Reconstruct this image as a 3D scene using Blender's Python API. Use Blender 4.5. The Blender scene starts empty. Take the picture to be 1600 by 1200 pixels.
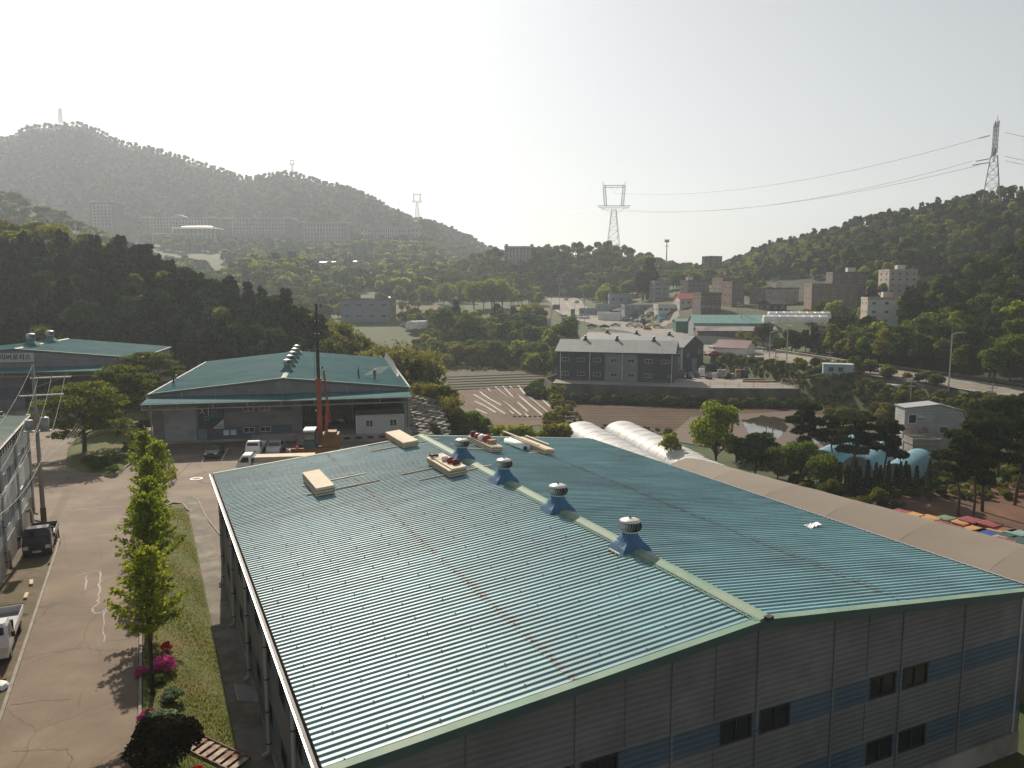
import bpy, bmesh, math, random
import numpy as np
from mathutils import Vector, Matrix, Euler
from math import sin, cos, pi, radians as R

HAZE_D, HAZE_G = .00028, .33
S = bpy.context.scene
COL = S.collection
rnd = random.Random(7)

# ------------------------------------------------------------------ camera, sky, sun, exposure
PITCH = math.atan(150 / 1225.0)
CAMZ = 20.0
cd = bpy.data.cameras.new('camera')
cam = bpy.data.objects.new('camera', cd)
COL.objects.link(cam)
cam.location = (0, 0, CAMZ)
cam.rotation_euler = (pi / 2 - PITCH, 0, 0)
cd.sensor_width = 36
cd.lens = 1225 / 1600 * 36
cd.clip_start = 0.5
cd.clip_end = 9000
S.camera = cam

SUN_EL, SUN_AZ = R(34), R(-19.7)          # azimuth from +Y, positive to +X
w = bpy.data.worlds.new('World'); S.world = w; w.use_nodes = True
nt = w.node_tree
bg = nt.nodes['Background']
sky = nt.nodes.new('ShaderNodeTexSky')
sky.sky_type = 'NISHITA'
sky.sun_disc = False
sky.sun_elevation = SUN_EL
sky.sun_rotation = SUN_AZ
sky.altitude = 0
sky.air_density = 1.2
sky.dust_density = 1.3
sky.ozone_density = 1.0
hs_ = nt.nodes.new('ShaderNodeHueSaturation'); hs_.inputs['Saturation'].default_value = .32
nt.links.new(sky.outputs[0], hs_.inputs['Color']); nt.links.new(hs_.outputs[0], bg.inputs[0])
bg.inputs[1].default_value = 0.066
sl = bpy.data.lights.new('sun', 'SUN'); so = bpy.data.objects.new('sun', sl); COL.objects.link(so)
sl.energy = 5.0; sl.angle = R(0.6); sl.color = (1.0, 0.88, 0.73)
sdir = Vector((sin(SUN_AZ) * cos(SUN_EL), cos(SUN_AZ) * cos(SUN_EL), sin(SUN_EL)))
so.rotation_euler = sdir.to_track_quat('Z', 'Y').to_euler()
so.location = (0, 0, 100)
S.view_settings.view_transform = 'Standard'
S.view_settings.look = 'None'
S.view_settings.exposure = 0.42
S.view_settings.gamma = 1
S.view_settings.use_curve_mapping = False
S.render.engine = 'CYCLES'
S.cycles.use_denoising = True
S.cycles.max_bounces = 6
S.cycles.diffuse_bounces = 3
S.cycles.glossy_bounces = 3
S.cycles.transmission_bounces = 4
S.cycles.transparent_max_bounces = 8
S.cycles.volume_bounces = 1

# ------------------------------------------------------------------ survey: photo bearings to real positions
def ray(px, py):
    cp, sp = cos(PITCH), sin(PITCH)
    a, b = (px - 800) / 1225.0, (py - 600) / 1225.0
    return Vector((a, cp - b * sp, -sp - b * cp))
def G(px, py, z=0.0):
    d = ray(px, py); t = (z - CAMZ) / d.z
    return Vector((d.x * t, d.y * t, z))
def D(px, py, Y):
    d = ray(px, py); t = Y / d.y
    return Vector((d.x * t, Y, CAMZ + d.z * t))
YAWA = R(24.98)
OA = Vector((-4.93, 19.68, 0)); XA = Vector((cos(YAWA), sin(YAWA), 0)); YA = Vector((-sin(YAWA), cos(YAWA), 0))
def A(x, y, z=0.0):
    p = OA + XA * x + YA * y; return Vector((p.x, p.y, z))
def toA(X, Y):
    dx, dy = X - OA.x, Y - OA.y
    return dx * XA.x + dy * XA.y, dx * YA.x + dy * YA.y

# ------------------------------------------------------------------ materials
MATS = {}
def M(name, col, rough=.8, var=.12, vs=.6, bump=0., bs=8., metal=0., col2=None, c2s=.08, c2t=.5, spec=.4, coat=0., wpos=False):
    if name in MATS: return MATS[name]
    m = bpy.data.materials.new(name); m.use_nodes = True
    n = m.node_tree.nodes; L = m.node_tree.links
    p = n['Principled BSDF']
    p.inputs['Roughness'].default_value = rough
    p.inputs['Metallic'].default_value = metal
    p.inputs['Specular IOR Level'].default_value = spec
    p.inputs['Coat Weight'].default_value = coat
    if wpos:
        tc = n.new('ShaderNodeNewGeometry'); co = tc.outputs['Position']
    else:
        tc = n.new('ShaderNodeTexCoord'); co = tc.outputs['Object']
    nz = n.new('ShaderNodeTexNoise'); nz.inputs['Scale'].default_value = vs; nz.inputs['Detail'].default_value = 6
    L.new(co, nz.inputs['Vector'])
    rp = n.new('ShaderNodeMapRange'); rp.inputs[1].default_value = .3; rp.inputs[2].default_value = .7
    rp.inputs[3].default_value = 1 - var; rp.inputs[4].default_value = 1 + var
    L.new(nz.outputs[0], rp.inputs[0])
    mul = n.new('ShaderNodeVectorMath'); mul.operation = 'SCALE'
    mul.inputs[0].default_value = col[:3]
    L.new(rp.outputs[0], mul.inputs['Scale'])
    out = mul.outputs[0]
    if col2:
        n2 = n.new('ShaderNodeTexNoise'); n2.inputs['Scale'].default_value = c2s; n2.inputs['Detail'].default_value = 8
        n2.inputs['Roughness'].default_value = .65
        L.new(co, n2.inputs['Vector'])
        r2 = n.new('ShaderNodeMapRange'); r2.inputs[1].default_value = c2t - .08; r2.inputs[2].default_value = c2t + .08
        L.new(n2.outputs[0], r2.inputs[0])
        mx = n.new('ShaderNodeMix'); mx.data_type = 'RGBA'
        L.new(r2.outputs[0], mx.inputs['Factor']); L.new(out, mx.inputs['A']); mx.inputs['B'].default_value = (*col2, 1)
        out = mx.outputs['Result']
    L.new(out, p.inputs['Base Color'])
    if bump:
        nb = n.new('ShaderNodeTexNoise'); nb.inputs['Scale'].default_value = bs; nb.inputs['Detail'].default_value = 4
        L.new(co, nb.inputs['Vector'])
        b = n.new('ShaderNodeBump'); b.inputs['Distance'].default_value = bump; b.inputs['Strength'].default_value = 1
        L.new(nb.outputs[0], b.inputs['Height']); L.new(b.outputs[0], p.inputs['Normal'])
    MATS[name] = m
    return m

def leafM(name, c1, c2, tr=.35, ns=.25):
    if name in MATS: return MATS[name]
    m = bpy.data.materials.new(name); m.use_nodes = True
    n = m.node_tree.nodes; L = m.node_tree.links
    n.remove(n['Principled BSDF'])
    oi = n.new('ShaderNodeObjectInfo'); gi = n.new('ShaderNodeNewGeometry')
    nz = n.new('ShaderNodeTexNoise'); nz.inputs['Scale'].default_value = ns; nz.inputs['Detail'].default_value = 3
    L.new(gi.outputs['Position'], nz.inputs['Vector'])
    ad = n.new('ShaderNodeMath'); ad.operation = 'ADD'; L.new(oi.outputs['Random'], ad.inputs[0]); L.new(nz.outputs[0], ad.inputs[1])
    mr = n.new('ShaderNodeMapRange'); mr.inputs[1].default_value = .3; mr.inputs[2].default_value = 1.2
    L.new(ad.outputs[0], mr.inputs[0])
    mx = n.new('ShaderNodeMix'); mx.data_type = 'RGBA'
    mx.inputs['A'].default_value = (*c1, 1); mx.inputs['B'].default_value = (*c2, 1)
    L.new(mr.outputs[0], mx.inputs['Factor'])
    # leaf to leaf variation
    ri = n.new('ShaderNodeMapRange'); ri.inputs[3].default_value = .65; ri.inputs[4].default_value = 1.35
    L.new(gi.outputs['Random Per Island'], ri.inputs[0])
    sc = n.new('ShaderNodeVectorMath'); sc.operation = 'SCALE'
    L.new(mx.outputs['Result'], sc.inputs[0]); L.new(ri.outputs[0], sc.inputs['Scale'])
    d = n.new('ShaderNodeBsdfDiffuse'); t = n.new('ShaderNodeBsdfTranslucent')
    L.new(sc.outputs[0], d.inputs[0]); L.new(sc.outputs[0], t.inputs[0])
    ms = n.new('ShaderNodeMixShader'); ms.inputs[0].default_value = tr
    L.new(d.outputs[0], ms.inputs[1]); L.new(t.outputs[0], ms.inputs[2])
    L.new(ms.outputs[0], n['Material Output'].inputs[0])
    MATS[name] = m
    return m

# ------------------------------------------------------------------ mesh builder
class B:
    def __init__(s): s.v = []; s.f = []; s.m = []
    def add(s, vs, fs, mi=0):
        o = len(s.v); s.v += [tuple(v) for v in vs]
        for f in fs: s.f.append([i + o for i in f]); s.m.append(mi)
        return s
    def box(s, x0, x1, y0, y1, z0, z1, mi=0):
        return s.add([(x0,y0,z0),(x1,y0,z0),(x1,y1,z0),(x0,y1,z0),(x0,y0,z1),(x1,y0,z1),(x1,y1,z1),(x0,y1,z1)],
                     [(0,3,2,1),(4,5,6,7),(0,1,5,4),(1,2,6,5),(2,3,7,6),(3,0,4,7)], mi)
    def cbox(s, c, d, rz=0, mi=0, rx=0, ry=0):
        m = Matrix.Translation(c) @ Euler((rx, ry, rz)).to_matrix().to_4x4()
        x, y, z = d[0]/2, d[1]/2, d[2]/2
        vs = [m @ Vector(p) for p in [(-x,-y,-z),(x,-y,-z),(x,y,-z),(-x,y,-z),(-x,-y,z),(x,-y,z),(x,y,z),(-x,y,z)]]
        return s.add(vs, [(0,3,2,1),(4,5,6,7),(0,1,5,4),(1,2,6,5),(2,3,7,6),(3,0,4,7)], mi)
    def poly(s, pts, mi=0): return s.add(pts, [list(range(len(pts)))], mi)
    def tube(s, p0, p1, r0, r1=None, n=6, mi=0, cap=True):
        if r1 is None: r1 = r0
        p0 = Vector(p0); p1 = Vector(p1); d = (p1 - p0)
        if d.length < 1e-6: return s
        q = d.to_track_quat('Z', 'Y'); vs = []
        for p, r in ((p0, r0), (p1, r1)):
            for k in range(n):
                a = 2*pi*k/n; vs.append(p + q @ Vector((cos(a)*r, sin(a)*r, 0)))
        fs = [(k, (k+1) % n, n + (k+1) % n, n + k) for k in range(n)]
        if cap: fs += [tuple(range(n-1, -1, -1)), tuple(range(n, 2*n))]
        return s.add(vs, fs, mi)
    def path(s, pts, r, n=5, mi=0):
        pts = [Vector(p) for p in pts]; rings = []
        vs = []
        for i, p in enumerate(pts):
            d = (pts[min(i+1, len(pts)-1)] - pts[max(i-1, 0)]).normalized()
            q = d.to_track_quat('Z', 'Y'); rr = r[i] if isinstance(r, (list, tuple)) else r
            for k in range(n):
                a = 2*pi*k/n; vs.append(p + q @ Vector((cos(a)*rr, sin(a)*rr, 0)))
        fs = []
        for i in range(len(pts)-1):
            for k in range(n):
                fs.append((i*n+k, i*n+(k+1) % n, (i+1)*n+(k+1) % n, (i+1)*n+k))
        fs += [tuple(range(n-1, -1, -1)), tuple((len(pts)-1)*n + k for k in range(n))]
        return s.add(vs, fs, mi)
    def lathe(s, prof, c=(0,0,0), n=16, mi=0):
        vs = []; fs = []
        for r, z in prof:
            for k in range(n):
                a = 2*pi*k/n; vs.append((c[0]+cos(a)*r, c[1]+sin(a)*r, c[2]+z))
        for i in range(len(prof)-1):
            for k in range(n):
                fs.append((i*n+k, i*n+(k+1) % n, (i+1)*n+(k+1) % n, (i+1)*n+k))
        return s.add(vs, fs, mi)
    def prism(s, prof, x0, x1, mi=0, axis='x'):
        # prof: list of (a,b) in the plane across the axis
        n = len(prof)
        if axis == 'x': vs = [(x0, a, b) for a, b in prof] + [(x1, a, b) for a, b in prof]
        elif axis == 'y': vs = [(a, x0, b) for a, b in prof] + [(a, x1, b) for a, b in prof]
        else: vs = [(a, b, x0) for a, b in prof] + [(a, b, x1) for a, b in prof]
        fs = [(k, (k+1) % n, n+(k+1) % n, n+k) for k in range(n)] + [tuple(range(n-1,-1,-1)), tuple(range(n, 2*n))]
        return s.add(vs, fs, mi)
    def mesh(s, name, mats, smooth=False):
        me = bpy.data.meshes.new(name)
        me.from_pydata(s.v, [], s.f)
        if not isinstance(mats, (list, tuple)): mats = [mats]
        for m in mats: me.materials.append(m)
        if len(mats) > 1: me.polygons.foreach_set('material_index', s.m)
        if smooth: me.polygons.foreach_set('use_smooth', [True]*len(me.polygons))
        me.update()
        bm = bmesh.new(); bm.from_mesh(me); bmesh.ops.recalc_face_normals(bm, faces=bm.faces); bm.to_mesh(me); bm.free()
        return me
    def ob(s, name, mats, parent=None, smooth=False, loc=None, rz=None):
        o = bpy.data.objects.new(name, s.mesh(name, mats, smooth)); COL.objects.link(o)
        if parent: kid(parent, o)
        if loc: o.location = loc
        if rz is not None: o.rotation_euler = (0, 0, rz)
        return o

KIDS = {}
def kid(parent, o):
    o.parent = parent; KIDS.setdefault(parent.name, []).append(o)
def inst(name, me, parent=None, loc=(0,0,0), rz=0., sc=None, rot=None):
    o = bpy.data.objects.new(name, me); COL.objects.link(o)
    if parent: kid(parent, o)
    o.location = loc; o.rotation_euler = rot if rot else (0, 0, rz)
    if sc is not None: o.scale = sc if isinstance(sc, tuple) else (sc, sc, sc)
    return o
def tag(o, label, cat, group=None, kind=None):
    o['label'] = label; o['category'] = cat
    if group: o['group'] = group
    if kind: o['kind'] = kind
    return o
def thing(name, label, cat, loc=(0,0,0), rz=0., group=None):
    o = bpy.data.objects.new(name, None); COL.objects.link(o)
    o.location = loc; o.rotation_euler = (0, 0, rz); o.empty_display_size = .2
    return tag(o, label, cat, group)
def setting(o, label=None):
    o['kind'] = 'structure'
    if label: o['label'] = label
    return o
def dup(root, loc, rz, label=None, group=None, sc=None):
    def rec(o, par):
        c = o.copy(); COL.objects.link(c); kid(par, c)
        for ch in KIDS.get(o.name, []): rec(ch, c)
    r = root.copy(); COL.objects.link(r)
    for k in KIDS.get(root.name, []): rec(k, r)
    r.location = loc; r.rotation_euler = (0, 0, rz)
    if sc: r.scale = (sc, sc, sc)
    if label: r['label'] = label
    if group: r['group'] = group
    return r

def sm(t): t = max(0., min(1., t)); return t*t*(3-2*t)
def nsm(t): t = np.clip(t, 0, 1); return t*t*(3-2*t)
# ================================================================== TERRAIN
def sdf(poly, X, Y):
    X = np.asarray(X, float); Y = np.asarray(Y, float)
    d = np.full(X.shape, 1e18); inside = np.zeros(X.shape, bool)
    n = len(poly)
    for i in range(n):
        x0, y0 = poly[i]; x1, y1 = poly[(i+1) % n]
        ex, ey = x1-x0, y1-y0
        t = np.clip(((X-x0)*ex + (Y-y0)*ey)/(ex*ex+ey*ey), 0, 1)
        d = np.minimum(d, (X-x0-t*ex)**2 + (Y-y0-t*ey)**2)
        c = ((y0 > Y) != (y1 > Y)) & (X < ex*(Y-y0)/(ey if ey else 1e-9) + x0)
        inside ^= c
    d = np.sqrt(d)
    return np.where(inside, -d, d)
YARD = [(-330,-80),(60,-80),(60,8),(37.7,38.5),(22.4,72.2),(6.2,70.5),(-4,80),(-11,104),(-21,156),(-330,176)]
HY = np.array([0, 262, 330, 400, 480, 560, 700, 900, 1000, 1300, 1800, 4000.])
HZ = np.array([-6.5, -6.5, -0.5, 5.5, 12, 19, 36, 67, 76, 90, 100, 100.])
ROADP = [D(1835,650,112), D(1700,631,135), D(1600,617,152), D(1450,593,168), D(1300,573,188), D(1200,557,212), D(1120,543,245), D(1060,528,285),
         D(1000,514,330), D(945,503,368), D(908,492,402), D(890,480,440), D(884,471,480), D(868,463,520), D(815,457,565), D(760,452,610)]
def road_near(X, Y):
    X = np.asarray(X, float); Y = np.asarray(Y, float)
    best = np.full(X.shape, 1e18); zz = np.zeros(X.shape); side = np.zeros(X.shape)
    for a, b in zip(ROADP[:-1], ROADP[1:]):
        ex, ey = b.x-a.x, b.y-a.y
        t = np.clip(((X-a.x)*ex + (Y-a.y)*ey)/(ex*ex+ey*ey), 0, 1)
        d = (X-a.x-t*ex)**2 + (Y-a.y-t*ey)**2
        k = d < best
        best = np.where(k, d, best); zz = np.where(k, a.z + (b.z-a.z)*t, zz)
        side = np.where(k, ex*(Y-a.y) - ey*(X-a.x), side)
    return np.sqrt(best), zz, side          # side < 0: right of the road going away
TERR = [tuple(G(*p, -2.6).xy) for p in ((862,599),(950,602),(1110,607),(1290,608),(1325,611))] + [(66,187),(61,199),(49,221),(30,232),(14,212)]
def _pads():
    out = []
    for px, py, z, r in ((1335,607,-2.85,3.2),(1360,610,-2.85,3.2),(1385,613,-2.85,3.5),(1405,617,-2.85,4),(1430,620,-2.85,4),(1452,624,-2.8,3),(1475,628,-2.6,3)):
        p = G(px, py, z); out.append((p.x, p.y, r, z))
    for px in (1290, 1300, 1310, 1320): p = D(px, 585, 175.5); out.append((p.x, p.y, 3.2, .50))
    return out
PADS = _pads()
def hgt(X, Y):
    X = np.asarray(X, float); Y = np.asarray(Y, float)
    left = 1 - nsm((X/np.maximum(Y, 50) + .12)/.1)
    h = np.interp(Y, HY, HZ); h = np.where(h > 19, 19 + (h-19)*left, h)
    h = h + (np.sin(X*.021+1.3)*np.cos(Y*.017)*2.2 + np.sin(X*.06+Y*.05)*.5) * nsm((Y-300)/150)
    town = 8.5*nsm((Y-250)/75)*nsm((X/np.maximum(Y, 50)-.07)/.16)
    h = h + town
    d, z, side = road_near(X, Y)
    right = side < 0
    hr = z + np.where(right, town*nsm((d-11)/15), 0) + np.where(right, 0.02*np.clip(d-12, 0, 60), 0) - .2
    wl = 1 - nsm((d-11)/10)
    wr = 1 - nsm((d-70)/60)
    h = h + (hr-h)*np.where(right, wr, wl)
    # the yard terrace with the warehouses
    dy = sdf(YARD, X, Y)
    wy = 1 - nsm(dy/7.)
    h = h + (-.4-h)*wy
    # the made ground round the grey building
    dt = sdf(TERR, X, Y)
    wt_ = (1 - nsm(dt/5.5))*np.where(right, 0, nsm((d-9.8)/3.5))
    h = np.where(h > -2.95, h + (-2.95-h)*wt_, h)
    for px_, py_, r_, z_ in PADS:
        wp = (1 - nsm((np.hypot(X-px_, Y-py_)-r_)/4.))*nsm((d-6.2)/1.6); h = h + (z_-h)*wp
    # bank up to the road behind the grey building
    return h
def hz(x, y): return float(hgt(np.array([x]), np.array([y]))[0])

def grid_mesh(name, xs, ys, Z, mats, smooth=True, XY=None):
    nx, ny = len(xs), len(ys)
    if XY is None: XX, YY = np.meshgrid(xs, ys)
    else: XX, YY = XY; ny, nx = XX.shape
    co = np.stack([XX, YY, Z], -1).reshape(-1, 3).astype(np.float32)
    i = np.arange(ny-1)[:, None]*nx + np.arange(nx-1)[None, :]
    q = np.stack([i, i+1, i+nx+1, i+nx], -1).reshape(-1, 4)
    return np_mesh(name, co, q, mats, smooth)
def np_mesh(name, co, q, mats, smooth=False, mi=None):
    me = bpy.data.meshes.new(name)
    me.vertices.add(len(co)); me.vertices.foreach_set('co', np.ascontiguousarray(co, np.float32).ravel())
    k = q.shape[1]
    me.loops.add(q.size); me.loops.foreach_set('vertex_index', np.ascontiguousarray(q, np.int32).ravel())
    me.polygons.add(len(q)); me.polygons.foreach_set('loop_start', np.arange(0, q.size, k, dtype=np.int32))
    me.polygons.foreach_set('loop_total', np.full(len(q), k, np.int32))
    if mi is not None: me.polygons.foreach_set('material_index', np.asarray(mi, np.int32))
    if smooth: me.polygons.foreach_set('use_smooth', np.ones(len(q), bool))
    if not isinstance(mats, (list, tuple)): mats = [mats]
    for m in mats: me.materials.append(m)
    me.update(calc_edges=True); me.validate()
    return me

xs = np.concatenate([-np.geomspace(2600, 92, 34), np.arange(-90, 152, 2.), np.geomspace(153, 2600, 34)])
ys = np.concatenate([np.arange(-60, 8, 6.), np.arange(8, 300, 2.), np.geomspace(301, 2900, 56)])
XX, YY = np.meshgrid(xs, ys)
ZZ = hgt(XX, YY)
m_ground = M('ground_soil_grass', (.045,.075,.016), .95, .35, .25, col2=(.07,.06,.028), c2s=.035, c2t=.52, bump=.05, bs=1.5, wpos=True)
g = inst('ground', grid_mesh('ground', xs, ys, ZZ, m_ground)); setting(g, 'valley floor of grass and bare soil')

# ---- strips: a draped sheet between two edges
def strip(name, Lp, Rp, nx, zf, mat, label=None, kind='structure', off=0., step=2.0, parent=None):
    Lp = [Vector(p[:2]).to_3d() if len(p) == 2 else Vector((p[0], p[1], 0)) for p in Lp]
    Rp = [Vector((p[0], p[1], 0)) for p in Rp]
    rows = []
    for i in range(len(Lp)-1):
        m_ = max(1, int(max((Lp[i+1]-Lp[i]).length, (Rp[i+1]-Rp[i]).length)/step))
        for k in range(m_ + (1 if i == len(Lp)-2 else 0)):
            t = k/m_; rows.append((Lp[i].lerp(Lp[i+1], t), Rp[i].lerp(Rp[i+1], t)))
    XX = np.array([[l.x + (r.x-l.x)*k/nx for k in range(nx+1)] for l, r in rows])
    YY = np.array([[l.y + (r.y-l.y)*k/nx for k in range(nx+1)] for l, r in rows])
    Z = zf(XX, YY) + off
    o = inst(name, grid_mesh(name, XX[0], XX[:, 0], Z, mat, XY=(XX, YY)), parent)
    if kind: o['kind'] = kind
    if label: o['label'] = label
    return o
flat = lambda z: (lambda X, Y: np.full(np.shape(X), float(z)))

# ---- yard: local frame of the big warehouse, x to the right of its left wall
def yz(X, Y):
    X = np.asarray(X); Y = np.asarray(Y)
    x = (X-OA.x)*XA.x + (Y-OA.y)*XA.y; y = (X-OA.x)*YA.x + (Y-OA.y)*YA.y
    ramp = 1 - nsm((y-44)/16)
    wx = np.clip((-1.05-x)/4.0, 0, 1)
    return .8*ramp*wx
def yzp(x, y):   # height at a local point
    p = A(x, y); return float(yz(np.array([p.x]), np.array([p.y]))[0])
def AP(x, y, dz=0.):
    p = A(x, y); return Vector((p.x, p.y, yzp(x, y)+dz))
def LA(pts): return [tuple(A(*p).xy) for p in pts]
def asphalt(name, col, col2, crack=.34, vs=.3):
    m = M(name, col, .88, .24, vs, col2=col2, c2s=.12, c2t=.54, bump=.012, bs=14, wpos=True)
    n = m.node_tree.nodes; L = m.node_tree.links; p = n['Principled BSDF']
    src = p.inputs['Base Color'].links[0].from_socket
    gi = n.new('ShaderNodeNewGeometry')
    nz = n.new('ShaderNodeTexNoise'); nz.inputs['Scale'].default_value = .5; nz.inputs['Detail'].default_value = 5
    L.new(gi.outputs['Position'], nz.inputs['Vector'])
    mx = n.new('ShaderNodeMix'); mx.data_type = 'VECTOR'; mx.inputs['Factor'].default_value = .45
    L.new(gi.outputs['Position'], mx.inputs['A']); L.new(nz.outputs['Color'], mx.inputs['B'])
    vo = n.new('ShaderNodeTexVoronoi'); vo.feature = 'DISTANCE_TO_EDGE'; vo.inputs['Scale'].default_value = .27
    L.new(mx.outputs[1], vo.inputs['Vector'])
    r = n.new('ShaderNodeMapRange'); r.inputs[1].default_value = .0; r.inputs[2].default_value = .008
    r.inputs[3].default_value = 1-crack; r.inputs[4].default_value = 1
    L.new(vo.outputs['Distance'], r.inputs[0])
    n3 = n.new('ShaderNodeTexNoise'); n3.inputs['Scale'].default_value = 26; n3.inputs['Detail'].default_value = 2
    L.new(gi.outputs['Position'], n3.inputs['Vector'])
    r3 = n.new('ShaderNodeMapRange'); r3.inputs[1].default_value = .3; r3.inputs[2].default_value = .7; r3.inputs[3].default_value = .8; r3.inputs[4].default_value = 1.2
    L.new(n3.outputs[0], r3.inputs[0])
    mm = n.new('ShaderNodeMath'); mm.operation = 'MULTIPLY'; L.new(r.outputs[0], mm.inputs[0]); L.new(r3.outputs[0], mm.inputs[1])
    sc = n.new('ShaderNodeVectorMath'); sc.operation = 'SCALE'; L.new(src, sc.inputs[0]); L.new(mm.outputs[0], sc.inputs['Scale'])
    L.new(sc.outputs[0], p.inputs['Base Color'])
    return m
m_asph = asphalt('asphalt_worn', (.185,.14,.097), (.135,.101,.07))
m_yard = asphalt('yard_concrete', (.185,.145,.103), (.13,.101,.072), .55)
m_kerb = M('kerb_concrete', (.27,.25,.21), .9, .2, 2.0, wpos=True)
m_walk = M('walk_concrete', (.2,.18,.145), .9, .2, .8, col2=(.13,.11,.08), c2s=.5, wpos=True)
m_dirt = M('verge_dirt', (.14,.105,.07), .95, .3, 1.2, col2=(.10,.085,.04), c2s=.4, bump=.03, bs=6, wpos=True)
m_lawn = M('lawn_soil', (.085,.105,.018), .95, .35, 2.5, col2=(.14,.115,.035), c2s=.35, c2t=.56, bump=.03, bs=9, wpos=True)

# yard sheet under everything, then lane, walk, lawn and verge in stepped sheets
strip('yard_pavement', [(-120,-20),(-120,60),(-100,110),(-80,165)], [(30,-20),(8,62),(-12.5,95),(-22,165)], 24, lambda X, Y: yz(X, Y)*0, m_yard, 'worn concrete yard between the warehouses', off=-.03, step=4)
strip('lane', LA([(-10.6,-24),(-10.6,47),(-11.4,54),(-15,60)]), LA([(-5.1,-24),(-5.1,47),(-5.0,54),(-4.2,60)]), 8, yz, m_asph, 'cracked asphalt lane beside the long warehouse', off=.012, step=1.5)
strip('lane_apron', LA([(-30,60),(-28,76)]), LA([(-4.2,60),(0,76)]), 10, yz, m_asph, 'asphalt junction at the end of the lane', off=.012, step=2)
lawn = strip('lawn', LA([(-4.9,-24),(-4.9,44),(-4.2,52),(-3.0,57.5)]), LA([(-1.22,-24),(-1.22,44),(-1.25,52),(-1.6,57.5)]), 6, yz, m_lawn, 'grass bank between lane and warehouse', off=.05, step=1)
strip('walkway', LA([(-1.2,-24),(-1.2,60)]), LA([(.15,-24),(.15,60)]), 2, yz, m_walk, 'concrete walkway along the warehouse wall', off=.02, step=2)
strip('verge', LA([(-13.3,-24),(-13.3,50),(-14.5,57)]), LA([(-10.75,-24),(-10.75,46),(-11.6,53)]), 4, yz, m_dirt, 'dirt verge below the left building', off=.02, step=2)
def kerb(name, pts, w_, h_, label):
    b = B(); pr = [(-w_/2, -.2), (w_/2, -.2), (w_/2, h_), (-w_/2, h_)]
    P = [AP(*p) for p in pts]
    for i in range(len(P)-1):
        d = (P[i+1]-P[i]); n_ = max(1, int(d.length/1.0))
        for k in range(n_):
            a = P[i].lerp(P[i+1], k/n_); c = P[i].lerp(P[i+1], (k+.985)/n_)
            t = Vector((-(c-a).y, (c-a).x, 0)).normalized()
            vs = [a + t*x + Vector((0,0,z)) for x, z in pr] + [c + t*x + Vector((0,0,z)) for x, z in pr]
            b.add(vs, [(0,1,2,3),(7,6,5,4),(0,4,5,1),(1,5,6,2),(2,6,7,3),(3,7,4,0)])
    o = b.ob(name, m_kerb); setting(o, label); return o
kerb('kerb', [(-10.68,y) for y in range(-24, 47, 3)] + [(-10.8,48),(-11.4,50),(-12.5,52),(-13.6,52.6)], .16, .10, 'concrete kerb along the left side of the lane')
kerb('kerb', [(-5.0,y) for y in range(-24, 45, 3)] + [(-4.7,50),(-4.2,53.5),(-3.4,57),(-2.4,58.4),(-1.6,57.6),(-1.25,55)], .14, .09, 'concrete kerb round the grass bank')
kerb('kerb', [(.8,46),(.1,52),(-.2,58),(-.6,60)], .12, .05, 'thin concrete edge beside the drain channel')

# pale sealed cracks and a patch on the lane
m_seal = M('crack_seal', (.30,.28,.25), .8, .2, 3, wpos=True)
m_patch = M('asphalt_patch', (.10,.09,.078), .9, .2, 2, wpos=True)
def crackline(pts, w_, seed, mat=m_seal, label='pale sealed crack on the lane'):
    r = random.Random(seed); P = []
    for i in range(len(pts)-1):
        for k in range(6):
            t = k/6; P.append((pts[i][0]+(pts[i+1][0]-pts[i][0])*t + r.uniform(-.07,.07), pts[i][1]+(pts[i+1][1]-pts[i][1])*t + r.uniform(-.07,.07)))
    P.append(pts[-1]); b = B(); vs = []
    for i, p in enumerate(P):
        q = P[min(i+1, len(P)-1)]; o_ = P[max(i-1, 0)]
        dx, dy = q[0]-o_[0], q[1]-o_[1]; l = math.hypot(dx, dy) or 1
        ww = w_*r.uniform(.4, 1.3)/2
        for s_ in (-1, 1):
            vs.append(AP(p[0]-dy/l*ww*s_, p[1]+dx/l*ww*s_, .017))
    b.add(vs, [(2*i, 2*i+1, 2*i+3, 2*i+2) for i in range(len(P)-1)])
    o = b.ob('crack', mat); setting(o, label)
def pl(px, py, z=.8): p = G(px, py, z); return toA(p.x, p.y)
crackline([pl(157,893), pl(155,925), pl(153,945), pl(143,951), pl(147,960)], .12, 1)
crackline([pl(148,960), pl(160,956), pl(169,949), pl(161,962)], .12, 5)
crackline([pl(135,900), pl(133,922)], .1, 2)
crackline([pl(163,962), pl(162,1003)], .06, 3)
crackline([pl(110,785), pl(150,780), pl(190,778)], .1, 4)
crackline([pl(112,840), pl(150,835), pl(190,831)], .08, 6)
crackline([pl(118,900), pl(150,892), pl(158,890)], .07, 7)
for i, (pts, ww) in enumerate([([(162,1003),(190,1000),(215,996)], .04), ([(35,1031),(75,1020),(130,1012)], .05), ([(15,1102),(60,1096),(112,1093)], .05),
        ([(125,1083),(124,1105)], .05), ([(105,1170),(112,1185),(108,1200)], .05), ([(150,1015),(165,1028),(172,1036)], .04), ([(138,1010),(142,1018)], .05), ([(20,1175),(60,1172),(105,1172)], .04),
        ([(150,830),(158,860),(160,885)], .03), ([(175,800),(182,830)], .03), ([(110,945),(125,935),(132,925)], .03)]):
    crackline([pl(*p) for p in pts], ww, 20+i, m_patch, 'dark open crack across the lane')
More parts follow.
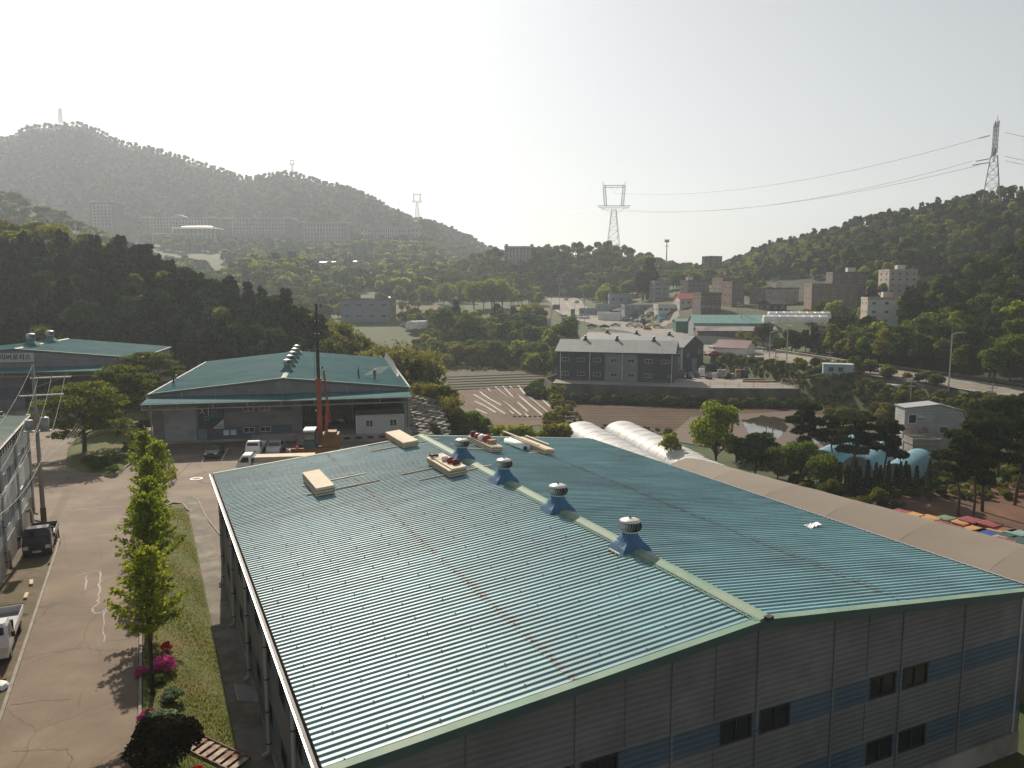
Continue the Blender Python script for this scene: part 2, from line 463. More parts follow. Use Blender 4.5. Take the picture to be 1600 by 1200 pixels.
# dirt island under the three big trees
ISL = [G(100,728), G(150,745), G(190,742), G(225,700), G(235,660), G(222,628), G(150,650), G(105,700)]
def dome(name, pts, top, mat, label, z0=0., inset=.35):
    c = sum((p for p in pts), Vector())/len(pts)
    b = B(); n_ = len(pts); rings = [(1, z0-.2), (.97, z0+.12), (.8, z0+.12+top*.4), (.45, z0+.12+top*.9), (.05, z0+.12+top)]
    fine = []
    for i in range(n_):
        for k in range(4): fine.append(pts[i].lerp(pts[(i+1) % n_], k/4))
    vs = []; m_ = len(fine); r = random.Random(3)
    for s_, z in rings:
        for p in fine: q = c + (p-c)*s_; vs.append((q.x, q.y, z + (r.uniform(-.06,.06) if s_ < .9 else 0)))
    fs = [(i*m_+k, i*m_+(k+1) % m_, (i+1)*m_+(k+1) % m_, (i+1)*m_+k) for i in range(len(rings)-1) for k in range(m_)]
    fs.append([(len(rings)-1)*m_+k for k in range(m_)])
    b.add(vs, fs); o = b.ob(name, mat, smooth=True); setting(o, label); return o
dome('planted_mound', ISL, .7, m_lawn, 'grassy mound under the spreading trees')
kb = B()
for i in range(3):
    a, c = [(G(118,741), G(178,744)), (G(178,744), G(200,728)), (G(200,728), G(228,700))][i]
    t = (c-a).normalized(); s_ = Vector((-t.y, t.x, 0))*.08
    kb.add([a-s_, a+s_, c+s_, c-s_, a-s_+Vector((0,0,.16)), a+s_+Vector((0,0,.16)), c+s_+Vector((0,0,.16)), c-s_+Vector((0,0,.16))], [(0,3,2,1),(4,5,6,7),(0,1,5,4),(1,2,6,5),(2,3,7,6),(3,0,4,7)])
setting(kb.ob('kerb', m_kerb), 'concrete kerb round the planted mound')

# ---- the main road
def offs(P, d):
    out = []
    for i, p in enumerate(P):
        t = (P[min(i+1, len(P)-1)] - P[max(i-1, 0)]); t.z = 0; t.normalize(); dd = d
        if d < -6: dd = d + 3.4*(1-sm((p.y-196)/36))      # narrower on the near side at the right
        out.append(Vector((p.x + t.y*dd, p.y - t.x*dd, p.z)))
    return out
def resample(P, step):
    # catmull-rom then linear
    out = []
    for i in range(len(P)-1):
        p0 = P[max(i-1, 0)]; p1 = P[i]; p2 = P[i+1]; p3 = P[min(i+2, len(P)-1)]
        n_ = max(1, int((p2-p1).length/step))
        for k in range(n_):
            t = k/n_
            out.append(.5*((2*p1) + (p2-p0)*t + (2*p0-5*p1+4*p2-p3)*t*t + (3*p1-p0-3*p2+p3)*t**3))
    out.append(P[-1]); return out
RD = resample(ROADP, 6)
def ribbon(name, P, d0, d1, mat, off, label=None, parent=None, dash=None):
    a = offs(P, d0); c = offs(P, d1); b = B()
    for i in range(len(P)-1):
        if dash and i % dash: continue
        z = Vector((0, 0, off))
        b.add([a[i]+z, c[i]+z, c[i+1]+z, a[i+1]+z], [(0,1,2,3)])
    o = b.ob(name, mat, parent)
    if not parent: setting(o, label)
    return o
m_road = asphalt('road_asphalt', (.21,.195,.17), (.17,.158,.138), .2, .1)
m_line = M('road_paint', (.62,.60,.55), .7, .2, 2, wpos=True)
m_yline = M('road_paint_yellow', (.55,.36,.06), .7, .2, 2, wpos=True)
road = ribbon('road', RD, -9.5, 9.5, m_road, .02, 'wide curving asphalt main road through the valley')
for d in (-9, 9): ribbon('road_line', RD, d-.1, d+.1, m_line, .027, parent=road)
RD2 = resample(ROADP, 3)
for d in (-4.6, 4.6): ribbon('lane_dash', RD2, d-.09, d+.09, m_line, .027, parent=road, dash=2)
for d in (-.25, .25): ribbon('centre_line', RD, d-.09, d+.09, m_yline, .027, parent=road)

# ---- fields, paddies
def sheet(name, pix, z, mat, label, n=1, off=0.):
    b = B(); P = [G(x, y, z) for x, y in pix]
    b.poly([p + Vector((0,0,off)) for p in P]); o = b.ob(name, mat); setting(o, label); return o
m_mud = M('paddy_mud', (.080,.048,.025), .85, .25, .15, col2=(.062,.038,.02), c2s=.06, bump=.04, bs=.8, wpos=True, spec=.15)
m_field = M('ploughed_soil', (.095,.054,.03), .95, .25, .4, col2=(.115,.075,.045), c2s=.1, bump=.06, bs=1.6, wpos=True)
m_field2 = M('dark_field', (.072,.056,.034), .95, .3, .3, col2=(.055,.058,.024), c2s=.08, bump=.06, bs=1.2, wpos=True)
m_redsoil = M('red_soil', (.15,.07,.038), .95, .25, .4, col2=(.09,.05,.03), c2s=.15, bump=.05, bs=1.2, wpos=True)
# water: wet mud that turns to open water
m_wat = bpy.data.materials.new('paddy_water'); m_wat.use_nodes = True
n = m_wat.node_tree.nodes; L = m_wat.node_tree.links; p = n['Principled BSDF']
gi = n.new('ShaderNodeNewGeometry'); nz = n.new('ShaderNodeTexNoise'); nz.inputs['Scale'].default_value = .045; nz.inputs['Detail'].default_value = 7; nz.inputs['Roughness'].default_value = .6
mp = n.new('ShaderNodeMapping'); mp.inputs['Rotation'].default_value = (0,0,.5); mp.inputs['Scale'].default_value = (1,3.0,1)
L.new(gi.outputs['Position'], mp.inputs[0]); L.new(mp.outputs[0], nz.inputs['Vector'])
r1 = n.new('ShaderNodeMapRange'); r1.inputs[1].default_value = .56; r1.inputs[2].default_value = .64
L.new(nz.outputs[0], r1.inputs[0])
r2 = n.new('ShaderNodeMapRange'); r2.inputs[3].default_value = .7; r2.inputs[4].default_value = .25; L.new(r1.outputs[0], r2.inputs[0])
L.new(r2.outputs[0], p.inputs['Roughness'])
mx = n.new('ShaderNodeMix'); mx.data_type = 'RGBA'; mx.inputs['A'].default_value = (.078,.047,.025,1); mx.inputs['B'].default_value = (.045,.034,.022,1)
L.new(r1.outputs[0], mx.inputs['Factor']); L.new(mx.outputs['Result'], p.inputs['Base Color'])
nb = n.new('ShaderNodeTexNoise'); nb.inputs['Scale'].default_value = 1.4; nb.inputs['Detail'].default_value = 5
L.new(gi.outputs['Position'], nb.inputs['Vector'])
bp = n.new('ShaderNodeBump'); bp.inputs['Distance'].default_value = .05; L.new(nb.outputs[0], bp.inputs['Height'])
iv = n.new('ShaderNodeMath'); iv.operation = 'SUBTRACT'; iv.inputs[0].default_value = 1.0; L.new(r1.outputs[0], iv.inputs[1]); L.new(iv.outputs[0], bp.inputs['Strength'])
L.new(bp.outputs[0], p.inputs['Normal'])
LV = -6.5
paddy = sheet('paddy_field', [(880,622),(1385,622),(1405,640),(1400,668),(1330,668),(1150,668),(1000,682),(870,662)], LV, m_mud, 'muddy paddy below the grey building wall', off=.10)
water = sheet('paddy_water', [(1080,652),(1240,643),(1405,668),(1420,700),(1300,716),(1120,702),(1040,688)], LV, m_wat, 'flooded paddy with shallow water', off=.13)
m_open = bpy.data.materials.new('open_water'); m_open.use_nodes = True
p = m_open.node_tree.nodes['Principled BSDF']; p.inputs['Base Color'].default_value = (.045,.038,.028,1); p.inputs['Roughness'].default_value = .03
for q_ in ([(1158,657),(1190,650),(1222,654),(1236,668),(1222,686),(1190,690),(1168,676)], [(1262,676),(1290,670),(1322,668),(1352,674),(1348,690),(1310,704),(1272,694)], [(1234,660),(1262,657),(1284,661),(1262,668),(1240,667)]):
    P = [G(x, y, -6.5) for x, y in q_]; c = sum(P, Vector())/len(P); r = random.Random(int(q_[0][0])); ring = []
    for i in range(len(P)):
        for k in range(5): v = P[i].lerp(P[(i+1) % len(P)], k/5); ring.append(c + (v-c)*r.uniform(.86, 1.06) + Vector((0,0,.15)))
    setting(B().poly(ring).ob('water', m_open), 'open shallow water standing on the paddy')
fld = sheet('furrow_field', [(702,612),(855,598),(868,640),(880,662),(800,668),(700,655)], LV, m_field, 'ploughed field with rows under plastic mulch', off=.08)
sheet('fallow_field', [(684,582),(868,574),(868,600),(705,612)], LV, m_field2, 'dark weedy field beyond the mulched rows', off=.06)
sheet('bare_field', [(682,572),(868,562),(868,573),(684,581)], LV, m_field, 'strip of bare brown soil along the hedge', off=.05)
# plough lines and mulch rows
m_mulch = M('mulch_film', (.62,.62,.62), .35, .2, 2, wpos=True)
def crest(name, pts, w_, h_, mat, parent, seed=0):
    r = random.Random(seed); b = B(); vs = []
    P = resample([G(x, y, LV) for x, y in pts], 2.0)
    for i, p in enumerate(P):
        t = P[min(i+1, len(P)-1)] - P[max(i-1, 0)]; t.normalize(); s_ = Vector((-t.y, t.x, 0))
        ww = w_*r.uniform(.8, 1.1)/2
        vs += [p - s_*ww + Vector((0,0,.06)), p - s_*ww*.5 + Vector((0,0,h_+.08)), p + s_*ww*.5 + Vector((0,0,h_+.08)), p + s_*ww + Vector((0,0,.06))]
    for i in range(len(P)-1):
        for k in range(3): b.f.append([4*i+k, 4*i+k+1, 4*i+4+k+1, 4*i+4+k]); b.m.append(0)
    b.v = [tuple(v) for v in vs]
    return b.ob(name, mat, parent)
rows = [[(815,650),(792,632),(770,617),(762,607)], [(826,652),(806,632),(784,614),(774,605)], [(836,652),(812,632),(795,614),(786,604)],
        [(848,650),(824,630),(806,614),(797,604)], [(858,647),(838,630),(820,616),(810,603)], [(862,638),(846,624),(833,612),(826,603)],
        [(803,648),(783,634),(762,622),(750,613)], [(790,648),(768,634),(752,624),(740,617)], [(775,646),(757,635),(742,628)], [(705,640),(702,620),(704,612)], [(762,648),(744,640)]]
for i, r_ in enumerate(rows): crest('mulch_row', r_, .38, .16, m_mulch, fld, i)
for i in range(8):
    x0 = 800 + i*8
    crest('soil_ridge', [(x0+4,652),(x0-18,632),(x0-38,617),(x0-50,607)], .8, .2, m_field, fld, 50+i)
for i in range(9):
    y0 = 634 + i*4.2
    crest('plough_ridge', [(905+i*4,y0),(1050,y0+1),(1200+i*2,y0+3-i*.3)], .6, .06, m_mud, paddy, 70+i)
for i in range(6):
    y0 = 585 + i*4
    crest('plough_ridge', [(700,y0+5),(780,y0+2),(862,y0-1)], 1.2, .2, m_field2, fld, 90+i)
sheet('red_soil_lot', [(1395,800),(1350,778),(1420,772),(1500,760),(1610,752),(1760,790),(1760,860),(1600,870),(1500,850)], LV, m_redsoil, 'bare reddish soil lot among the pines', off=.05)
# ================================================================== TREES
m_bark = M('bark', (.075,.058,.042), .95, .3, 3, bump=.02, bs=6)
m_barkr = M('pine_bark', (.11,.06,.04), .95, .3, 3, bump=.02, bs=6)
LM = dict(
    dark=leafM('leaf_dark', (.036,.060,.016), (.066,.095,.022), .32),
    mid=leafM('leaf_mid', (.075,.125,.018), (.135,.19,.028), .45),
    bright=leafM('leaf_bright', (.19,.24,.022), (.30,.33,.04), .58),
    olive=leafM('leaf_olive', (.13,.14,.025), (.22,.21,.04), .5),
    ginkgo=leafM('leaf_ginkgo', (.19,.24,.018), (.29,.33,.03), .55),
    maple=leafM('leaf_spread', (.08,.105,.018), (.15,.165,.03), .45),
    pine=leafM('leaf_pine', (.026,.042,.014), (.052,.066,.020), .2),
    rust=leafM('leaf_rust', (.11,.08,.03), (.16,.12,.04), .3),
    shade=leafM('leaf_brown_shaded', (.022,.020,.010), (.038,.032,.014), .12),  # brown leaf taken near black, its colour standing in for shade
    pink=leafM('petal_pink', (.50,.06,.25), (.72,.14,.40), .3),
    red=leafM('petal_red', (.5,.03,.04), (.65,.07,.07), .3),
    pale=leafM('leaf_pale', (.12,.17,.09), (.22,.28,.16), .35),
)
NP = np.random.default_rng(11)
def leaf_quads(C, size, out=None, bias=.5, elong=1.0, rng=NP):
    n = len(C)
    nrm = rng.normal(size=(n, 3))
    if out is not None: nrm = nrm/np.linalg.norm(nrm, axis=1)[:, None]*(1-bias) + out*bias
    nrm /= np.linalg.norm(nrm, axis=1)[:, None] + 1e-9
    t = rng.normal(size=(n, 3)); t -= (t*nrm).sum(1)[:, None]*nrm; t /= np.linalg.norm(t, axis=1)[:, None] + 1e-9
    bt = np.cross(nrm, t)
    s_ = (size*rng.uniform(.6, 1.4, n))[:, None]
    a, b_ = t*s_*elong*.5, bt*s_*.5
    # kite: two triangles folded a little, reads as a leaf cluster
    co = np.stack([C - a, C + b_*.9 - a*.1 + nrm*s_*.12, C + a, C - b_*.9 + a*.1 + nrm*s_*.12], 1).reshape(-1, 3)
    return co, np.arange(4*n).reshape(-1, 4)
def lobes_pts(lobes, n, rng=NP, inner=.45, low=-.6):
    L_ = np.array(lobes, float); wgt = (L_[:, 3]*L_[:, 4]*L_[:, 5])**.67; wgt /= wgt.sum()
    k = rng.choice(len(L_), n, p=wgt); d = rng.normal(size=(n, 3)); d /= np.linalg.norm(d, axis=1)[:, None]
    d[:, 2] = np.where(d[:, 2] < low, -d[:, 2], d[:, 2])
    r = inner + (1-inner)*rng.uniform(size=n)**.45
    r *= 1 + .12*np.sin(d[:, 0]*7 + k)*np.cos(d[:, 1]*6 + k*2)
    return L_[k, :3] + d*L_[k, 3:6]*r[:, None], d
def blob_lobes(h, r, cz, nl, rng=NP, flat=.8, spread=.62):
    """clumps of a rounded crown: centre height cz, radius r, vertical half size h"""
    out = [(0, 0, cz, r*.62, r*.62, h*.72)]
    for i in range(nl):
        a = 2*pi*i/nl*1.618*3 + rng.uniform(-.4, .4); u = rng.uniform(-.75, .95)
        rr = math.sqrt(max(0, 1-u*u))*spread
        s_ = rng.uniform(.26, .46)
        out.append((cos(a)*r*rr, sin(a)*r*rr, cz + h*u*.72, r*s_, r*s_, h*s_*flat))
    return out
def join_mesh(name, B0, co, q, bark, leaf):
    """trunk builder B0 (may be None) + leaf quads in one mesh with two materials"""
    if B0 is not None and B0.v:
        # triangulate/quadify trunk faces to quads (duplicate last vertex for caps)
        fv = []
        for f in B0.f:
            if len(f) == 4: fv.append(f)
            elif len(f) > 4:
                for k in range(1, len(f)-2, 2): fv.append([f[0], f[k], f[k+1], f[k+2]])
        tv = np.array(B0.v); tq = np.array(fv)
        allv = np.vstack([tv, co]); allq = np.vstack([tq, q + len(tv)])
        mi = np.concatenate([np.zeros(len(tq)), np.ones(len(q))])
    else:
        allv, allq, mi = co, q, np.ones(len(q))
    return np_mesh(name, allv, allq, [bark, leaf], False, mi)
def limb(b, p, q, r0, r1, n=5, bend=.15, rng=rnd):
    p = Vector(p); q = Vector(q); m_ = (p+q)/2 + Vector((rng.uniform(-1,1), rng.uniform(-1,1), rng.uniform(0,1)))*(q-p).length*bend
    b.path([p, m_, q], [r0, (r0+r1)/2, r1], n)
def broad(h=8., r=3., nl=11, nleaf=1500, ls=.42, base=.28, seed=0):
    rng = np.random.default_rng(seed); rr = random.Random(seed)
    cz = h*(base+1)/2; hh = h*(1-base)/2
    L_ = blob_lobes(hh, r, cz, nl, rng)
    b = B(); b.path([(0,0,-.6), (0,0,h*.15), (rr.uniform(-.1,.1)*r, 0, cz)], [h*.028, h*.022, h*.012], 6)
    for l in L_[1:]: limb(b, (0,0,h*rr.uniform(.15,.4)), (l[0], l[1], l[2]), h*.010, h*.003, 4, .1, rr)
    C, d = lobes_pts(L_, nleaf, rng)
    co, q = leaf_quads(C, ls, d, .45, 1.2, rng)
    return b, co, q
def conif(h=10., r=2., nleaf=1500, ls=.4, seed=0, tuft=14):
    """dark pine with a ragged tufted crown"""
    rng = np.random.default_rng(seed); rr = random.Random(seed)
    b = B(); top = (rr.uniform(-.5,.5), rr.uniform(-.5,.5), h)
    b.path([(0,0,-.8), (top[0]*.3, top[1]*.2, h*.4), (top[0], top[1], h*.97)], [h*.02, h*.015, .03], 6)
    L_ = []
    for i in range(tuft):
        t = .32 + .68*(i+.5)/tuft; a = i*2.4 + rr.uniform(-.4,.4)
        rad = r*(1.12-t)**.6*rr.uniform(.55, 1.1)
        c = (top[0]*t + cos(a)*rad*.75, top[1]*t + sin(a)*rad*.75, h*t)
        L_.append((*c, .38*r*rr.uniform(.7,1.2)*(1.25-t*.7), .38*r*rr.uniform(.7,1.2)*(1.25-t*.7), r*.24*rr.uniform(.8,1.3)))
        limb(b, (top[0]*t*.8, top[1]*t*.8, h*(t-.06)), c, .05, .02, 3, .1, rr)
    C, d = lobes_pts(L_, nleaf, rng, .3)
    co, q = leaf_quads(C, ls, d, .3, 2.0, rng)
    return b, co, q
def redpine(h=9., seed=0, nleaf=3000, ls=.34):
    """open pine: bare leaning trunk, flat layered pads"""
    rng = np.random.default_rng(seed); rr = random.Random(seed)
    b = B(); lx, ly = rr.uniform(-.9,.9), rr.uniform(-.6,.6)
    tr = [Vector((0,0,-.6)), Vector((lx*.2, ly*.5, h*.25)), Vector((lx*.9, ly*.6, h*.55)), Vector((lx*.7, ly, h*.8)), Vector((lx, ly*1.2, h))]
    b.path(tr, [.17, .14, .11, .07, .03], 7)
    L_ = []
    npad = 11
    for i in range(npad):
        t = .42 + .58*(i+.3)/npad; k = min(3, int(t*4)); f = t*4-k
        p = tr[k].lerp(tr[min(k+1, 4)], f); a = i*2.3 + rr.uniform(-.5,.5); rad = (2.8*(1.1-t)**.5)*rr.uniform(.45, 1.0)
        c = p + Vector((cos(a)*rad, sin(a)*rad, rr.uniform(0,.5)))
        L_.append((c.x, c.y, c.z, rr.uniform(.8,1.3), rr.uniform(.8,1.3), rr.uniform(.28,.45)))
        limb(b, p, c, .06, .02, 4, .12, rr)
    C, d = lobes_pts(L_, nleaf, rng, .2)
    co, q = leaf_quads(C, ls, d, .35, 2.2, rng)
    return b, co, q
def ginkgo(h=7., r=1.9, seed=0, nleaf=4800, base=.42, ls=.15):
    rng = np.random.default_rng(seed); rr = random.Random(seed)
    b = B(); b.path([(0,0,-.4), (.05,0,h*.4), (rr.uniform(-.15,.15), .05, h*.98)], [.15, .12, .02], 8)
    P = []; nb_ = 62
    for i in range(nb_):
        t = base + (1-base)*(i/nb_)**.95; a = i*2.39996 + rr.uniform(-.3,.3)
        ln = r*(1-((t-base)/(1-base))**1.6*.78)*rr.uniform(.7, 1.15); up = ln*rr.uniform(.35, .75)
        p0 = Vector((0,0,h*t*.97)); p1 = p0 + Vector((cos(a)*ln, sin(a)*ln, up))
        pm = (p0+p1)/2 + Vector((0,0,-.06*ln))
        b.path([p0, pm, p1], [.028, .018, .006], 3)
        m_ = int(nleaf/nb_*(.5+ln/r*.6))
        tt = rng.uniform(.12, 1.05, m_)[:, None]
        P.append(np.array(p0)*(1-tt) + np.array(p1)*tt + rng.normal(size=(m_, 3))*np.array([.13,.13,.10])*(1.15-tt*.5))
    C = np.vstack(P)
    co, q = leaf_quads(C, ls, None, 0, 1.1, rng)
    return b, co, q
def layered(h=6.5, r=4.2, seed=0, nleaf=9000, ls=.22):
    """spreading tree with flattish tiers of foliage"""
    rng = np.random.default_rng(seed); rr = random.Random(seed)
    b = B(); b.path([(0,0,-.4), (.1,0,h*.22), (0,.1,h*.5)], [.24, .19, .10], 8)
    L_ = []
    for i in range(30):
        t = .36 + .62*(i/30); a = i*2.4; rad = r*math.sqrt(max(.02, 1-((t-.36)/.66)**1.7))*rr.uniform(.35, .82)
        c = (cos(a)*rad, sin(a)*rad, h*t - rad*.08)
        L_.append((*c, r*rr.uniform(.22,.36), r*rr.uniform(.22,.36), .26*rr.uniform(.8,1.6)))
        limb(b, (0,0,h*min(.5, t*.6)), c, .07, .02, 4, .12, rr)
    C, d = lobes_pts(L_, nleaf, rng, .15, -1)
    co, q = leaf_quads(C, ls, d*np.array([.4,.4,1]), .4, 1.3, rng)
    return b, co, q
def sparse(h=9., r=3., seed=0, nleaf=900, ls=.28):
    """spring tree: forked limbs showing through thin foliage"""
    rng = np.random.default_rng(seed); rr = random.Random(seed)
    b = B(); P = []
    def grow(p, d, ln, rad, lev):
        q = p + d*ln; b.path([p, (p+q)/2 + Vector((rr.uniform(-1,1), rr.uniform(-1,1), 0))*ln*.06, q], [rad, rad*.8, rad*.6], 5 if lev < 2 else 3)
        if lev >= 3: P.append(q); P.append(p.lerp(q, .5)); return
        for k in range(3):
            a = rr.uniform(0, 2*pi); nd = (d + Vector((cos(a), sin(a), rr.uniform(-.1,.5)))*rr.uniform(.35,.7)).normalized()
            grow(q, nd, ln*rr.uniform(.6,.8), rad*.55, lev+1)
    grow(Vector((0,0,-.5)), Vector((rr.uniform(-.1,.1), rr.uniform(-.1,.1), 1)).normalized(), h*.36, h*.014, 0)
    Pn = np.array([list(p) for p in P]); k = rng.integers(0, len(Pn), nleaf)
    C = Pn[k] + rng.normal(size=(nleaf, 3))*h*.05
    co, q = leaf_quads(C, ls, None, 0, 1.2, rng)
    return b, co, q
def cypress(h=3.6, r=.42, seed=0, nleaf=900, ls=.16):
    rng = np.random.default_rng(seed)
    b = B(); b.tube((0,0,-.3), (0,0,h*.8), .05, .02, 5)
    t = rng.uniform(0, 1, nleaf)**.8; a = rng.uniform(0, 2*pi, nleaf); rad = r*np.sqrt(np.clip(1-t, 0, 1))*(.7+.3*rng.uniform(size=nleaf))*np.clip(t*8+.5, 0, 1)
    C = np.stack([np.cos(a)*rad, np.sin(a)*rad, .1+t*h], 1)
    co, q = leaf_quads(C, ls, np.stack([np.cos(a), np.sin(a), a*0+.4], 1), .4, 1.6, rng)
    return b, co, q
def bush(h=1.2, r=1.0, seed=0, nleaf=1200, ls=.14, nl=7):
    rng = np.random.default_rng(seed); b = B()
    for k in range(5):
        a = k*1.26; b.tube((0,0,-.2), (cos(a)*r*.5, sin(a)*r*.5, h*.6), .025, .01, 3)
    L_ = blob_lobes(h*.5, r, h*.5, nl, rng)
    C, d = lobes_pts(L_, nleaf, rng, .5); C[:, 2] = np.abs(C[:, 2])
    co, q = leaf_quads(C, ls, d, .4, 1.2, rng)
    return b, co, q

ONE = {}     # one-mesh trees (trunk and crown in one), for trees far off
def one(key, gen, leaf, bark=None, **kw):
    if key not in ONE:
        b, co, q = gen(**kw); ONE[key] = join_mesh(key, b, co, q, bark or m_bark, LM[leaf])
    return ONE[key]
TWO = {}
def two(key, gen, leaf, bark=None, **kw):
    if key not in TWO:
        b, co, q = gen(**kw)
        TWO[key] = (b.mesh('trunk', bark or m_bark, True), np_mesh('crown', co, q, LM[leaf]))
    return TWO[key]
def plant(name, label, cat, key, p, rz=0., sc=1., group=None, parts=('trunk', 'crown')):
    """a tree or shrub as a thing with its trunk and its crown"""
    t = thing(name, label, cat, p, rz, group)
    t.scale = sc if isinstance(sc, tuple) else (sc, sc, sc)
    a, c = TWO[key]
    inst(parts[0], a, t); inst(parts[1], c, t)
    return t
def far_tree(name, label, key, p, rz, sc, group, cat='tree'):
    o = inst(name, ONE[key], None, p, rz, sc); tag(o, label, cat, group); return o

# prototypes for woods
for i in range(3):
    one('broad_mid%d' % i, broad, 'mid', h=8.5, r=3.1, nl=12, nleaf=1500, ls=.5, seed=20+i)
    one('broad_bright%d' % i, broad, 'bright', h=8, r=2.9, nl=11, nleaf=1400, ls=.5, seed=30+i)
    one('broad_olive%d' % i, broad, 'olive', h=8.5, r=2.8, nl=10, nleaf=1200, ls=.5, seed=40+i)
    one('broad_dark%d' % i, broad, 'dark', h=9, r=3.2, nl=12, nleaf=1500, ls=.5, seed=45+i)
    one('pine_dark%d' % i, conif, 'pine', m_bark, h=9.6, r=2.9, nleaf=1500, ls=.5, seed=50+i)
    one('sparse%d' % i, sparse, 'olive', h=10, r=3, nleaf=1100, ls=.36, seed=60+i)
    one('far_mid%d' % i, broad, 'mid', h=8.5, r=3.6, nl=8, nleaf=260, ls=1.3, seed=70+i)
    one('far_dark%d' % i, broad, 'dark', h=9, r=3.4, nl=8, nleaf=260, ls=1.3, seed=75+i)
    one('far_bright%d' % i, broad, 'bright', h=8.5, r=3.4, nl=8, nleaf=240, ls=1.3, seed=80+i)
LABELS = dict(
    broad_mid='mid green round-crowned tree', broad_bright='fresh yellow-green round-crowned tree', broad_olive='olive green tree with a thin crown',
    broad_dark='dark green broadleaf tree', pine_dark='dark ragged pine', sparse='thin spring tree with bare limbs showing', far_mid='mid green tree', far_dark='dark green tree', far_bright='fresh green tree')
def forest_stuff(name, label, pts, keys):
    """a far wood that reads as one mass: trees scattered on points by geometry nodes"""
    me = bpy.data.meshes.new(name); P = np.array([p[:3] for p in pts], np.float32)
    me.vertices.add(len(P)); me.vertices.foreach_set('co', P.ravel())
    a = me.attributes.new('sc', 'FLOAT', 'POINT'); a.data.foreach_set('value', np.array([p[3] for p in pts], np.float32))
    a = me.attributes.new('rz', 'FLOAT', 'POINT'); a.data.foreach_set('value', np.array([p[4] for p in pts], np.float32))
    a = me.attributes.new('pick', 'INT', 'POINT'); a.data.foreach_set('value', np.array([p[5] for p in pts], np.int32))
    o = bpy.data.objects.new(name, me); COL.objects.link(o); o['kind'] = 'stuff'; o['label'] = label
    cname = 'protos_' + '_'.join(keys)
    c = bpy.data.collections.get(cname)
    if not c:
        c = bpy.data.collections.new(cname)
        for i, k in enumerate(keys):
            po = bpy.data.objects.new('proto_%02d' % i, ONE[k]); c.objects.link(po)
    ng = bpy.data.node_groups.new(name, 'GeometryNodeTree')
    ng.interface.new_socket('Geometry', in_out='INPUT', socket_type='NodeSocketGeometry')
    ng.interface.new_socket('Geometry', in_out='OUTPUT', socket_type='NodeSocketGeometry')
    N = ng.nodes; L = ng.links
    gi = N.new('NodeGroupInput'); go = N.new('NodeGroupOutput')
    mp_ = N.new('GeometryNodeMeshToPoints'); L.new(gi.outputs[0], mp_.inputs[0])
    ci = N.new('GeometryNodeCollectionInfo'); ci.inputs[0].default_value = c; ci.inputs['Separate Children'].default_value = True; ci.inputs['Reset Children'].default_value = True
    ip = N.new('GeometryNodeInstanceOnPoints'); ip.inputs['Pick Instance'].default_value = True
    L.new(mp_.outputs[0], ip.inputs['Points']); L.new(ci.outputs[0], ip.inputs['Instance'])
    def at(nm, ty):
        x = N.new('GeometryNodeInputNamedAttribute'); x.data_type = ty; x.inputs[0].default_value = nm; return x.outputs[0]
    L.new(at('pick', 'INT'), ip.inputs['Instance Index'])
    cx = N.new('ShaderNodeCombineXYZ'); L.new(at('rz', 'FLOAT'), cx.inputs[2])
    er = N.new('FunctionNodeEulerToRotation'); L.new(cx.outputs[0], er.inputs[0]); L.new(er.outputs[0], ip.inputs['Rotation'])
    L.new(at('sc', 'FLOAT'), ip.inputs['Scale'])
    L.new(ip.outputs[0], go.inputs[0])
    md = o.modifiers.new('scatter', 'NODES'); md.node_group = ng
    return o

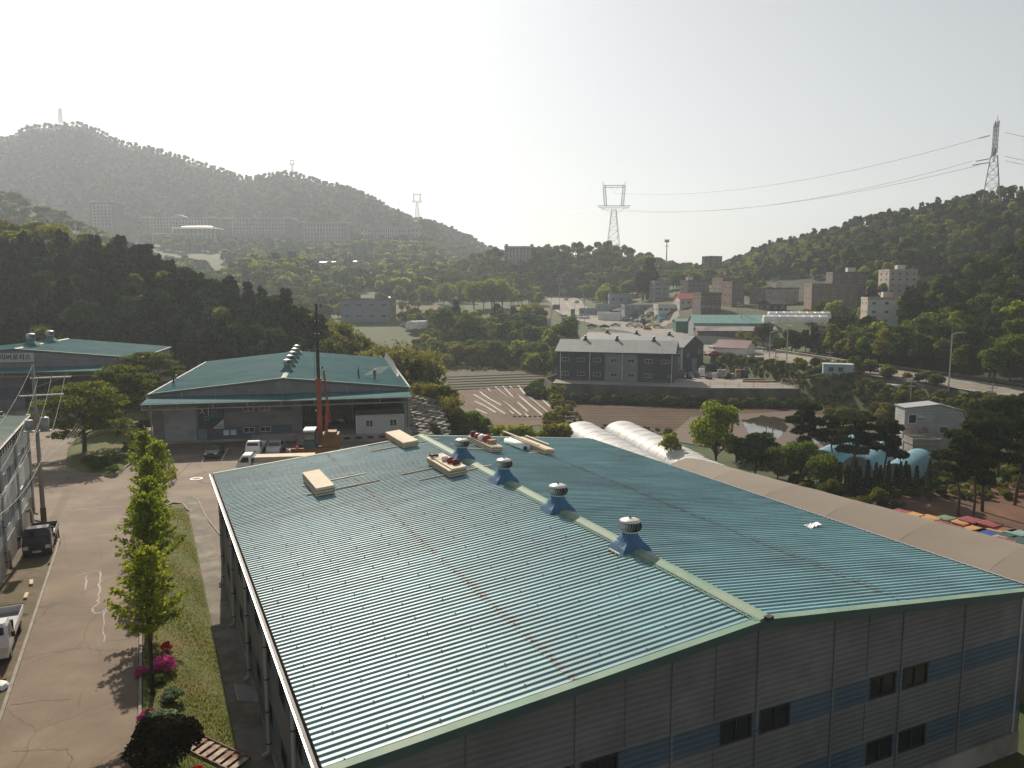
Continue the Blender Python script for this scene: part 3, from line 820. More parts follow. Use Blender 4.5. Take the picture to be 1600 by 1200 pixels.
# ================================================================== HILLS
def interp_poly(P, n_):
    d = [0]
    for a, b in zip(P[:-1], P[1:]): d.append(d[-1] + (Vector(b)-Vector(a)).length)
    t = np.linspace(0, d[-1], n_); A_ = np.array([list(p) for p in P])
    return np.stack([np.interp(t, d, A_[:, k]) for k in range(3)], 1)
class Hill:
    def __init__(s, name, label, crest, foot, mat, back=120., nu=60, nv=24, amp=1.5, th=7., p=1.15, seed=0):
        """crest: (px, py of the tree tops, distance); foot: (px, py, distance) ; a ridge with real depth"""
        cr = [D(*c) - Vector((0,0,th)) for c in crest]; ft = [D(*c) if len(c) == 3 else Vector(c[:3]) for c in foot]
        C = interp_poly(cr, nu); F = interp_poly(ft, nu)
        F[:, 2] = hgt(F[:, 0], F[:, 1]) - 1.0
        s.C, s.F, s.p = C, F, p; s.back = back
        rng = np.random.default_rng(seed); s.ph = rng.uniform(0, 6, 6); s.amp = amp
        V = np.linspace(0, 1, nv); rows = [s.at(np.arange(nu)/(nu-1), v) for v in V]
        nb_ = 8
        for k in range(1, nb_+1):
            t = k/nb_; q = C.copy(); dirn = C[:, :2]/np.linalg.norm(C[:, :2], axis=1)[:, None]
            q[:, :2] += dirn*back*t; q[:, 2] = C[:, 2] + (np.minimum(C[:, 2]-25, hgt(q[:, 0], q[:, 1])-3) - C[:, 2])*(t**1.6); rows.append(q)
        R_ = np.stack(rows); s.name = name
        o = inst(name, grid_mesh(name, None or [0]*nu, [0]*len(rows), R_[:, :, 2], mat, XY=(R_[:, :, 0], R_[:, :, 1]))); setting(o, label)
    def at(s, u, v):
        u = np.atleast_1d(u); n_ = len(s.C); k = u*(n_-1); i = np.clip(k.astype(int), 0, n_-2); f = (k-i)[:, None]
        c = s.C[i]*(1-f) + s.C[i+1]*f; g_ = s.F[i]*(1-f) + s.F[i+1]*f
        q = g_ + (c-g_)*v
        q[:, 2] = g_[:, 2] + (c[:, 2]-g_[:, 2])*(v**s.p if np.isscalar(v) else v**s.p)
        e = np.sin(np.pi*v)
        q[:, 2] += s.amp*e*(np.sin(q[:, 0]*.05+s.ph[0])*np.cos(q[:, 1]*.04+s.ph[1]) + .6*np.sin(q[:, 0]*.13+s.ph[2]) )
        return q
    def scatter(s, spacing, seed=0, v0=.02, v1=1.0, u0=0., u1=1.):
        """jittered rows of points over the visible slope"""
        rng = np.random.default_rng(seed); out = []
        ln = np.linalg.norm(s.C[len(s.C)//2] - s.F[len(s.C)//2]); nv = max(2, int(ln*(v1-v0)/spacing))
        for j in range(nv+1):
            v = v0 + (v1-v0)*j/nv
            row = s.at(np.linspace(0, 1, 80), v); L_ = np.linalg.norm(np.diff(row, axis=0), axis=1).sum()
            nu = max(2, int(L_*(u1-u0)/spacing))
            for i in range(nu):
                u = u0 + (u1-u0)*(i+.5*(j % 2)+rng.uniform(-.3, .3))/nu; vv = v + rng.uniform(-.35, .35)/nv*(v1-v0)
                if 0 <= u <= 1: out.append((u, min(1, max(0, vv)), *s.at(np.array([u]), min(1, max(0, vv)))[0]))
        return out
def infront(p, m_=60):
    """is a point inside the photographed view, with a margin in pixels"""
    x, y, z = p; cp, sp = cos(PITCH), sin(PITCH); z -= CAMZ
    c = y*cp - z*sp
    if c < 1: return False
    px = 800 + 1225*x/c; py = 600 - 1225*(y*sp + z*cp)/c
    return -m_ < px < 1600+m_ and py < 1200+m_
def bearing(p):
    x, y, z = p; cp, sp = cos(PITCH), sin(PITCH); z -= CAMZ; c = y*cp - z*sp
    return 800 + 1225*x/c, 600 - 1225*(y*sp + z*cp)/c
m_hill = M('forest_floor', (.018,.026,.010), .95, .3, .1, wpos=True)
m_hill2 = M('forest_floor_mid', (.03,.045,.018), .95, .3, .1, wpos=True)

near_hill = Hill('hill', 'wooded hill behind the left warehouses',
    [(-330,330,255),(-120,332,250),(0,336,245),(40,332,242),(90,345,238),(140,366,232),(190,384,226),(250,404,220),(320,432,212),(390,448,206),(440,462,202),(490,484,196),(530,506,190),(575,532,182)],
    [(-480,600,158),(-200,600,160),(0,600,162),(100,600,163),(200,600,163),(300,600,162),(400,600,161),(500,600,160),(560,600,160),(606,600,162)], m_hill, 90, 60, 16, 1.2, 9.5, .9, 1)
right_hill = Hill('hill', 'long wooded hill on the right skyline',
    [(1085,432,640),(1110,420,620),(1150,398,590),(1200,378,560),(1250,364,530),(1300,349,505),(1340,337,490),(1400,322,465),(1460,312,440),(1510,303,420),(1560,288,400),(1600,285,385),(1700,270,370),(1900,235,350)],
    [(1080,460,560),(1110,462,500),(1150,466,430),(1200,476,370),(1260,482,335),(1330,488,305),(1400,500,290),(1480,520,270),(1560,530,255),(1700,540,240),(1950,560,220)], m_hill, 160, 70, 22, 2.5, 8, 1.0, 2)
spur = Hill('hill', 'near wooded spur rising at the right edge',
    [(1275,528,232),(1330,508,240),(1380,480,250),(1420,455,258),(1480,428,262),(1530,400,262),(1570,385,258),(1620,370,252),(1720,340,240),(1900,300,220)],
    [(1300,560,212),(1340,560,200),(1400,575,186),(1450,585,178),(1500,594,170),(1560,602,164),(1620,610,158),(1740,630,146),(1990,660,128)], m_hill, 60, 50, 14, 1.0, 9, .85, 3)
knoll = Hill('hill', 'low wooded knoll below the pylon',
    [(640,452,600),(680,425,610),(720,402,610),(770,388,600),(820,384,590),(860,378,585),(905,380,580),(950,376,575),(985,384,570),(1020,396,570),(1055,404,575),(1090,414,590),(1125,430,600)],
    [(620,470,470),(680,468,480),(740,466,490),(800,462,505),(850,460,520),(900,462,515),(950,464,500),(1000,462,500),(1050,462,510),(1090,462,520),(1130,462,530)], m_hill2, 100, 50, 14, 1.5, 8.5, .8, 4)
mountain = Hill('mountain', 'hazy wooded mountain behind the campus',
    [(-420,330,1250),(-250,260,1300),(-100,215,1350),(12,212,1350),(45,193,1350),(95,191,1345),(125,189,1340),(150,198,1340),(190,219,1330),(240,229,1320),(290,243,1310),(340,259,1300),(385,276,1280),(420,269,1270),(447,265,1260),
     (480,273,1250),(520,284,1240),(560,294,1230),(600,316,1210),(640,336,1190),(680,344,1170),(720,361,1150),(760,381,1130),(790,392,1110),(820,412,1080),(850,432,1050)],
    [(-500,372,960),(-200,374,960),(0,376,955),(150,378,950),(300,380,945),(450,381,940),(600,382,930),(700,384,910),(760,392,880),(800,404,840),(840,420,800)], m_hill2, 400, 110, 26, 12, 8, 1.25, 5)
left_spur = Hill('hill', 'hazy foothill above the near wood at the left',
    [(-300,285,640),(-100,292,640),(0,297,630),(40,310,620),(90,334,610),(130,347,600),(180,376,590),(240,402,580),(330,428,570),(360,445,560)],
    [(-300,440,500),(-100,440,500),(0,440,500),(90,442,500),(180,446,500),(240,450,500),(330,458,500),(370,462,500)], m_hill2, 120, 40, 10, 2, 8, 1.0, 6)
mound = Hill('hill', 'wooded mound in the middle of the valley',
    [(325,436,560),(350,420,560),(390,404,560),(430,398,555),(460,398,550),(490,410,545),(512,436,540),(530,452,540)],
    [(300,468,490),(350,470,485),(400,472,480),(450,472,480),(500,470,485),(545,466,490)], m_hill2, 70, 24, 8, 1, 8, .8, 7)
rear_ridge = Hill('hill', 'faint ridge beyond the mountain at the left edge',
    [(-300,190,1900),(-100,200,1900),(0,206,1900),(20,216,1900),(60,240,1900)], [(-300,300,1700),(0,300,1700),(60,300,1700)], m_hill2, 200, 20, 6, 4, 6, 1, 8)

def pickkey(keys, wts, rng): return keys[int(rng.choice(len(keys), p=np.array(wts)/sum(wts)))]
def wood(hill, spacing, zones, seed, group, where, scal=(.8, 1.25), limit=10**9, farkeys=None, stuffname=None, v1=1.0, far_label=''):
    """nearest trees as things of their own, the rest as one mass"""
    rng = np.random.default_rng(seed)
    pts = [p for p in hill.scatter(spacing, seed, v1=v1) if infront(p[2:5]) and (hill is not near_hill or p[1] > .12)]
    pts.sort(key=(lambda p: (p[1] < .4, p[3]**2 + p[2]**2)) if hill is near_hill else (lambda p: p[3]**2 + p[2]**2))
    if hill is right_hill: pts = [p for p in pts if not ((1180 < bearing(p[2:5])[0] < 1352 and bearing(p[2:5])[1] > 440) or (1380 < bearing(p[2:5])[0] < 1436 and 448 < bearing(p[2:5])[1] < 476))]
    if hill is spur: pts = [p for p in pts if not (1335 < bearing(p[2:5])[0] < 1412 and bearing(p[2:5])[1] > 485 and p[3] < 262 and bearing(p[2:5])[1] < 545)]
    rest = []
    for i, (u, v, x, y, z) in enumerate(pts):
        ks, ws = zones(*((u, v) if zones is not z_near else bearing((x, y, z))), rng)
        if i < limit:
            k = pickkey(ks, ws, rng); kk = k + str(rng.integers(0, 3)); s_ = rng.uniform(*scal)
            far_tree({'pine_dark': 'pine_tree'}.get(k, 'broadleaf_tree'), LABELS[k] + ' ' + where, kk, (x, y, z-.3), rng.uniform(0, 6.28), (s_*rng.uniform(.9,1.1), s_*rng.uniform(.9,1.1), s_*rng.uniform(.9, 1.15)), group + ', ' + k.split('_')[-1] + ' kind')
        else:
            k = pickkey(ks, ws, rng); cand = [j for j, f in enumerate(farkeys) if f.startswith(k)] or list(range(len(farkeys)))
            rest.append((x, y, z-.3, rng.uniform(*scal), rng.uniform(0, 6.28), cand[int(rng.integers(0, len(cand)))]))
    if rest and farkeys: forest_stuff(stuffname, far_label, rest, farkeys)
    return len(pts), len(rest)
def z_near(u, v, rng):
    if u < 165 and v < 425: return ['broad_bright', 'broad_olive', 'sparse', 'broad_mid'], [.5, .3, .15, .05]
    if u > 505: return ['broad_bright', 'broad_mid', 'sparse'], [.3, .4, .3]
    return ['pine_dark', 'broad_dark', 'broad_olive', 'broad_mid'], [.66, .25, .06, .03]
def z_right(u, v, rng):
    if .15 < u < .5 and .35 < v < .8: return ['broad_bright', 'broad_mid', 'pine_dark', 'broad_olive'], [.4, .3, .2, .1]
    return ['broad_mid', 'pine_dark', 'broad_dark', 'broad_olive', 'broad_bright'], [.25, .25, .28, .12, .1]
def z_spur(u, v, rng):
    if v < .45: return ['broad_mid', 'broad_bright', 'broad_dark', 'broad_olive'], [.4, .2, .3, .1]
    return ['pine_dark', 'broad_dark', 'broad_bright', 'broad_mid'], [.45, .25, .12, .18]
def z_knoll(u, v, rng): return ['broad_mid', 'broad_bright', 'broad_olive', 'broad_dark'], [.5, .18, .17, .15]
nA = wood(near_hill, 5.6, z_near, 1, 'trees on the left hill', 'on the hill behind the left warehouses', (.85, 1.25), 240, ['pine_dark0','pine_dark1','broad_dark0','broad_dark1','pine_dark2','broad_bright0','broad_bright1','broad_olive0','sparse0'], 'hill_wood', far_label='dark trees massed on the hill at the left')
nB = wood(right_hill, 5.6, z_right, 2, 'trees on the right hill', 'on the long right hill', (.65, 1.0), 20, ['broad_mid0','broad_mid1','pine_dark0','broad_dark0','broad_dark1','broad_bright0','pine_dark2','broad_mid2','broad_olive1'], 'hill_wood', far_label='woods covering the long right hill')
nC = wood(spur, 5.4, z_spur, 3, 'trees on the right spur', 'on the near spur at the right', (.8, 1.25), 120, ['broad_mid0','pine_dark0','broad_dark0','pine_dark1'], 'hill_wood', far_label='trees massed on the near right spur')
nD = wood(knoll, 6.0, z_knoll, 4, 'trees on the knoll', 'on the knoll below the pylon', (.8, 1.2), 12, ['broad_mid0','broad_mid1','broad_dark0','broad_olive0','broad_bright0'], 'hill_wood', far_label='woods covering the knoll')
wood(left_spur, 9.0, z_knoll, 5, '', '', (.9, 1.4), 0, ['far_mid0','far_mid1','far_bright0','far_dark0'], 'hill_wood', far_label='hazy woods on the far left foothill')
wood(mound, 7.0, z_knoll, 6, '', '', (.9, 1.3), 0, ['far_mid0','far_mid1','far_bright0','far_bright1','far_dark1'], 'hill_wood', far_label='hazy trees covering the valley mound')
wood(mountain, 8.0, z_knoll, 7, '', '', (.7, 1.15), 0, ['far_mid0','far_dark2','far_mid2','far_dark0','far_dark1','far_mid1'], 'mountain_forest', far_label='hazy forest covering the mountain')
# ================================================================== SHARED BUILDING PIECES
def roofM(name, col, rust=0., rough=.42, seams=None, metal=.0):
    """painted sheet steel, weathered; rust gathers along the given lap lines (local x of the big warehouse)"""
    m = M(name, col, rough, .10, .35, col2=tuple(c*.82 for c in col), c2s=.18, c2t=.55, wpos=True, spec=.6)
    n = m.node_tree.nodes; L = m.node_tree.links; p = n['Principled BSDF']
    gi = n.new('ShaderNodeNewGeometry')
    src = p.inputs['Base Color'].links[0].from_socket
    if seams:
        dt = n.new('ShaderNodeVectorMath'); dt.operation = 'DOT_PRODUCT'; dt.inputs[1].default_value = XA
        L.new(gi.outputs['Position'], dt.inputs[0])
        acc = None
        for s_ in seams:
            sb = n.new('ShaderNodeMath'); sb.operation = 'SUBTRACT'; L.new(dt.outputs['Value'], sb.inputs[0]); sb.inputs[1].default_value = s_ + OA.dot(XA)
            ab = n.new('ShaderNodeMath'); ab.operation = 'ABSOLUTE'; L.new(sb.outputs[0], ab.inputs[0])
            if acc: mn = n.new('ShaderNodeMath'); mn.operation = 'MINIMUM'; L.new(ab.outputs[0], mn.inputs[0]); L.new(acc, mn.inputs[1]); acc = mn.outputs[0]
            else: acc = ab.outputs[0]
        rr = n.new('ShaderNodeMapRange'); rr.inputs[1].default_value = 0; rr.inputs[2].default_value = .45; rr.inputs[3].default_value = .33; rr.inputs[4].default_value = 0
        L.new(acc, rr.inputs[0])
    nz = n.new('ShaderNodeTexNoise'); nz.inputs['Scale'].default_value = 2.2; nz.inputs['Detail'].default_value = 9; nz.inputs['Roughness'].default_value = .72
    L.new(gi.outputs['Position'], nz.inputs['Vector'])
    ad = n.new('ShaderNodeMath'); ad.operation = 'ADD'; L.new(nz.outputs[0], ad.inputs[0])
    if seams: L.new(rr.outputs[0], ad.inputs[1])
    else: ad.inputs[1].default_value = 0
    th = n.new('ShaderNodeMapRange'); th.inputs[1].default_value = .72; th.inputs[2].default_value = .82; th.inputs[4].default_value = rust
    L.new(ad.outputs[0], th.inputs[0])
    if seams:      # uneven fading from sheet to sheet and dirt streaks running down the slope
        oi = n.new('ShaderNodeObjectInfo'); o1 = n.new('ShaderNodeMapRange'); o1.inputs[3].default_value = .90; o1.inputs[4].default_value = 1.08; L.new(oi.outputs['Random'], o1.inputs[0])
        d2 = n.new('ShaderNodeVectorMath'); d2.operation = 'DOT_PRODUCT'; d2.inputs[1].default_value = YA; L.new(gi.outputs['Position'], d2.inputs[0])
        cx = n.new('ShaderNodeCombineXYZ'); m1 = n.new('ShaderNodeMath'); m1.operation = 'MULTIPLY'; m1.inputs[1].default_value = .22; L.new(dt.outputs['Value'], m1.inputs[0]); m3 = n.new('ShaderNodeMath'); m3.operation = 'MULTIPLY'; m3.inputs[1].default_value = 2.6; L.new(d2.outputs['Value'], m3.inputs[0])
        L.new(m1.outputs[0], cx.inputs[0]); L.new(m3.outputs[0], cx.inputs[1]); ns = n.new('ShaderNodeTexNoise'); ns.inputs['Scale'].default_value = 1.0; ns.inputs['Detail'].default_value = 6; L.new(cx.outputs[0], ns.inputs['Vector'])
        o2_ = n.new('ShaderNodeMapRange'); o2_.inputs[1].default_value = .35; o2_.inputs[2].default_value = .65; o2_.inputs[3].default_value = .80; o2_.inputs[4].default_value = 1.08; L.new(ns.outputs[0], o2_.inputs[0])
        mm = n.new('ShaderNodeMath'); mm.operation = 'MULTIPLY'; L.new(o1.outputs[0], mm.inputs[0]); L.new(o2_.outputs[0], mm.inputs[1])
        sv = n.new('ShaderNodeVectorMath'); sv.operation = 'SCALE'; L.new(src, sv.inputs[0]); L.new(mm.outputs[0], sv.inputs['Scale']); src = sv.outputs[0]
    mx = n.new('ShaderNodeMix'); mx.data_type = 'RGBA'; L.new(th.outputs[0], mx.inputs['Factor']); L.new(src, mx.inputs['A']); mx.inputs['B'].default_value = (.12, .07, .045, 1)
    L.new(mx.outputs['Result'], p.inputs['Base Color'])
    r2 = n.new('ShaderNodeMapRange'); r2.inputs[3].default_value = rough-.08; r2.inputs[4].default_value = rough+.14; L.new(nz.outputs[0], r2.inputs[0]); L.new(r2.outputs[0], p.inputs['Roughness'])
    return m
m_roof = roofM('roof_teal', (.195,.365,.395), .6, .5, [7.8, 22.4])
m_roof2 = roofM('roof_teal_dark', (.07,.24,.25), .25, .62); m_roof2.node_tree.nodes['Principled BSDF'].inputs['Specular IOR Level'].default_value = .2
m_ridge = M('ridge_green', (.15,.26,.19), .7, .15, .8, col2=(.21,.28,.21), c2s=.6, wpos=True)
def cladM(name, col, pitch=.22, horizontal=True, depth=.02, var=.12):
    m = M(name, col, .6, var, .5, col2=tuple(c*.8 for c in col), c2s=.35, c2t=.56, wpos=True)
    n = m.node_tree.nodes; L = m.node_tree.links; p = n['Principled BSDF']
    gi = n.new('ShaderNodeNewGeometry'); sp = n.new('ShaderNodeSeparateXYZ'); L.new(gi.outputs['Position'], sp.inputs[0])
    mu = n.new('ShaderNodeMath'); mu.operation = 'MULTIPLY'; mu.inputs[1].default_value = 2*pi/pitch; L.new(sp.outputs[2], mu.inputs[0])
    si = n.new('ShaderNodeMath'); si.operation = 'SINE'; L.new(mu.outputs[0], si.inputs[0])
    b = n.new('ShaderNodeBump'); b.inputs['Distance'].default_value = depth; L.new(si.outputs[0], b.inputs['Height']); L.new(b.outputs[0], p.inputs['Normal'])
    return m
m_clad = cladM('cladding_grey', (.20,.205,.21)); m_clad_shaded = cladM('cladding_shaded', (.15,.152,.15), depth=.007, var=.2)  # second copy of the grey cladding, darkened in colour for walls in shade
m_cladw = cladM('cladding_white', (.52,.53,.52))
m_blue = cladM('cladding_blue', (.07,.108,.14), depth=.007)
m_conc = M('concrete', (.33,.31,.28), .9, .22, .7, col2=(.22,.2,.17), c2s=.35, bump=.01, bs=9, wpos=True)
m_glass = M('window_glass', (.02,.025,.028), .08, .3, .3, spec=.7)
m_frame = M('window_frame_white', (.62,.63,.62), .5, .06)
m_dark = M('dark_metal', (.03,.03,.032), .6)
m_black = M('black_rubber', (.015,.015,.016), .7)
m_white = M('white_paint', (.72,.72,.70), .45, .06)
m_gal = M('galvanised_steel', (.45,.46,.46), .38, .12, 2, metal=.6)
m_pipe = M('pvc_pipe_grey', (.36,.37,.38), .5, .08)
m_steel = M('steel_grey', (.30,.31,.31), .5, .1, metal=.3)
WIN = {}
def window(parent, loc, w, h, rz=0., n=2, frame=None, d=.06, sill=False, name='window'):
    """framed window facing local -y, its panes as a child"""
    frame = frame or m_frame; key = (round(w, 2), round(h, 2), n, frame.name, d)
    if key not in WIN:
        t = min(.07, w*.08); b = B()
        b.box(-w/2, w/2, -d, 0, -h/2, -h/2+t).box(-w/2, w/2, -d, 0, h/2-t, h/2).box(-w/2, -w/2+t, -d, 0, -h/2+t, h/2-t).box(w/2-t, w/2, -d, 0, -h/2+t, h/2-t)
        for k in range(1, n): x = -w/2 + w*k/n; b.box(x-t*.4, x+t*.4, -d*.9, 0, -h/2+t, h/2-t)
        g_ = B()
        for k in range(n):
            x0 = -w/2+t + (w-2*t)*k/n; x1 = -w/2+t + (w-2*t)*(k+1)/n; yy = -.012 - .012*(k % 2)
            g_.add([(x0, yy, -h/2+t), (x1, yy, -h/2+t), (x1, yy, h/2-t), (x0, yy, h/2-t)], [(0,1,2,3)])
        WIN[key] = (b.mesh('window', frame), g_.mesh('pane', m_glass))
    a, c = WIN[key]; o = inst(name, a, parent, loc, rz); inst('pane', c, o); return o

# ================================================================== THE BIG WAREHOUSE
WL, WW, EH, RH = 38.0, 30.5, 7.0, 8.5
wh = thing('warehouse', 'big warehouse in the foreground under a ribbed teal metal roof with four turbine vents', 'warehouse', (OA.x, OA.y, 0), YAWA)
HX = WW/2
def rz_at(x): return EH + (RH-EH)*(1-abs(x-HX)/HX)
# gable wall in upright panels between the joints
joints = [.15, .4, 4.05, 7.72, 11.39, 15.06, 18.73, 22.4, 26.07, 29.75, 30.15]
bands = [(4.2, 5.1), (1.55, 2.45)]
wins_g = [(-1, 0)] ; WG = [(13.45,14.86),(15.22,16.64),(20.7,22.14),(22.5,23.98)]; WG2 = [(20.7,22.14),(22.4,24.07),(13.45,14.86),(15.22,16.64)]
WG_far = [(6.1,7.5),(7.9,9.3)]
def wall_face(b, x0, x1, z0, ztop, openings, y=.15, mi=0):
    """wall strip with real openings cut out: list of (x0,x1,z0,z1)"""
    xs_ = sorted({x0, x1, *[min(max(o[0], x0), x1) for o in openings], *[min(max(o[1], x0), x1) for o in openings]})
    for a, c in zip(xs_[:-1], xs_[1:]):
        if c-a < 1e-4: continue
        mids = (a+c)/2; zs_ = [(o[2], o[3]) for o in openings if o[0] < mids < o[1]]; zs_.sort(); z = z0
        for q0, q1 in zs_:
            if q0 > z: b.add([(a,y,z),(c,y,z),(c,y,q0),(a,y,q0)], [(0,1,2,3)], mi)
            z = max(z, q1)
        b.add([(a,y,z),(c,y,z),(c,y,ztop(c)),(a,y,ztop(a))], [(0,1,2,3)], mi)
opens = [(a, c, 4.2, 5.1) for a, c in WG+WG_far] + [(a, c, 1.5, 2.45) for a, c in WG2+WG_far]
for a, c in zip(joints[:-1], joints[1:]):
    b = B(); g_ = .015
    ops = [o for o in opens if o[1] > a and o[0] < c]
    zt = lambda x: rz_at(x) - .08
    if a < HX < c:
        wall_face(b, a+g_, HX, .6, zt, ops); wall_face(b, HX, c-g_, .6, zt, ops)
    else: wall_face(b, a+g_, c-g_, .6, zt, ops)
    b.ob('wall_panel', m_clad_shaded, wh)
    for z0, z1 in bands:
        # blue strips between windows
        xs_ = [a+g_] + sorted([x for o in ops if abs(o[2]-z0) < .1 for x in (max(o[0], a), min(o[1], c))]) + [c-g_]
        for k in range(0, len(xs_), 2):
            if xs_[k+1]-xs_[k] > .08: B().box(xs_[k], xs_[k+1], .135, .147, z0, z1).ob('blue_band', m_blue, wh)
for a in joints[2:-2] + [.4, 29.75]:
    B().box(a-.05, a+.05, .10, .145, .6, rz_at(a)-.1).ob('joint_strip', m_pipe if a in (.4, 29.75) else m_clad_shaded, wh)
for a, c in [(x, 0) for x in (9.55, 13.2, 20.5)]:
    B().box(a-.025, a+.025, .12, .146, 2.6, 4.1).box(a-.025, a+.025, .12, .146, 5.2, rz_at(a)-.15).ob('joint_strip', m_clad_shaded, wh)
for a, c in WG+WG_far: window(wh, ((a+c)/2, .2, 4.65), c-a, .9, 0, 2, m_dark, .08)
for a, c in WG2+WG_far: window(wh, ((a+c)/2, .2, 1.98), c-a, .95, 0, 2, m_dark, .08)
B().box(.1, 30.2, .3, 37.7, -1, .3).box(.08, 30.2, .08, .3, -1, .55).ob('plinth', m_conc, wh)
# interior dark liner so that openings look into a room
b = B(); b.box(.3, 30.0, .9, 37.6, .32, 6.6); b.ob('inner_wall', m_dark, wh)
# left long wall
LWJ = [.15] + [1.2 + 3.68*k for k in range(11)] + [37.85]
lw_w = []
for k in range(10): y = 1.2+3.68*k; lw_w += [(y+.25, y+1.55)]
for a, c in zip(LWJ[:-1], LWJ[1:]):
    if c-a < .05: continue
    b = B(); ops = [(y0, y1, z0, z1) for y0, y1 in lw_w for z0, z1 in bands if a-.01 < y0 and y1 < c+.01]
    wall_face(b, a+.01, c-.01, .0, lambda x: 6.95, ops)
    b.v = [(.15, v[0], v[2]) for v in b.v]; b.ob('wall_panel', m_clad_shaded, wh)
    for z0, z1 in bands:
        xs_ = [a+.01] + sorted([x for o in ops if abs(o[2]-z0) < .1 for x in o[:2]]) + [c-.01]
        for k in range(0, len(xs_), 2):
            if xs_[k+1]-xs_[k] > .08: B().box(.135, .147, xs_[k], xs_[k+1], z0, z1).ob('blue_band', m_blue, wh)
for y0, y1 in lw_w:
    for z0, z1 in bands: window(wh, (.19, (y0+y1)/2, (z0+z1)/2), y1-y0, z1-z0, -pi/2, 2, m_dark, .07)
b = B(); wall_face(b, .15, 37.85, 0, lambda x: 6.95, []); b.v = [(30.2, v[0], v[2]) for v in b.v]; b.ob('wall', m_clad, wh)
b = B()
b.add([(.15,37.85,0),(30.2,37.85,0),(30.2,37.85,6.95),(HX,37.85,8.42),(.15,37.85,6.95)], [(0,1,2,3,4)]); b.ob('wall', m_clad, wh)
B().box(.155, .2, .0, .1, .0, 6.9).ob('corner_trim', m_steel, wh)
# roof sheets: three ribs each, two rows a slope, laid with small errors
def rib_sheet(length, lift):
    """sheet running along local x, .9 wide along y"""
    b = B(); prof = []
    for k in range(3):
        y = k*.3
        prof += [(y, 0), (y+.17, 0), (y+.195, .052), (y+.235, .052), (y+.26, 0)]
    prof += [(.915, 0)]
    vs = [(0, y, z+lift) for y, z in prof] + [(length, y, z+lift) for y, z in prof]; n_ = len(prof)
    b.add(vs, [(k, k+1, n_+k+1, n_+k) for k in range(n_-1)])
    b.add([(0, y, z+lift) for y, z in prof] + [(0, y, z+lift-.02) for y, z in prof], [(k, n_+k, n_+k+1, k+1) for k in range(n_-1)])
    me = bpy.data.meshes.new('roof_sheet'); me.from_pydata(b.v, [], b.f); me.materials.append(m_roof); me.update(); return me
sl = math.hypot(HX+.1, RH-EH); ang = math.atan2(RH-EH, HX+.1)
low = rib_sheet(sl*.515, 0); upp = rib_sheet(sl*.488, .012)
r5 = random.Random(5)
for side in (0, 1):
    for k in range(42):
        y = .12 + k*.9
        for me, d0 in ((low, 0.), (upp, sl*.506)):
            if side == 0:
                base = Vector((-.1, y, EH)) + Vector((cos(ang), 0, sin(ang)))*d0; rot = (0, -ang, 0)
                o = inst('roof_sheet', me, wh, base + Vector((0, 0, r5.uniform(0, .004))), rot=rot)
            else:
                base = Vector((WW+.1, y, EH)) + Vector((-cos(ang), 0, sin(ang)))*d0
                o = inst('roof_sheet', me, wh, base + Vector((0, .915, r5.uniform(0, .004))), rot=(0, -ang, pi))
                o.rotation_euler = (Matrix.Rotation(pi, 3, 'Z') @ Matrix.Rotation(-ang, 3, 'Y')).to_euler()
# screws on the ribs
b = B(); r6 = random.Random(9)
for side in (0, 1):
    for j in range(11):
        x = .5 + j*1.45
        for k in range(126):
            if (k + j*2) % 5: continue
            y = .12 + k*.3 + .215; xx = x + r6.uniform(-.03, .03)
            p = (xx if side == 0 else WW-xx, y, rz_at(xx)+.055+.012)
            b.box(p[0]-.022, p[0]+.022, p[1]-.02, p[1]+.02, p[2]-.01, p[2]+.018)
so_ = b.ob('roof_screw', m_dark, wh); so_['kind'] = 'stuff'
# ridge cap
b = B(); y0, y1 = .02, 37.98
pr = [(HX-.34, RH-.035+.085), (HX-.30, RH+.085), (HX-.05, RH+.13), (HX+.05, RH+.13), (HX+.28, RH+.08)]
segs = []
ys_ = [y0 + (y1-y0)*k/13 for k in range(14)]
for k in range(13):
    b = B(); vs = [(x, ys_[k]-.02, z+.004*(k % 2)) for x, z in pr] + [(x, ys_[k+1]+.03, z+.004*(k % 2)) for x, z in pr]
    b.add(vs, [(i, i+1, 6+i, 5+i) for i in range(4)]); b.add([pr_ for pr_ in [(HX-.34, ys_[k]-.02, RH+.05), (HX-.34, ys_[k+1]+.03, RH+.05), (HX-.34, ys_[k+1]+.03, RH-.01), (HX-.34, ys_[k]-.02, RH-.01)]], [(0,1,2,3)])
    b.ob('ridge_cap', m_ridge, wh)
B().box(HX-.46, HX-.41, .1, 37.9, RH-.05+.03, RH+.045).ob('ridge_flashing', m_ridge, wh)
B().cbox((HX+.05, -.02, RH+.10), (.3,.22,.12), .3).ob('ridge_end_cap', m_dark, wh)
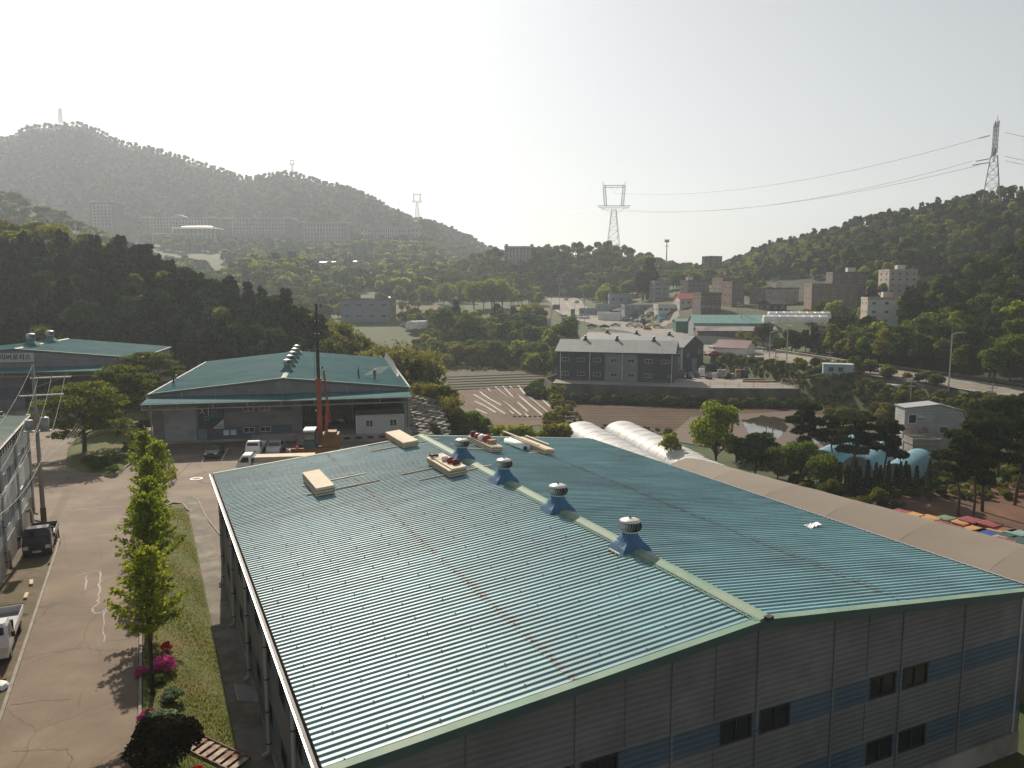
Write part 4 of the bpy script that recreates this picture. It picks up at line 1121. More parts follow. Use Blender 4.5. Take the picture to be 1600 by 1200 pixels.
# verge flashing on both gables: pale green top, dark drip face
for yy, s_ in ((0, 1), (38.0, -1)):
    for sd in (0, 1):
        xa, xb = (-.12, HX) if sd == 0 else (HX, WW+.12)
        n_ = 5
        for k in range(n_):
            x0 = xa + (xb-xa)*k/n_; x1 = xa + (xb-xa)*(k+1)/n_ + (.03 if k < n_-1 else 0)
            z0, z1 = rz_at(max(0, min(WW, x0)))+.062, rz_at(max(0, min(WW, x1)))+.062
            y_a, y_b = yy-.06*s_, yy+.26*s_
            b = B(); dz = .003*(k % 2)
            b.add([(x0,y_a,z0+dz),(x1,y_a,z1+dz),(x1,y_b,z1+dz+.01),(x0,y_b,z0+dz+.01)], [(0,1,2,3)]); b.ob('verge_flashing', m_ridge, wh)
        b = B(); z0, z1 = rz_at(max(0, xa))+.058, rz_at(min(WW, xb))+.058
        b.add([(xa,yy-.07*s_,z0-.30),(xb,yy-.07*s_,z1-.30),(xb,yy-.07*s_,z1),(xa,yy-.07*s_,z0),(xa,yy+.10*s_,z0-.30),(xb,yy+.10*s_,z1-.30)], [(0,1,2,3),(0,4,5,1)])
        b.ob('verge_face', M('verge_dark', (.055,.10,.085), .6), wh)
# eave gutters with brackets
for sx in (-1, 1):
    X0 = -.12 if sx < 0 else WW+.12
    def gx(d): return X0 + sx*d
    b = B(); pr = [(gx(0), 6.98), (gx(0), 6.80), (gx(.2), 6.80), (gx(.2), 6.985)]
    for (xa, za), (xb, zb) in zip(pr[:-1], pr[1:]): b.add([(xa, 0, za), (xa, 38, za), (xb, 38, zb), (xb, 0, zb)], [(0,1,2,3)])
    b.ob('gutter', m_dark, wh)
    B().box(min(gx(.195), gx(.245)), max(gx(.195), gx(.245)), 0, 38, 6.955, 6.998).ob('gutter_rim', M('gutter_rim', (.62,.62,.58), .35, .05, metal=.3), wh)
    if sx < 0:
        for k in range(42):
            y = .5+k*.9; B().box(-.30, .14, y-.02, y+.02, 6.70, 6.79).box(-.30, -.27, y-.02, y+.02, 6.6, 6.97).ob('gutter_bracket', m_dark, wh)
def downpipe(parent, x, y, z1, z0=.05, out=(-1, 0), r=.09, mat=None, clips=5):
    b = B(); ox, oy = out
    b.path([(x+ox*.12, y+oy*.12, z1+.25), (x+ox*.14, y+oy*.14, z1), (x+ox*.14, y+oy*.14, z0+.35), (x+ox*.16, y+oy*.16, z0+.18), (x+ox*.42, y+oy*.42, z0+.08)], r, 8)
    o = b.ob('downpipe', mat or m_pipe, parent, smooth=True)
    for k in range(clips):
        z = z0+.6+(z1-z0-.9)*k/max(1, clips-1); B().lathe([(r+.015, z-.03), (r+.02, z), (r+.015, z+.03)], (x+ox*.14, y+oy*.14, 0), 8).ob('pipe_clip', m_dark, o)
    return o
for y in (6.05, 13.0, 20.2, 27.4, 34.6): downpipe(wh, .15, y, 6.75)
b = B(); b.cbox((-.5, 16.4, 1.35), (.95, 1.5, .06), 0, 0, 0, .35); b.cbox((-.1, 15.75, .9), (.05,.05,1.1)); b.cbox((-.1, 17.1, .9), (.05,.05,1.1)); b.ob('door_hood', m_gal, wh)

# turbine vents, each lifts off the ridge
def make_vent(label, loc, rz, sc=1., group='turbine vents on the big warehouse ridge', head=None, basecol=None):
    t = thing('turbine_vent', label, 'roof vent', loc, rz, group)
    b = B()
    # skirt straddling the ridge then a square-to-round neck
    a = .72; n_ = 16
    sq = []; 
    for k in range(n_):
        an = 2*pi*k/n_ + pi/4; c_, s_ = cos(an), sin(an); m_ = max(abs(c_), abs(s_)); sq.append((c_/m_, s_/m_, c_, s_))
    rings = [[(x*a, y*a*.78, -.11*abs(x) + .06) for x, y, _, _ in sq], [(x*.60, y*.52, .14) for x, y, _, _ in sq], [(.5*x*.52+.5*c_*.4, .5*y*.5+.5*s_*.4, .34) for x, y, c_, s_ in sq], [(c_*.34, s_*.34, .58) for _, _, c_, s_ in sq], [(c_*.33, s_*.33, .74) for _, _, c_, s_ in sq]]
    vs = [p for r_ in rings for p in r_]
    b.add(vs, [(i*n_+k, i*n_+(k+1) % n_, (i+1)*n_+(k+1) % n_, (i+1)*n_+k) for i in range(4) for k in range(n_)])
    b.ob('base', basecol or M('vent_base_blue', (.045,.13,.24), .5, .12, 2), t)
    v = B(); nf = 26
    for k in range(nf):
        a0 = 2*pi*k/nf; P = []
        for j in range(6):
            u = j/5; r_ = .36 + .12*sin(pi*min(1, u*1.02)); z = .74 + u*.42; an = a0 + u*.28
            P.append(((r_+.015)*cos(an), (r_+.015)*sin(an), z)); P.append(((r_-.05)*cos(an+.16), (r_-.05)*sin(an+.16), z))
        v.add(P, [(2*j, 2*j+1, 2*j+3, 2*j+2) for j in range(5)])
    v.ob('turbine_head', head or m_gal, t)
    B().lathe([(.30,.74), (.30,1.14)], n=16).ob('turbine_core', m_dark, t)
    B().lathe([(.43,1.14), (.44,1.17), (.30,1.235), (.10,1.27), (.0,1.29)], n=20).lathe([(.40,.73), (.42,.76), (.36,.77)], n=20).ob('turbine_cap', head or M('vent_top', (.62,.60,.56), .4, .1, 3, metal=.35), t, smooth=True)
    B().tube((0,0,1.26), (0,0,1.36), .03, .02).cbox((0,0,1.31), (.14,.03,.03)).ob('bearing', M('rusty_steel', (.12,.05,.03), .9), t)
    t.scale = (sc, sc, sc); return t
for i, (y, lb) in enumerate(((8.45, 'nearest turbine vent on the big warehouse ridge, a pale batten at its foot'), (15.2, 'second turbine vent from the near gable on the big warehouse ridge'),
                     (22.0, 'third turbine vent from the near gable, beside the wood stack with red bags'), (28.9, 'farthest turbine vent on the big warehouse ridge, a dark cable hanging over it'))):
    v = make_vent(lb, A(HX-.1, y, RH+.02), YAWA, 1.08)
tag(B().cbox((0,0,0), (.1,.85,.05)).ob('batten', M('timber_pale', (.52,.42,.30), .8, .15, 3)), 'short pale batten lying against the nearest roof vent', 'batten').location = A(HX-.98, 8.35, RH+.02)
bpy.data.objects['batten'].rotation_euler = (0, 0, YAWA+.02)
mt = MATS['timber_pale']

# wood stacks on the roof
m_ply = M('plywood', (.56,.47,.35), .8, .1, 1.5); m_plye = M('plywood_edge', (.27,.18,.11), .85, .2, 12)
def roofloc(x, y, dz=.06): return A(x, y, rz_at(x)+dz)
def stack(label, x, y, L_=2.6, W_=.95, H_=.36, rz=0., lip=0., side=-1, layers=6, battens=((-.6, 2.4, .2), (.6, 2.4, .2))):
    t = thing('board_stack', label, 'board stack', roofloc(x, y, .14), 0, 'stacks of pale boards on the big warehouse roof')
    sl_ = ang if x < HX else -ang
    t.rotation_euler = (Matrix.Rotation(YAWA, 3, 'Z') @ Matrix.Rotation(-sl_, 3, 'Y') @ Matrix.Rotation(rz, 3, 'Z')).to_euler()
    r = random.Random(int(x*7+y))
    for k in range(layers):
        z0 = k*H_/layers; e = r.uniform(-.025, .025); f = r.uniform(-.02, .02)
        wk = W_ - (lip if k == layers-1 else 0)
        B().box(-W_/2+e+(lip if k == layers-1 else 0), W_/2+e, -L_/2+f, L_/2+f, z0+.003, z0+H_/layers, 0).ob('board', m_ply if k == layers-1 else m_plye if k % 2 else m_ply, t)
    for dy, ln, off in battens:
        o = tag(B().cbox((0,0,0), (ln, .09, .06)).ob('support_batten', mt), 'thin timber batten under the ' + label.split(' with ')[0].split(' carrying ')[0], 'batten', 'battens under the board stacks')
        o.location = roofloc(x+off+(-.0), y+dy, .10); o.rotation_euler = (Matrix.Rotation(YAWA, 3, 'Z') @ Matrix.Rotation(-sl_, 3, 'Y') @ Matrix.Rotation(rz, 3, 'Z')).to_euler()
    return t
stack('bare pale board stack lowest on the left roof slope', 5.45, 28.75, 4.6, 1.1, .5, 0, battens=((-1.3, 4.6, 1.3), (.9, 4.2, 1.2)))
stack('bare pale board stack by the far edge of the roof', 13.3, 36.7, 4.7, 1.15, .42, 0, battens=((-1.2, 5.2, -.1), (.9, 4.6, -.1)))
s3 = stack('pale board stack left of the ridge with tools and red bags on it', 13.25, 26.8, 4.3, 1.15, .5, 0, .18, battens=((-1.2, 4.9, .2), (.9, 4.2, -.6)))
s4 = stack('pale board stack right of the ridge carrying a row of red bags', 18.5, 33.0, 4.8, .9, .42, 0, .12, battens=((-1.0, 3.2, -.9), (.7, 3.0, -.9)))
s5 = stack('long narrow board stack at the right with planks on top', 22.4, 32.6, 5.4, .8, .38, 0, .1, battens=((-1.2, 2.2, .2), (1.0, 2.4, -.4)))
def lyingon(b, name, mat, label, cat, x, y, dz, rz=0., group=None, smooth=False):
    o = b.ob(name, mat, smooth=smooth); tag(o, label, cat, group); o.location = roofloc(x, y, dz); o.rotation_euler = (0, 0, YAWA+rz); return o
def sack(w_, l_, h_, seed=0):
    b = B(); r = random.Random(seed); n_ = 10; prof = [(0, .0), (.85, .0), (1, .25), (.98, .55), (.8, .85), (.45, 1.0), (0, .96)]
    vs = []
    for q, z in prof:
        for k in range(n_):
            a = 2*pi*k/n_; m_ = 1/max(abs(cos(a)), abs(sin(a)))**.55; j = 1+r.uniform(-.08, .08); vs.append((cos(a)*q*w_/2*m_*j, sin(a)*q*l_/2*m_*j, z*h_*(1+r.uniform(-.06, .06))))
    b.add(vs, [(i*n_+k, i*n_+(k+1) % n_, (i+1)*n_+(k+1) % n_, (i+1)*n_+k) for i in range(len(prof)-1) for k in range(n_)])
    return b
m_redb = M('red_plastic', (.30,.035,.03), .5, .2, 4); m_roll = M('white_wrap', (.75,.75,.74), .5, .08, 3)
m_dkred = M('dark_red_cloth', (.13,.02,.02), .7, .3, 5); m_cart = M('cardboard', (.35,.23,.13), .85, .1, 3)
for i, (x, y, w_, l_, h_, mm, lb) in enumerate([(18.35, 34.6, .5, .5, .45, m_dkred, 'dark red bag at the far end of the row on the boards'), (18.4, 33.9, .5, .6, .4, m_redb, 'red bag second from the far end of the row'),
        (18.45, 33.2, .55, .6, .42, m_roll, 'white wrapped bag between the red ones on the boards'), (18.5, 32.5, .6, .6, .5, m_redb, 'large red bag third from the far end of the row')]):
    lyingon(sack(w_, l_, h_, i), 'tool_bag', mm, lb, 'bag', x, y, .57, .1*i, 'bags on the board stack right of the ridge', True)
lyingon(B().box(-.28,.28,-.22,.22,0,.3), 'carton', m_cart, 'small brown carton at the near end of the bag row', 'carton', 18.55, 31.6, .57, .2)
for i, (x, y, w_, l_, h_, mm, lb) in enumerate([(13.3, 26.2, .5, .45, .34, m_redb, 'crumpled red bag on the board stack left of the ridge'), (13.45, 25.6, .6, .4, .3, m_dkred, 'dark red bundle nearest the viewer left of the ridge'),
        (13.2, 26.9, .35, .5, .3, m_roll, 'white bundle between the tools left of the ridge')]):
    lyingon(sack(w_, l_, h_, 20+i), 'tool_bag', mm, lb, 'bag', x, y, .66, .4*i, 'bags on the board stack left of the ridge', True)
lyingon(B().box(-.25,.25,-.18,.18,0,.14).cbox((0,0,.2), (.04,.3,.04)), 'toolbox', m_black, 'black toolbox at the far end of the stack left of the ridge', 'toolbox', 13.0, 28.5, .66, .2)
for i, dx in enumerate((-.25, .1)):
    lyingon(B().cbox((0,0,0), (.05,1.5,.03)), 'wood_offcut', mt, ('left' if i == 0 else 'right') + ' thin offcut lying among the tools on the boards', 'offcut', 13.3+dx, 27.4, .72, .3-.5*i)
# white rolls beside the long stack
for i in range(2):
    b = B(); b.tube((0,-1.55,0), (0,1.5,0), .21, n=14)
    o = lyingon(b, 'membrane_roll', m_roll, ('upper' if i else 'lower') + ' long white wrapped roll beside the long board stack', 'roll', 21.15+i*.4, 33.2+.2*i, .3, .03, 'white rolls beside the long stack', True)
o = lyingon(B().tube((0,-.03,0), (0,.03,0), .15, n=12), 'roll_cap', m_black, 'black disc leaning on the end of the white roll', 'disc', 21.2, 31.5, .3)
for x, y, l_, z, lb in ((22.25, 35.6, 6.4, .5, 'long plank lying on the narrow board stack and reaching the far edge'), (24.5, 36.1, 4.2, .10, 'single plank lying loose at the far right of the roof'), (22.0, 30.9, 1.6, .08, 'short stick under the white roll')):
    o = lyingon(B().box(-.10,.10,-l_/2,l_/2,0,.07) if l_ > 2 else B().box(-l_/2,l_/2,-.05,.05,0,.06), 'plank', mt, lb, 'plank', x, y - (1.0 if l_ > 6 else 0), z)
# rag
b = B(); rr = random.Random(4); n_ = 7
vs = [(.55*(i/n_-.5)*2, .22*(j/3-.5)*2 + rr.uniform(-.03,.03), .02 + rr.uniform(0, .12)) for i in range(n_+1) for j in range(4)]
b.add(vs, [(i*4+j, i*4+j+1, i*4+4+j+1, i*4+4+j) for i in range(n_) for j in range(3)])
lyingon(b, 'rag', m_roll, 'crumpled pale rag lying alone on the right roof slope', 'rag', 28.1, 10.3, .06, .2)

# ================================================================== FABRIC HALL beside it
r0, r1 = G(1071,716,5.2), G(1600,857,5.2)
dirv = (r1-r0).normalized(); fyaw = math.atan2(dirv.y, dirv.x)      # local +x runs toward the viewer
fh = thing('fabric_hall', 'low storage hall with a taut beige fabric roof right of the big warehouse', 'hall', (r0.x, r0.y, 0), fyaw)
m_fab = M('fabric_beige', (.225,.19,.145), .8, .08, .2, col2=(.19,.16,.125), c2s=.06, bump=.03, bs=.4, wpos=True)
FLn = (r1-r0).length + 22
def fab_pt(x, v):
    """v: -1 left eave .. 0 ridge .. 1 right eave, in the hall frame (left is -y)"""
    av = abs(v); z = 5.2 - 2.1*av**1.35; return (x, v*-1*-1*7.0*(1 if v > 0 else 1), z)
nb_ = 9; bay = FLn/nb_
for k in range(nb_):
    b = B(); vs = []; nx_, nv_ = 7, 16
    for i in range(nx_):
        u = i/(nx_-1)
        for j in range(nv_+1):
            v = -1 + 2*j/nv_; x, y, z = fab_pt(k*bay + u*bay, v)
            z -= .035*sin(pi*u)*(1-abs(v)**3) + .01*sin(u*5+j*1.3)
            vs.append((x + .004*(k % 2), y, z + .015*(1 if i in (0, nx_-1) else 0)))
    b.add(vs, [(i*(nv_+1)+j, i*(nv_+1)+j+1, (i+1)*(nv_+1)+j+1, (i+1)*(nv_+1)+j) for i in range(nx_-1) for j in range(nv_)])
    b.ob('roof_panel', m_fab, fh, smooth=True)
for sgn in (-1, 1):
    B().box(0, FLn, min(sgn*6.98, sgn*6.9), max(sgn*6.98, sgn*6.9), -1.5, 3.12).ob('wall', m_fab, fh)
for xx in (0.02, FLn-.02):
    b = B(); P = [fab_pt(xx, -1+2*j/16) for j in range(17)]; b.add([(xx, -7, -1.5)] + P + [(xx, 7, -1.5)], [list(range(19))]); b.ob('gable_wall', m_fab, fh)
# ================================================================== LEFT BUILDING (local frame as the big warehouse)
lb = thing('workshop', 'pale two-storey workshop with blue window bands at the left edge', 'building', (OA.x, OA.y, 0), YAWA)
LX = -13.33; Y0, Y1 = -6., 55.7; LZ0, LZ1 = .5, 9.4
ymods = [Y1 - 3.55*k for k in range(18)]
lwins = []
for k in range(17): ya = ymods[k+1]; lwins.append((ya+1.1, ya+2.5))
lb_b = [(6.2, 7.25), (3.5, 4.55)]
for k in range(17):
    a, c = ymods[k+1], ymods[k]
    b = B(); ops = [(y0, y1, z0, z1) for y0, y1 in lwins for z0, z1 in lb_b if a-.01 < y0 and y1 < c+.01]
    wall_face(b, a+.01, c-.01, 2.7, lambda x: LZ1, ops); b.v = [(LX, v[0], v[2]) for v in b.v]; b.ob('wall_panel', m_cladw, lb)
    for z0, z1 in lb_b:
        y0, y1 = lwins[k]
        for p_, q_ in ((a+.01, y0), (y1, c-.01)): B().box(LX+.003, LX+.02, p_, q_, z0, z1).ob('blue_band', m_blue, lb)
        window(lb, (LX-.03, (y0+y1)/2, (z0+z1)/2), y1-y0, z1-z0, pi/2, 2, m_frame, .09)
    if k % 2 == 0:
        downpipe(lb, LX, c-.5, LZ1-.3, 1.0, (1, 0), .10, m_pipe, 4)
B().box(LX-12, LX+.06, Y0, Y1+.02, -.5, 2.68).ob('base_wall', m_conc, lb)
b = B(); b.add([(LX-12,Y1,2.7),(LX,Y1,2.7),(LX,Y1,LZ1),(LX-6,Y1,LZ1+.5),(LX-12,Y1,LZ1)], [(0,1,2,3,4)]); b.ob('end_wall', m_cladw, lb)
B().box(LX-.05, LX+.04, Y1-.06, Y1+.05, 2.7, LZ1).ob('corner_trim', m_white, lb)
r_ = random.Random(2)
def flat_rib_sheet(L_, w_=.9, name='roof_sheet', mat=None):
    b = B(); prof = []
    for k in range(3): y = k*w_/3; prof += [(y, 0), (y+w_*.2, 0), (y+w_*.225, .045), (y+w_*.265, .045), (y+w_*.29, 0)]
    prof += [(w_+.01, 0)]; n_ = len(prof)
    b.add([(0, y, z) for y, z in prof] + [(L_, y, z) for y, z in prof], [(k, k+1, n_+k+1, n_+k) for k in range(n_-1)])
    me = bpy.data.meshes.new(name); me.from_pydata(b.v, [], b.f); me.materials.append(mat or m_roof2); me.update(); return me
m_roofl = roofM('roof_sage', (.22,.30,.25), .25, .6)
ls_ = flat_rib_sheet(6.1, 1.2, mat=m_roofl); sa = math.atan2(.5, 6)
for k in range(51):
    y = Y0 + .3 + k*1.2
    o = inst('roof_sheet', ls_, lb, (LX+.15, y+1.2, LZ1+.02+r_.uniform(0,.01))); o.rotation_euler = (Matrix.Rotation(pi, 3, 'Z') @ Matrix.Rotation(-sa, 3, 'Y')).to_euler()
b = B(); b.add([(LX-12,Y0,LZ1),(LX-6,Y0,LZ1+.5),(LX-6,Y1,LZ1+.5),(LX-12,Y1,LZ1)], [(0,1,2,3)]); b.ob('roof', m_roofl, lb)
B().box(LX+.12, LX+.30, Y0, Y1+.1, LZ1-.16, LZ1+.0).ob('gutter', m_dark, lb); B().box(LX+.29, LX+.33, Y0, Y1+.1, LZ1-.02, LZ1+.03).ob('gutter_rim', MATS['gutter_rim'], lb)
for k in range(60): B().box(LX+.0, LX+.28, Y1-.6-k*1.0-.03, Y1-.6-k*1.0+.03, LZ1-.28, LZ1-.16).box(LX+.24, LX+.30, Y1-.6-k*1.0-.03, Y1-.6-k*1.0+.03, LZ1-.55, LZ1-.16).ob('gutter_bracket', m_dark, lb)
B().box(LX+.0, LX+.3, Y1+.05, Y1+.2, LZ1-.1, LZ1+.12).ob('end_cap', m_white, lb)
b = B(); b.box(LX-4.2, LX-2.9, 22, Y1-9.5, LZ1+.25, LZ1+1.15); b.ob('ridge_monitor', m_gal, lb)
for y in (51.5, 40.5, 30): 
    b = B(); b.path([(LX+.1, y, 2.3), (LX+.35, y, 2.45), (LX+.4, y, 2.2), (LX+.4, y, 1.2)], .11, 8); b.ob('vent_pipe', m_conc, lb, smooth=True)
ac = thing('rooftop_fan', 'small dark ventilator at the rear corner of the workshop roof', 'ventilator', A(LX-1.6, Y1-1.2, LZ1+.15), YAWA)
B().box(-.25,.25,-.25,.25,0,.25).ob('base', m_gal, ac); B().lathe([(.22,.25),(.26,.35),(.2,.5),(0,.52)], n=10).ob('hood', m_dark, ac)

# ================================================================== WAREHOUSES BEHIND
def big_shed(label, P, yaw, W_, L_, eh, rh, roofmat, canopy, group=None, front_open=None, cz=5.6, cd=3.6, nsheet=1.0, zb=0.):
    """gabled shed: local origin at the front left corner, x along the front, y away"""
    t = thing('warehouse', label, 'warehouse', P, yaw, group); hx = W_/2; zr = lambda x: eh + (rh-eh)*(1-abs(x-hx)/hx)
    b = B(); ops = front_open or []
    n_ = int(W_/4.1); xs_ = [W_*k/n_ for k in range(n_+1)]
    for a, c in zip(xs_[:-1], xs_[1:]):
        b = B(); oo = [o for o in ops if o[0] < c and o[1] > a]
        if a < hx < c: wall_face(b, a+.01, hx, zb, lambda x: zr(x)-.05, oo, 0); wall_face(b, hx, c-.01, zb, lambda x: zr(x)-.05, oo, 0)
        else: wall_face(b, a+.01, c-.01, zb, lambda x: zr(x)-.05, oo, 0)
        b.ob('wall_panel', m_clad, t)
    for xx in (0.01, W_-.01):
        m_ = int(L_/4.5)
        for k in range(m_):
            y0, y1 = L_*k/m_+.02, L_*(k+1)/m_-.02
            B().add([(xx,y0,zb),(xx,y1,zb),(xx,y1,eh),(xx,y0,eh)], [(0,1,2,3)]).ob('wall_panel', m_clad, t)
            sx = 1 if xx > 1 else -1
            B().box(min(xx+.003*sx, xx+.02*sx), max(xx+.003*sx, xx+.02*sx), y0, y1, eh-3.0, eh-2.1).ob('blue_band', m_blue, t)
            window(t, (xx+.01*sx, (y0+y1)/2, eh-2.55), 1.5, .85, pi/2*sx, 2, m_frame, .06)
            downpipe(t, xx, y0, eh-.2, .2, (sx, 0), .08, m_pipe, 3)
    b = B(); b.add([(0,L_,zb),(W_,L_,zb),(W_,L_,eh),(hx,L_,rh-.05),(0,L_,eh)], [(0,1,2,3,4)]); b.ob('wall', m_clad, t)
    sl_ = math.hypot(hx+.15, rh-eh); an = math.atan2(rh-eh, hx+.15); k_ = int((L_+.2)/nsheet)
    me = flat_rib_sheet(sl_, (L_+.2)/k_, mat=roofmat); wd = (L_+.2)/k_; rr_ = random.Random(int(W_*10))
    for k in range(k_):
        y = -.1 + k*wd
        inst('roof_sheet', me, t, (-.15, y, eh+.02+rr_.uniform(0,.012)), rot=(0, -an, 0))
        o = inst('roof_sheet', me, t, (W_+.15, y+wd, eh+.02+rr_.uniform(0,.012))); o.rotation_euler = (Matrix.Rotation(pi, 3, 'Z') @ Matrix.Rotation(-an, 3, 'Y')).to_euler()
    B().prism([(-.35, rh-.005), (0, rh+.10), (.35, rh-.005)], -.12, L_+.1, axis='y').ob('ridge_cap', m_ridge, t, loc=(hx, 0, .03))
    m_vf = M('verge_dark', (.055,.10,.085), .6)
    for a, c in ((-.15, hx), (hx, W_+.15)):
        z0, z1 = zr(max(0, a)), zr(min(W_, c))
        B().add([(a,-.12,z0-.25),(c,-.12,z1-.25),(c,-.12,z1+.09),(a,-.12,z0+.09),(a,.05,z0-.25),(c,.05,z1-.25),(a,.1,z0+.09),(c,.1,z1+.09)], [(0,1,2,3),(0,4,5,1),(3,2,7,6)]).ob('verge_flashing', m_vf, t)
    for sx in (-1, 1):
        X_ = -.15 if sx < 0 else W_+.15
        B().box(min(X_, X_+sx*.2), max(X_, X_+sx*.2), -.1, L_+.1, eh-.18, eh-.0).ob('gutter', m_dark, t); B().box(min(X_+sx*.19, X_+sx*.23), max(X_+sx*.19, X_+sx*.23), -.1, L_+.1, eh-.03, eh+.03).ob('gutter_rim', MATS['gutter_rim'], t)
    if canopy:
        # canopy over the dock: sheet, beam, gutter, brackets
        c0, c1 = canopy
        b = B(); b.add([(c0,-.02,cz+.5),(c1,-.02,cz+.5),(c1,-cd,cz+.18),(c0,-cd,cz+.18),(c0,-.02,cz+.42),(c1,-.02,cz+.42),(c1,-cd,cz+.1),(c0,-cd,cz+.1)], [(0,1,2,3),(4,7,6,5),(3,2,6,7),(0,3,7,4),(1,5,6,2)]); b.ob('canopy_sheet', M('canopy_teal_shaded', (.035,.12,.13), .85, .15, spec=.1), t)  # sheet teal darkened in colour, standing in for the gable's shadow
        B().box(c0-.05, c1+.05, -cd-.22, -cd-.02, cz+.02, cz+.13).ob('canopy_gutter', M('canopy_gutter', (.25,.38,.37), .7, .1, spec=.2), t)
        B().box(c0, c1, -cd+.5, -cd+.65, cz-.75, cz-.6).ob('canopy_beam', MATS['timber_pale'] if False else M('beam_rusty', (.33,.26,.19), .7, .15), t)
        m_ = int((c1-c0)/4.1)
        for k in range(m_+1):
            x = c0 + (c1-c0)*k/m_
            B().tube((x,-.05,cz-1.2), (x,-cd+.1,cz+.05), .05, n=5).tube((x,-.05,cz+1.15), (x,-cd*.25,cz+.45), .04, n=5).box(x-.05,x+.05,-cd+.1,-cd+.2,cz-.7,cz+.1).ob('canopy_bracket', m_steel, t)
    return t, zr
P2 = Vector((-46.2, 99.4, 0)); YW2 = R(12.5)
o2 = [(1.2,7.2,.0,4.6), (19.2,23.2,.0,5.1),(23.5,31.6,.0,5.1)]
wh2, zr2 = big_shed('middle warehouse with a teal roof, dock canopy and a dark company board', P2, YW2, 32.7, 46, 6.5, 8.15, m_roof2, (-.4, 32.9), front_open=[(18.6, 31.8, 1.0, 5.2)])
def L2(x, y, z=0.): c, s_ = cos(YW2), sin(YW2); return Vector((P2.x + x*c - y*s_, P2.y + x*s_ + y*c, z))
# interior of the open bays: back wall, floor, columns
B().box(17.8, 32.4, 8.0, 8.2, .98, 6.2).ob('bay_wall', m_clad, wh2)
for k in range(4): B().box(18.7+k*3.3, 18.85+k*3.3, 7.8, 7.98, 1.0, 6.2).ob('bay_post', m_steel, wh2)
B().box(17.9, 32.4, .1, 8.0, .2, .99).ob('bay_floor', m_conc, wh2); B().box(17.8, 17.98, .1, 8, 1, 6.2).ob('bay_side_wall', m_clad, wh2)
for x in (19.5, 25.6): B().box(x, x+2.6, 7.92, 7.98, 1.6, 3.1).ob('bay_window', m_glass, wh2)
m_door = cladM('door_grey', (.33,.35,.36), .3, depth=.03); m_drk = M('sign_dark', (.022,.045,.055), .5)
B().box(1.4, 5.3, -.1, -.03, .05, 4.75).ob('roller_door', m_door, wh2)
B().box(8.9, 17.3, -.06, -.02, 3.85, 4.75).ob('blue_band', m_blue, wh2); B().box(8.9, 17.3, -.06, -.02, .35, 1.95).ob('blue_band', m_blue, wh2); B().box(5.5, 8.9, -.06, -.02, .0, 1.7).ob('blue_band', m_blue, wh2)
for x in (11.8, 13.85): window(wh2, (x, -.06, 4.25), 1.4, .7, 0, 2, m_frame, .06); window(wh2, (x, -.06, 1.45), 1.4, .7, 0, 2, m_frame, .06)
d_ = B().box(5.55, 6.55, -.12, -.06, .05, 1.75).ob('door', M('door_teal', (.12,.22,.22), .5), wh2); B().box(6.4, 6.48, -.16, -.12, .8, .95).ob('handle', m_gal, d_)
B().box(-.02, 18.0, -.16, -.07, -.1, .32).ob('plinth', m_conc, wh2)
B().box(12.2, 18.1, -1.4, -.16, -.1, .95).ob('dock', m_conc, wh2); dk = B().box(18.2, 32.9, -4.2, -.01, -.2, .98).ob('dock', m_conc, wh2)
for k in range(9): B().box(19.5+k*1.5, 20.25+k*1.5, -4.32, -4.21, .45, .72).ob('dock_bumper', m_black, wh2)
b = B()
for x in (31.95, 32.4): b.box(x, x+.16, -4.0, -3.84, .98, 5.0)
b.ob('canopy_post', m_steel, wh2)
# text helper: letters as flat raised meshes
def text(s_, size, mat, parent, loc, rot=(pi/2, 0, 0), depth=.012, name='lettering', align='CENTER', bold=0.):
    cu = bpy.data.curves.new('t', 'FONT'); cu.body = s_; cu.size = size; cu.extrude = depth; cu.align_x = align; cu.align_y = 'CENTER'; cu.offset = bold; cu.resolution_u = 3
    to = bpy.data.objects.new('t', cu); COL.objects.link(to)
    bpy.context.view_layer.update(); dg = bpy.context.evaluated_depsgraph_get()
    me = bpy.data.meshes.new_from_object(to.evaluated_get(dg)); bpy.data.objects.remove(to); bpy.data.curves.remove(cu)
    me.materials.clear(); me.materials.append(mat); me.name = name
    o = bpy.data.objects.new(name, me); COL.objects.link(o); o.parent = parent; o.location = loc; o.rotation_euler = rot; return o
m_ink = M('sign_ink', (.03,.03,.035), .6); m_sgw = M('sign_white', (.6,.62,.62), .5); m_sgg = M('sign_greyblue', (.16,.26,.32), .5)
sg = thing('company_board', 'dark company board reading 짐 BOX with a white lower corner beside the roller door', 'sign', L2(5.6, -.13, 0), YW2)
B().box(0, 3.1, -.05, .03, 1.78, 4.72).ob('panel', m_drk, sg)
b = B(); b.add([(1.75,-.065,1.8),(3.08,-.065,1.8),(3.08,-.065,3.05)], [(0,1,2)]); b.ob('white_corner', m_sgw, sg)
b = B()
def stroke(b, x0, z0, x1, z1, w_=.09):
    d = Vector((x1-x0, 0, z1-z0)); b.cbox(((x0+x1)/2, -.075, (z0+z1)/2), (d.length, .02, w_), 0, 0, 0, -math.atan2(z1-z0, x1-x0))
stroke(b, .2, 4.35, .68, 4.35); stroke(b, .66, 4.33, .2, 3.85); stroke(b, .48, 4.08, .82, 3.78); b.box(1.22, 1.31, -.085, -.065, 3.5, 4.68); b.ob('lettering', m_sgw, sg)
b = B()
for x0, x1, z0, z1 in ((.72,1.30,3.40,3.48),(.72,1.30,2.9,2.98),(.72,.80,2.9,3.48),(1.22,1.30,2.9,3.48)): b.box(x0,x1,-.085,-.065,z0,z1)
b.ob('lettering', m_sgg, sg)
text('BOX', .68, m_sgg, sg, (2.2,-.07,3.42)); b = B()
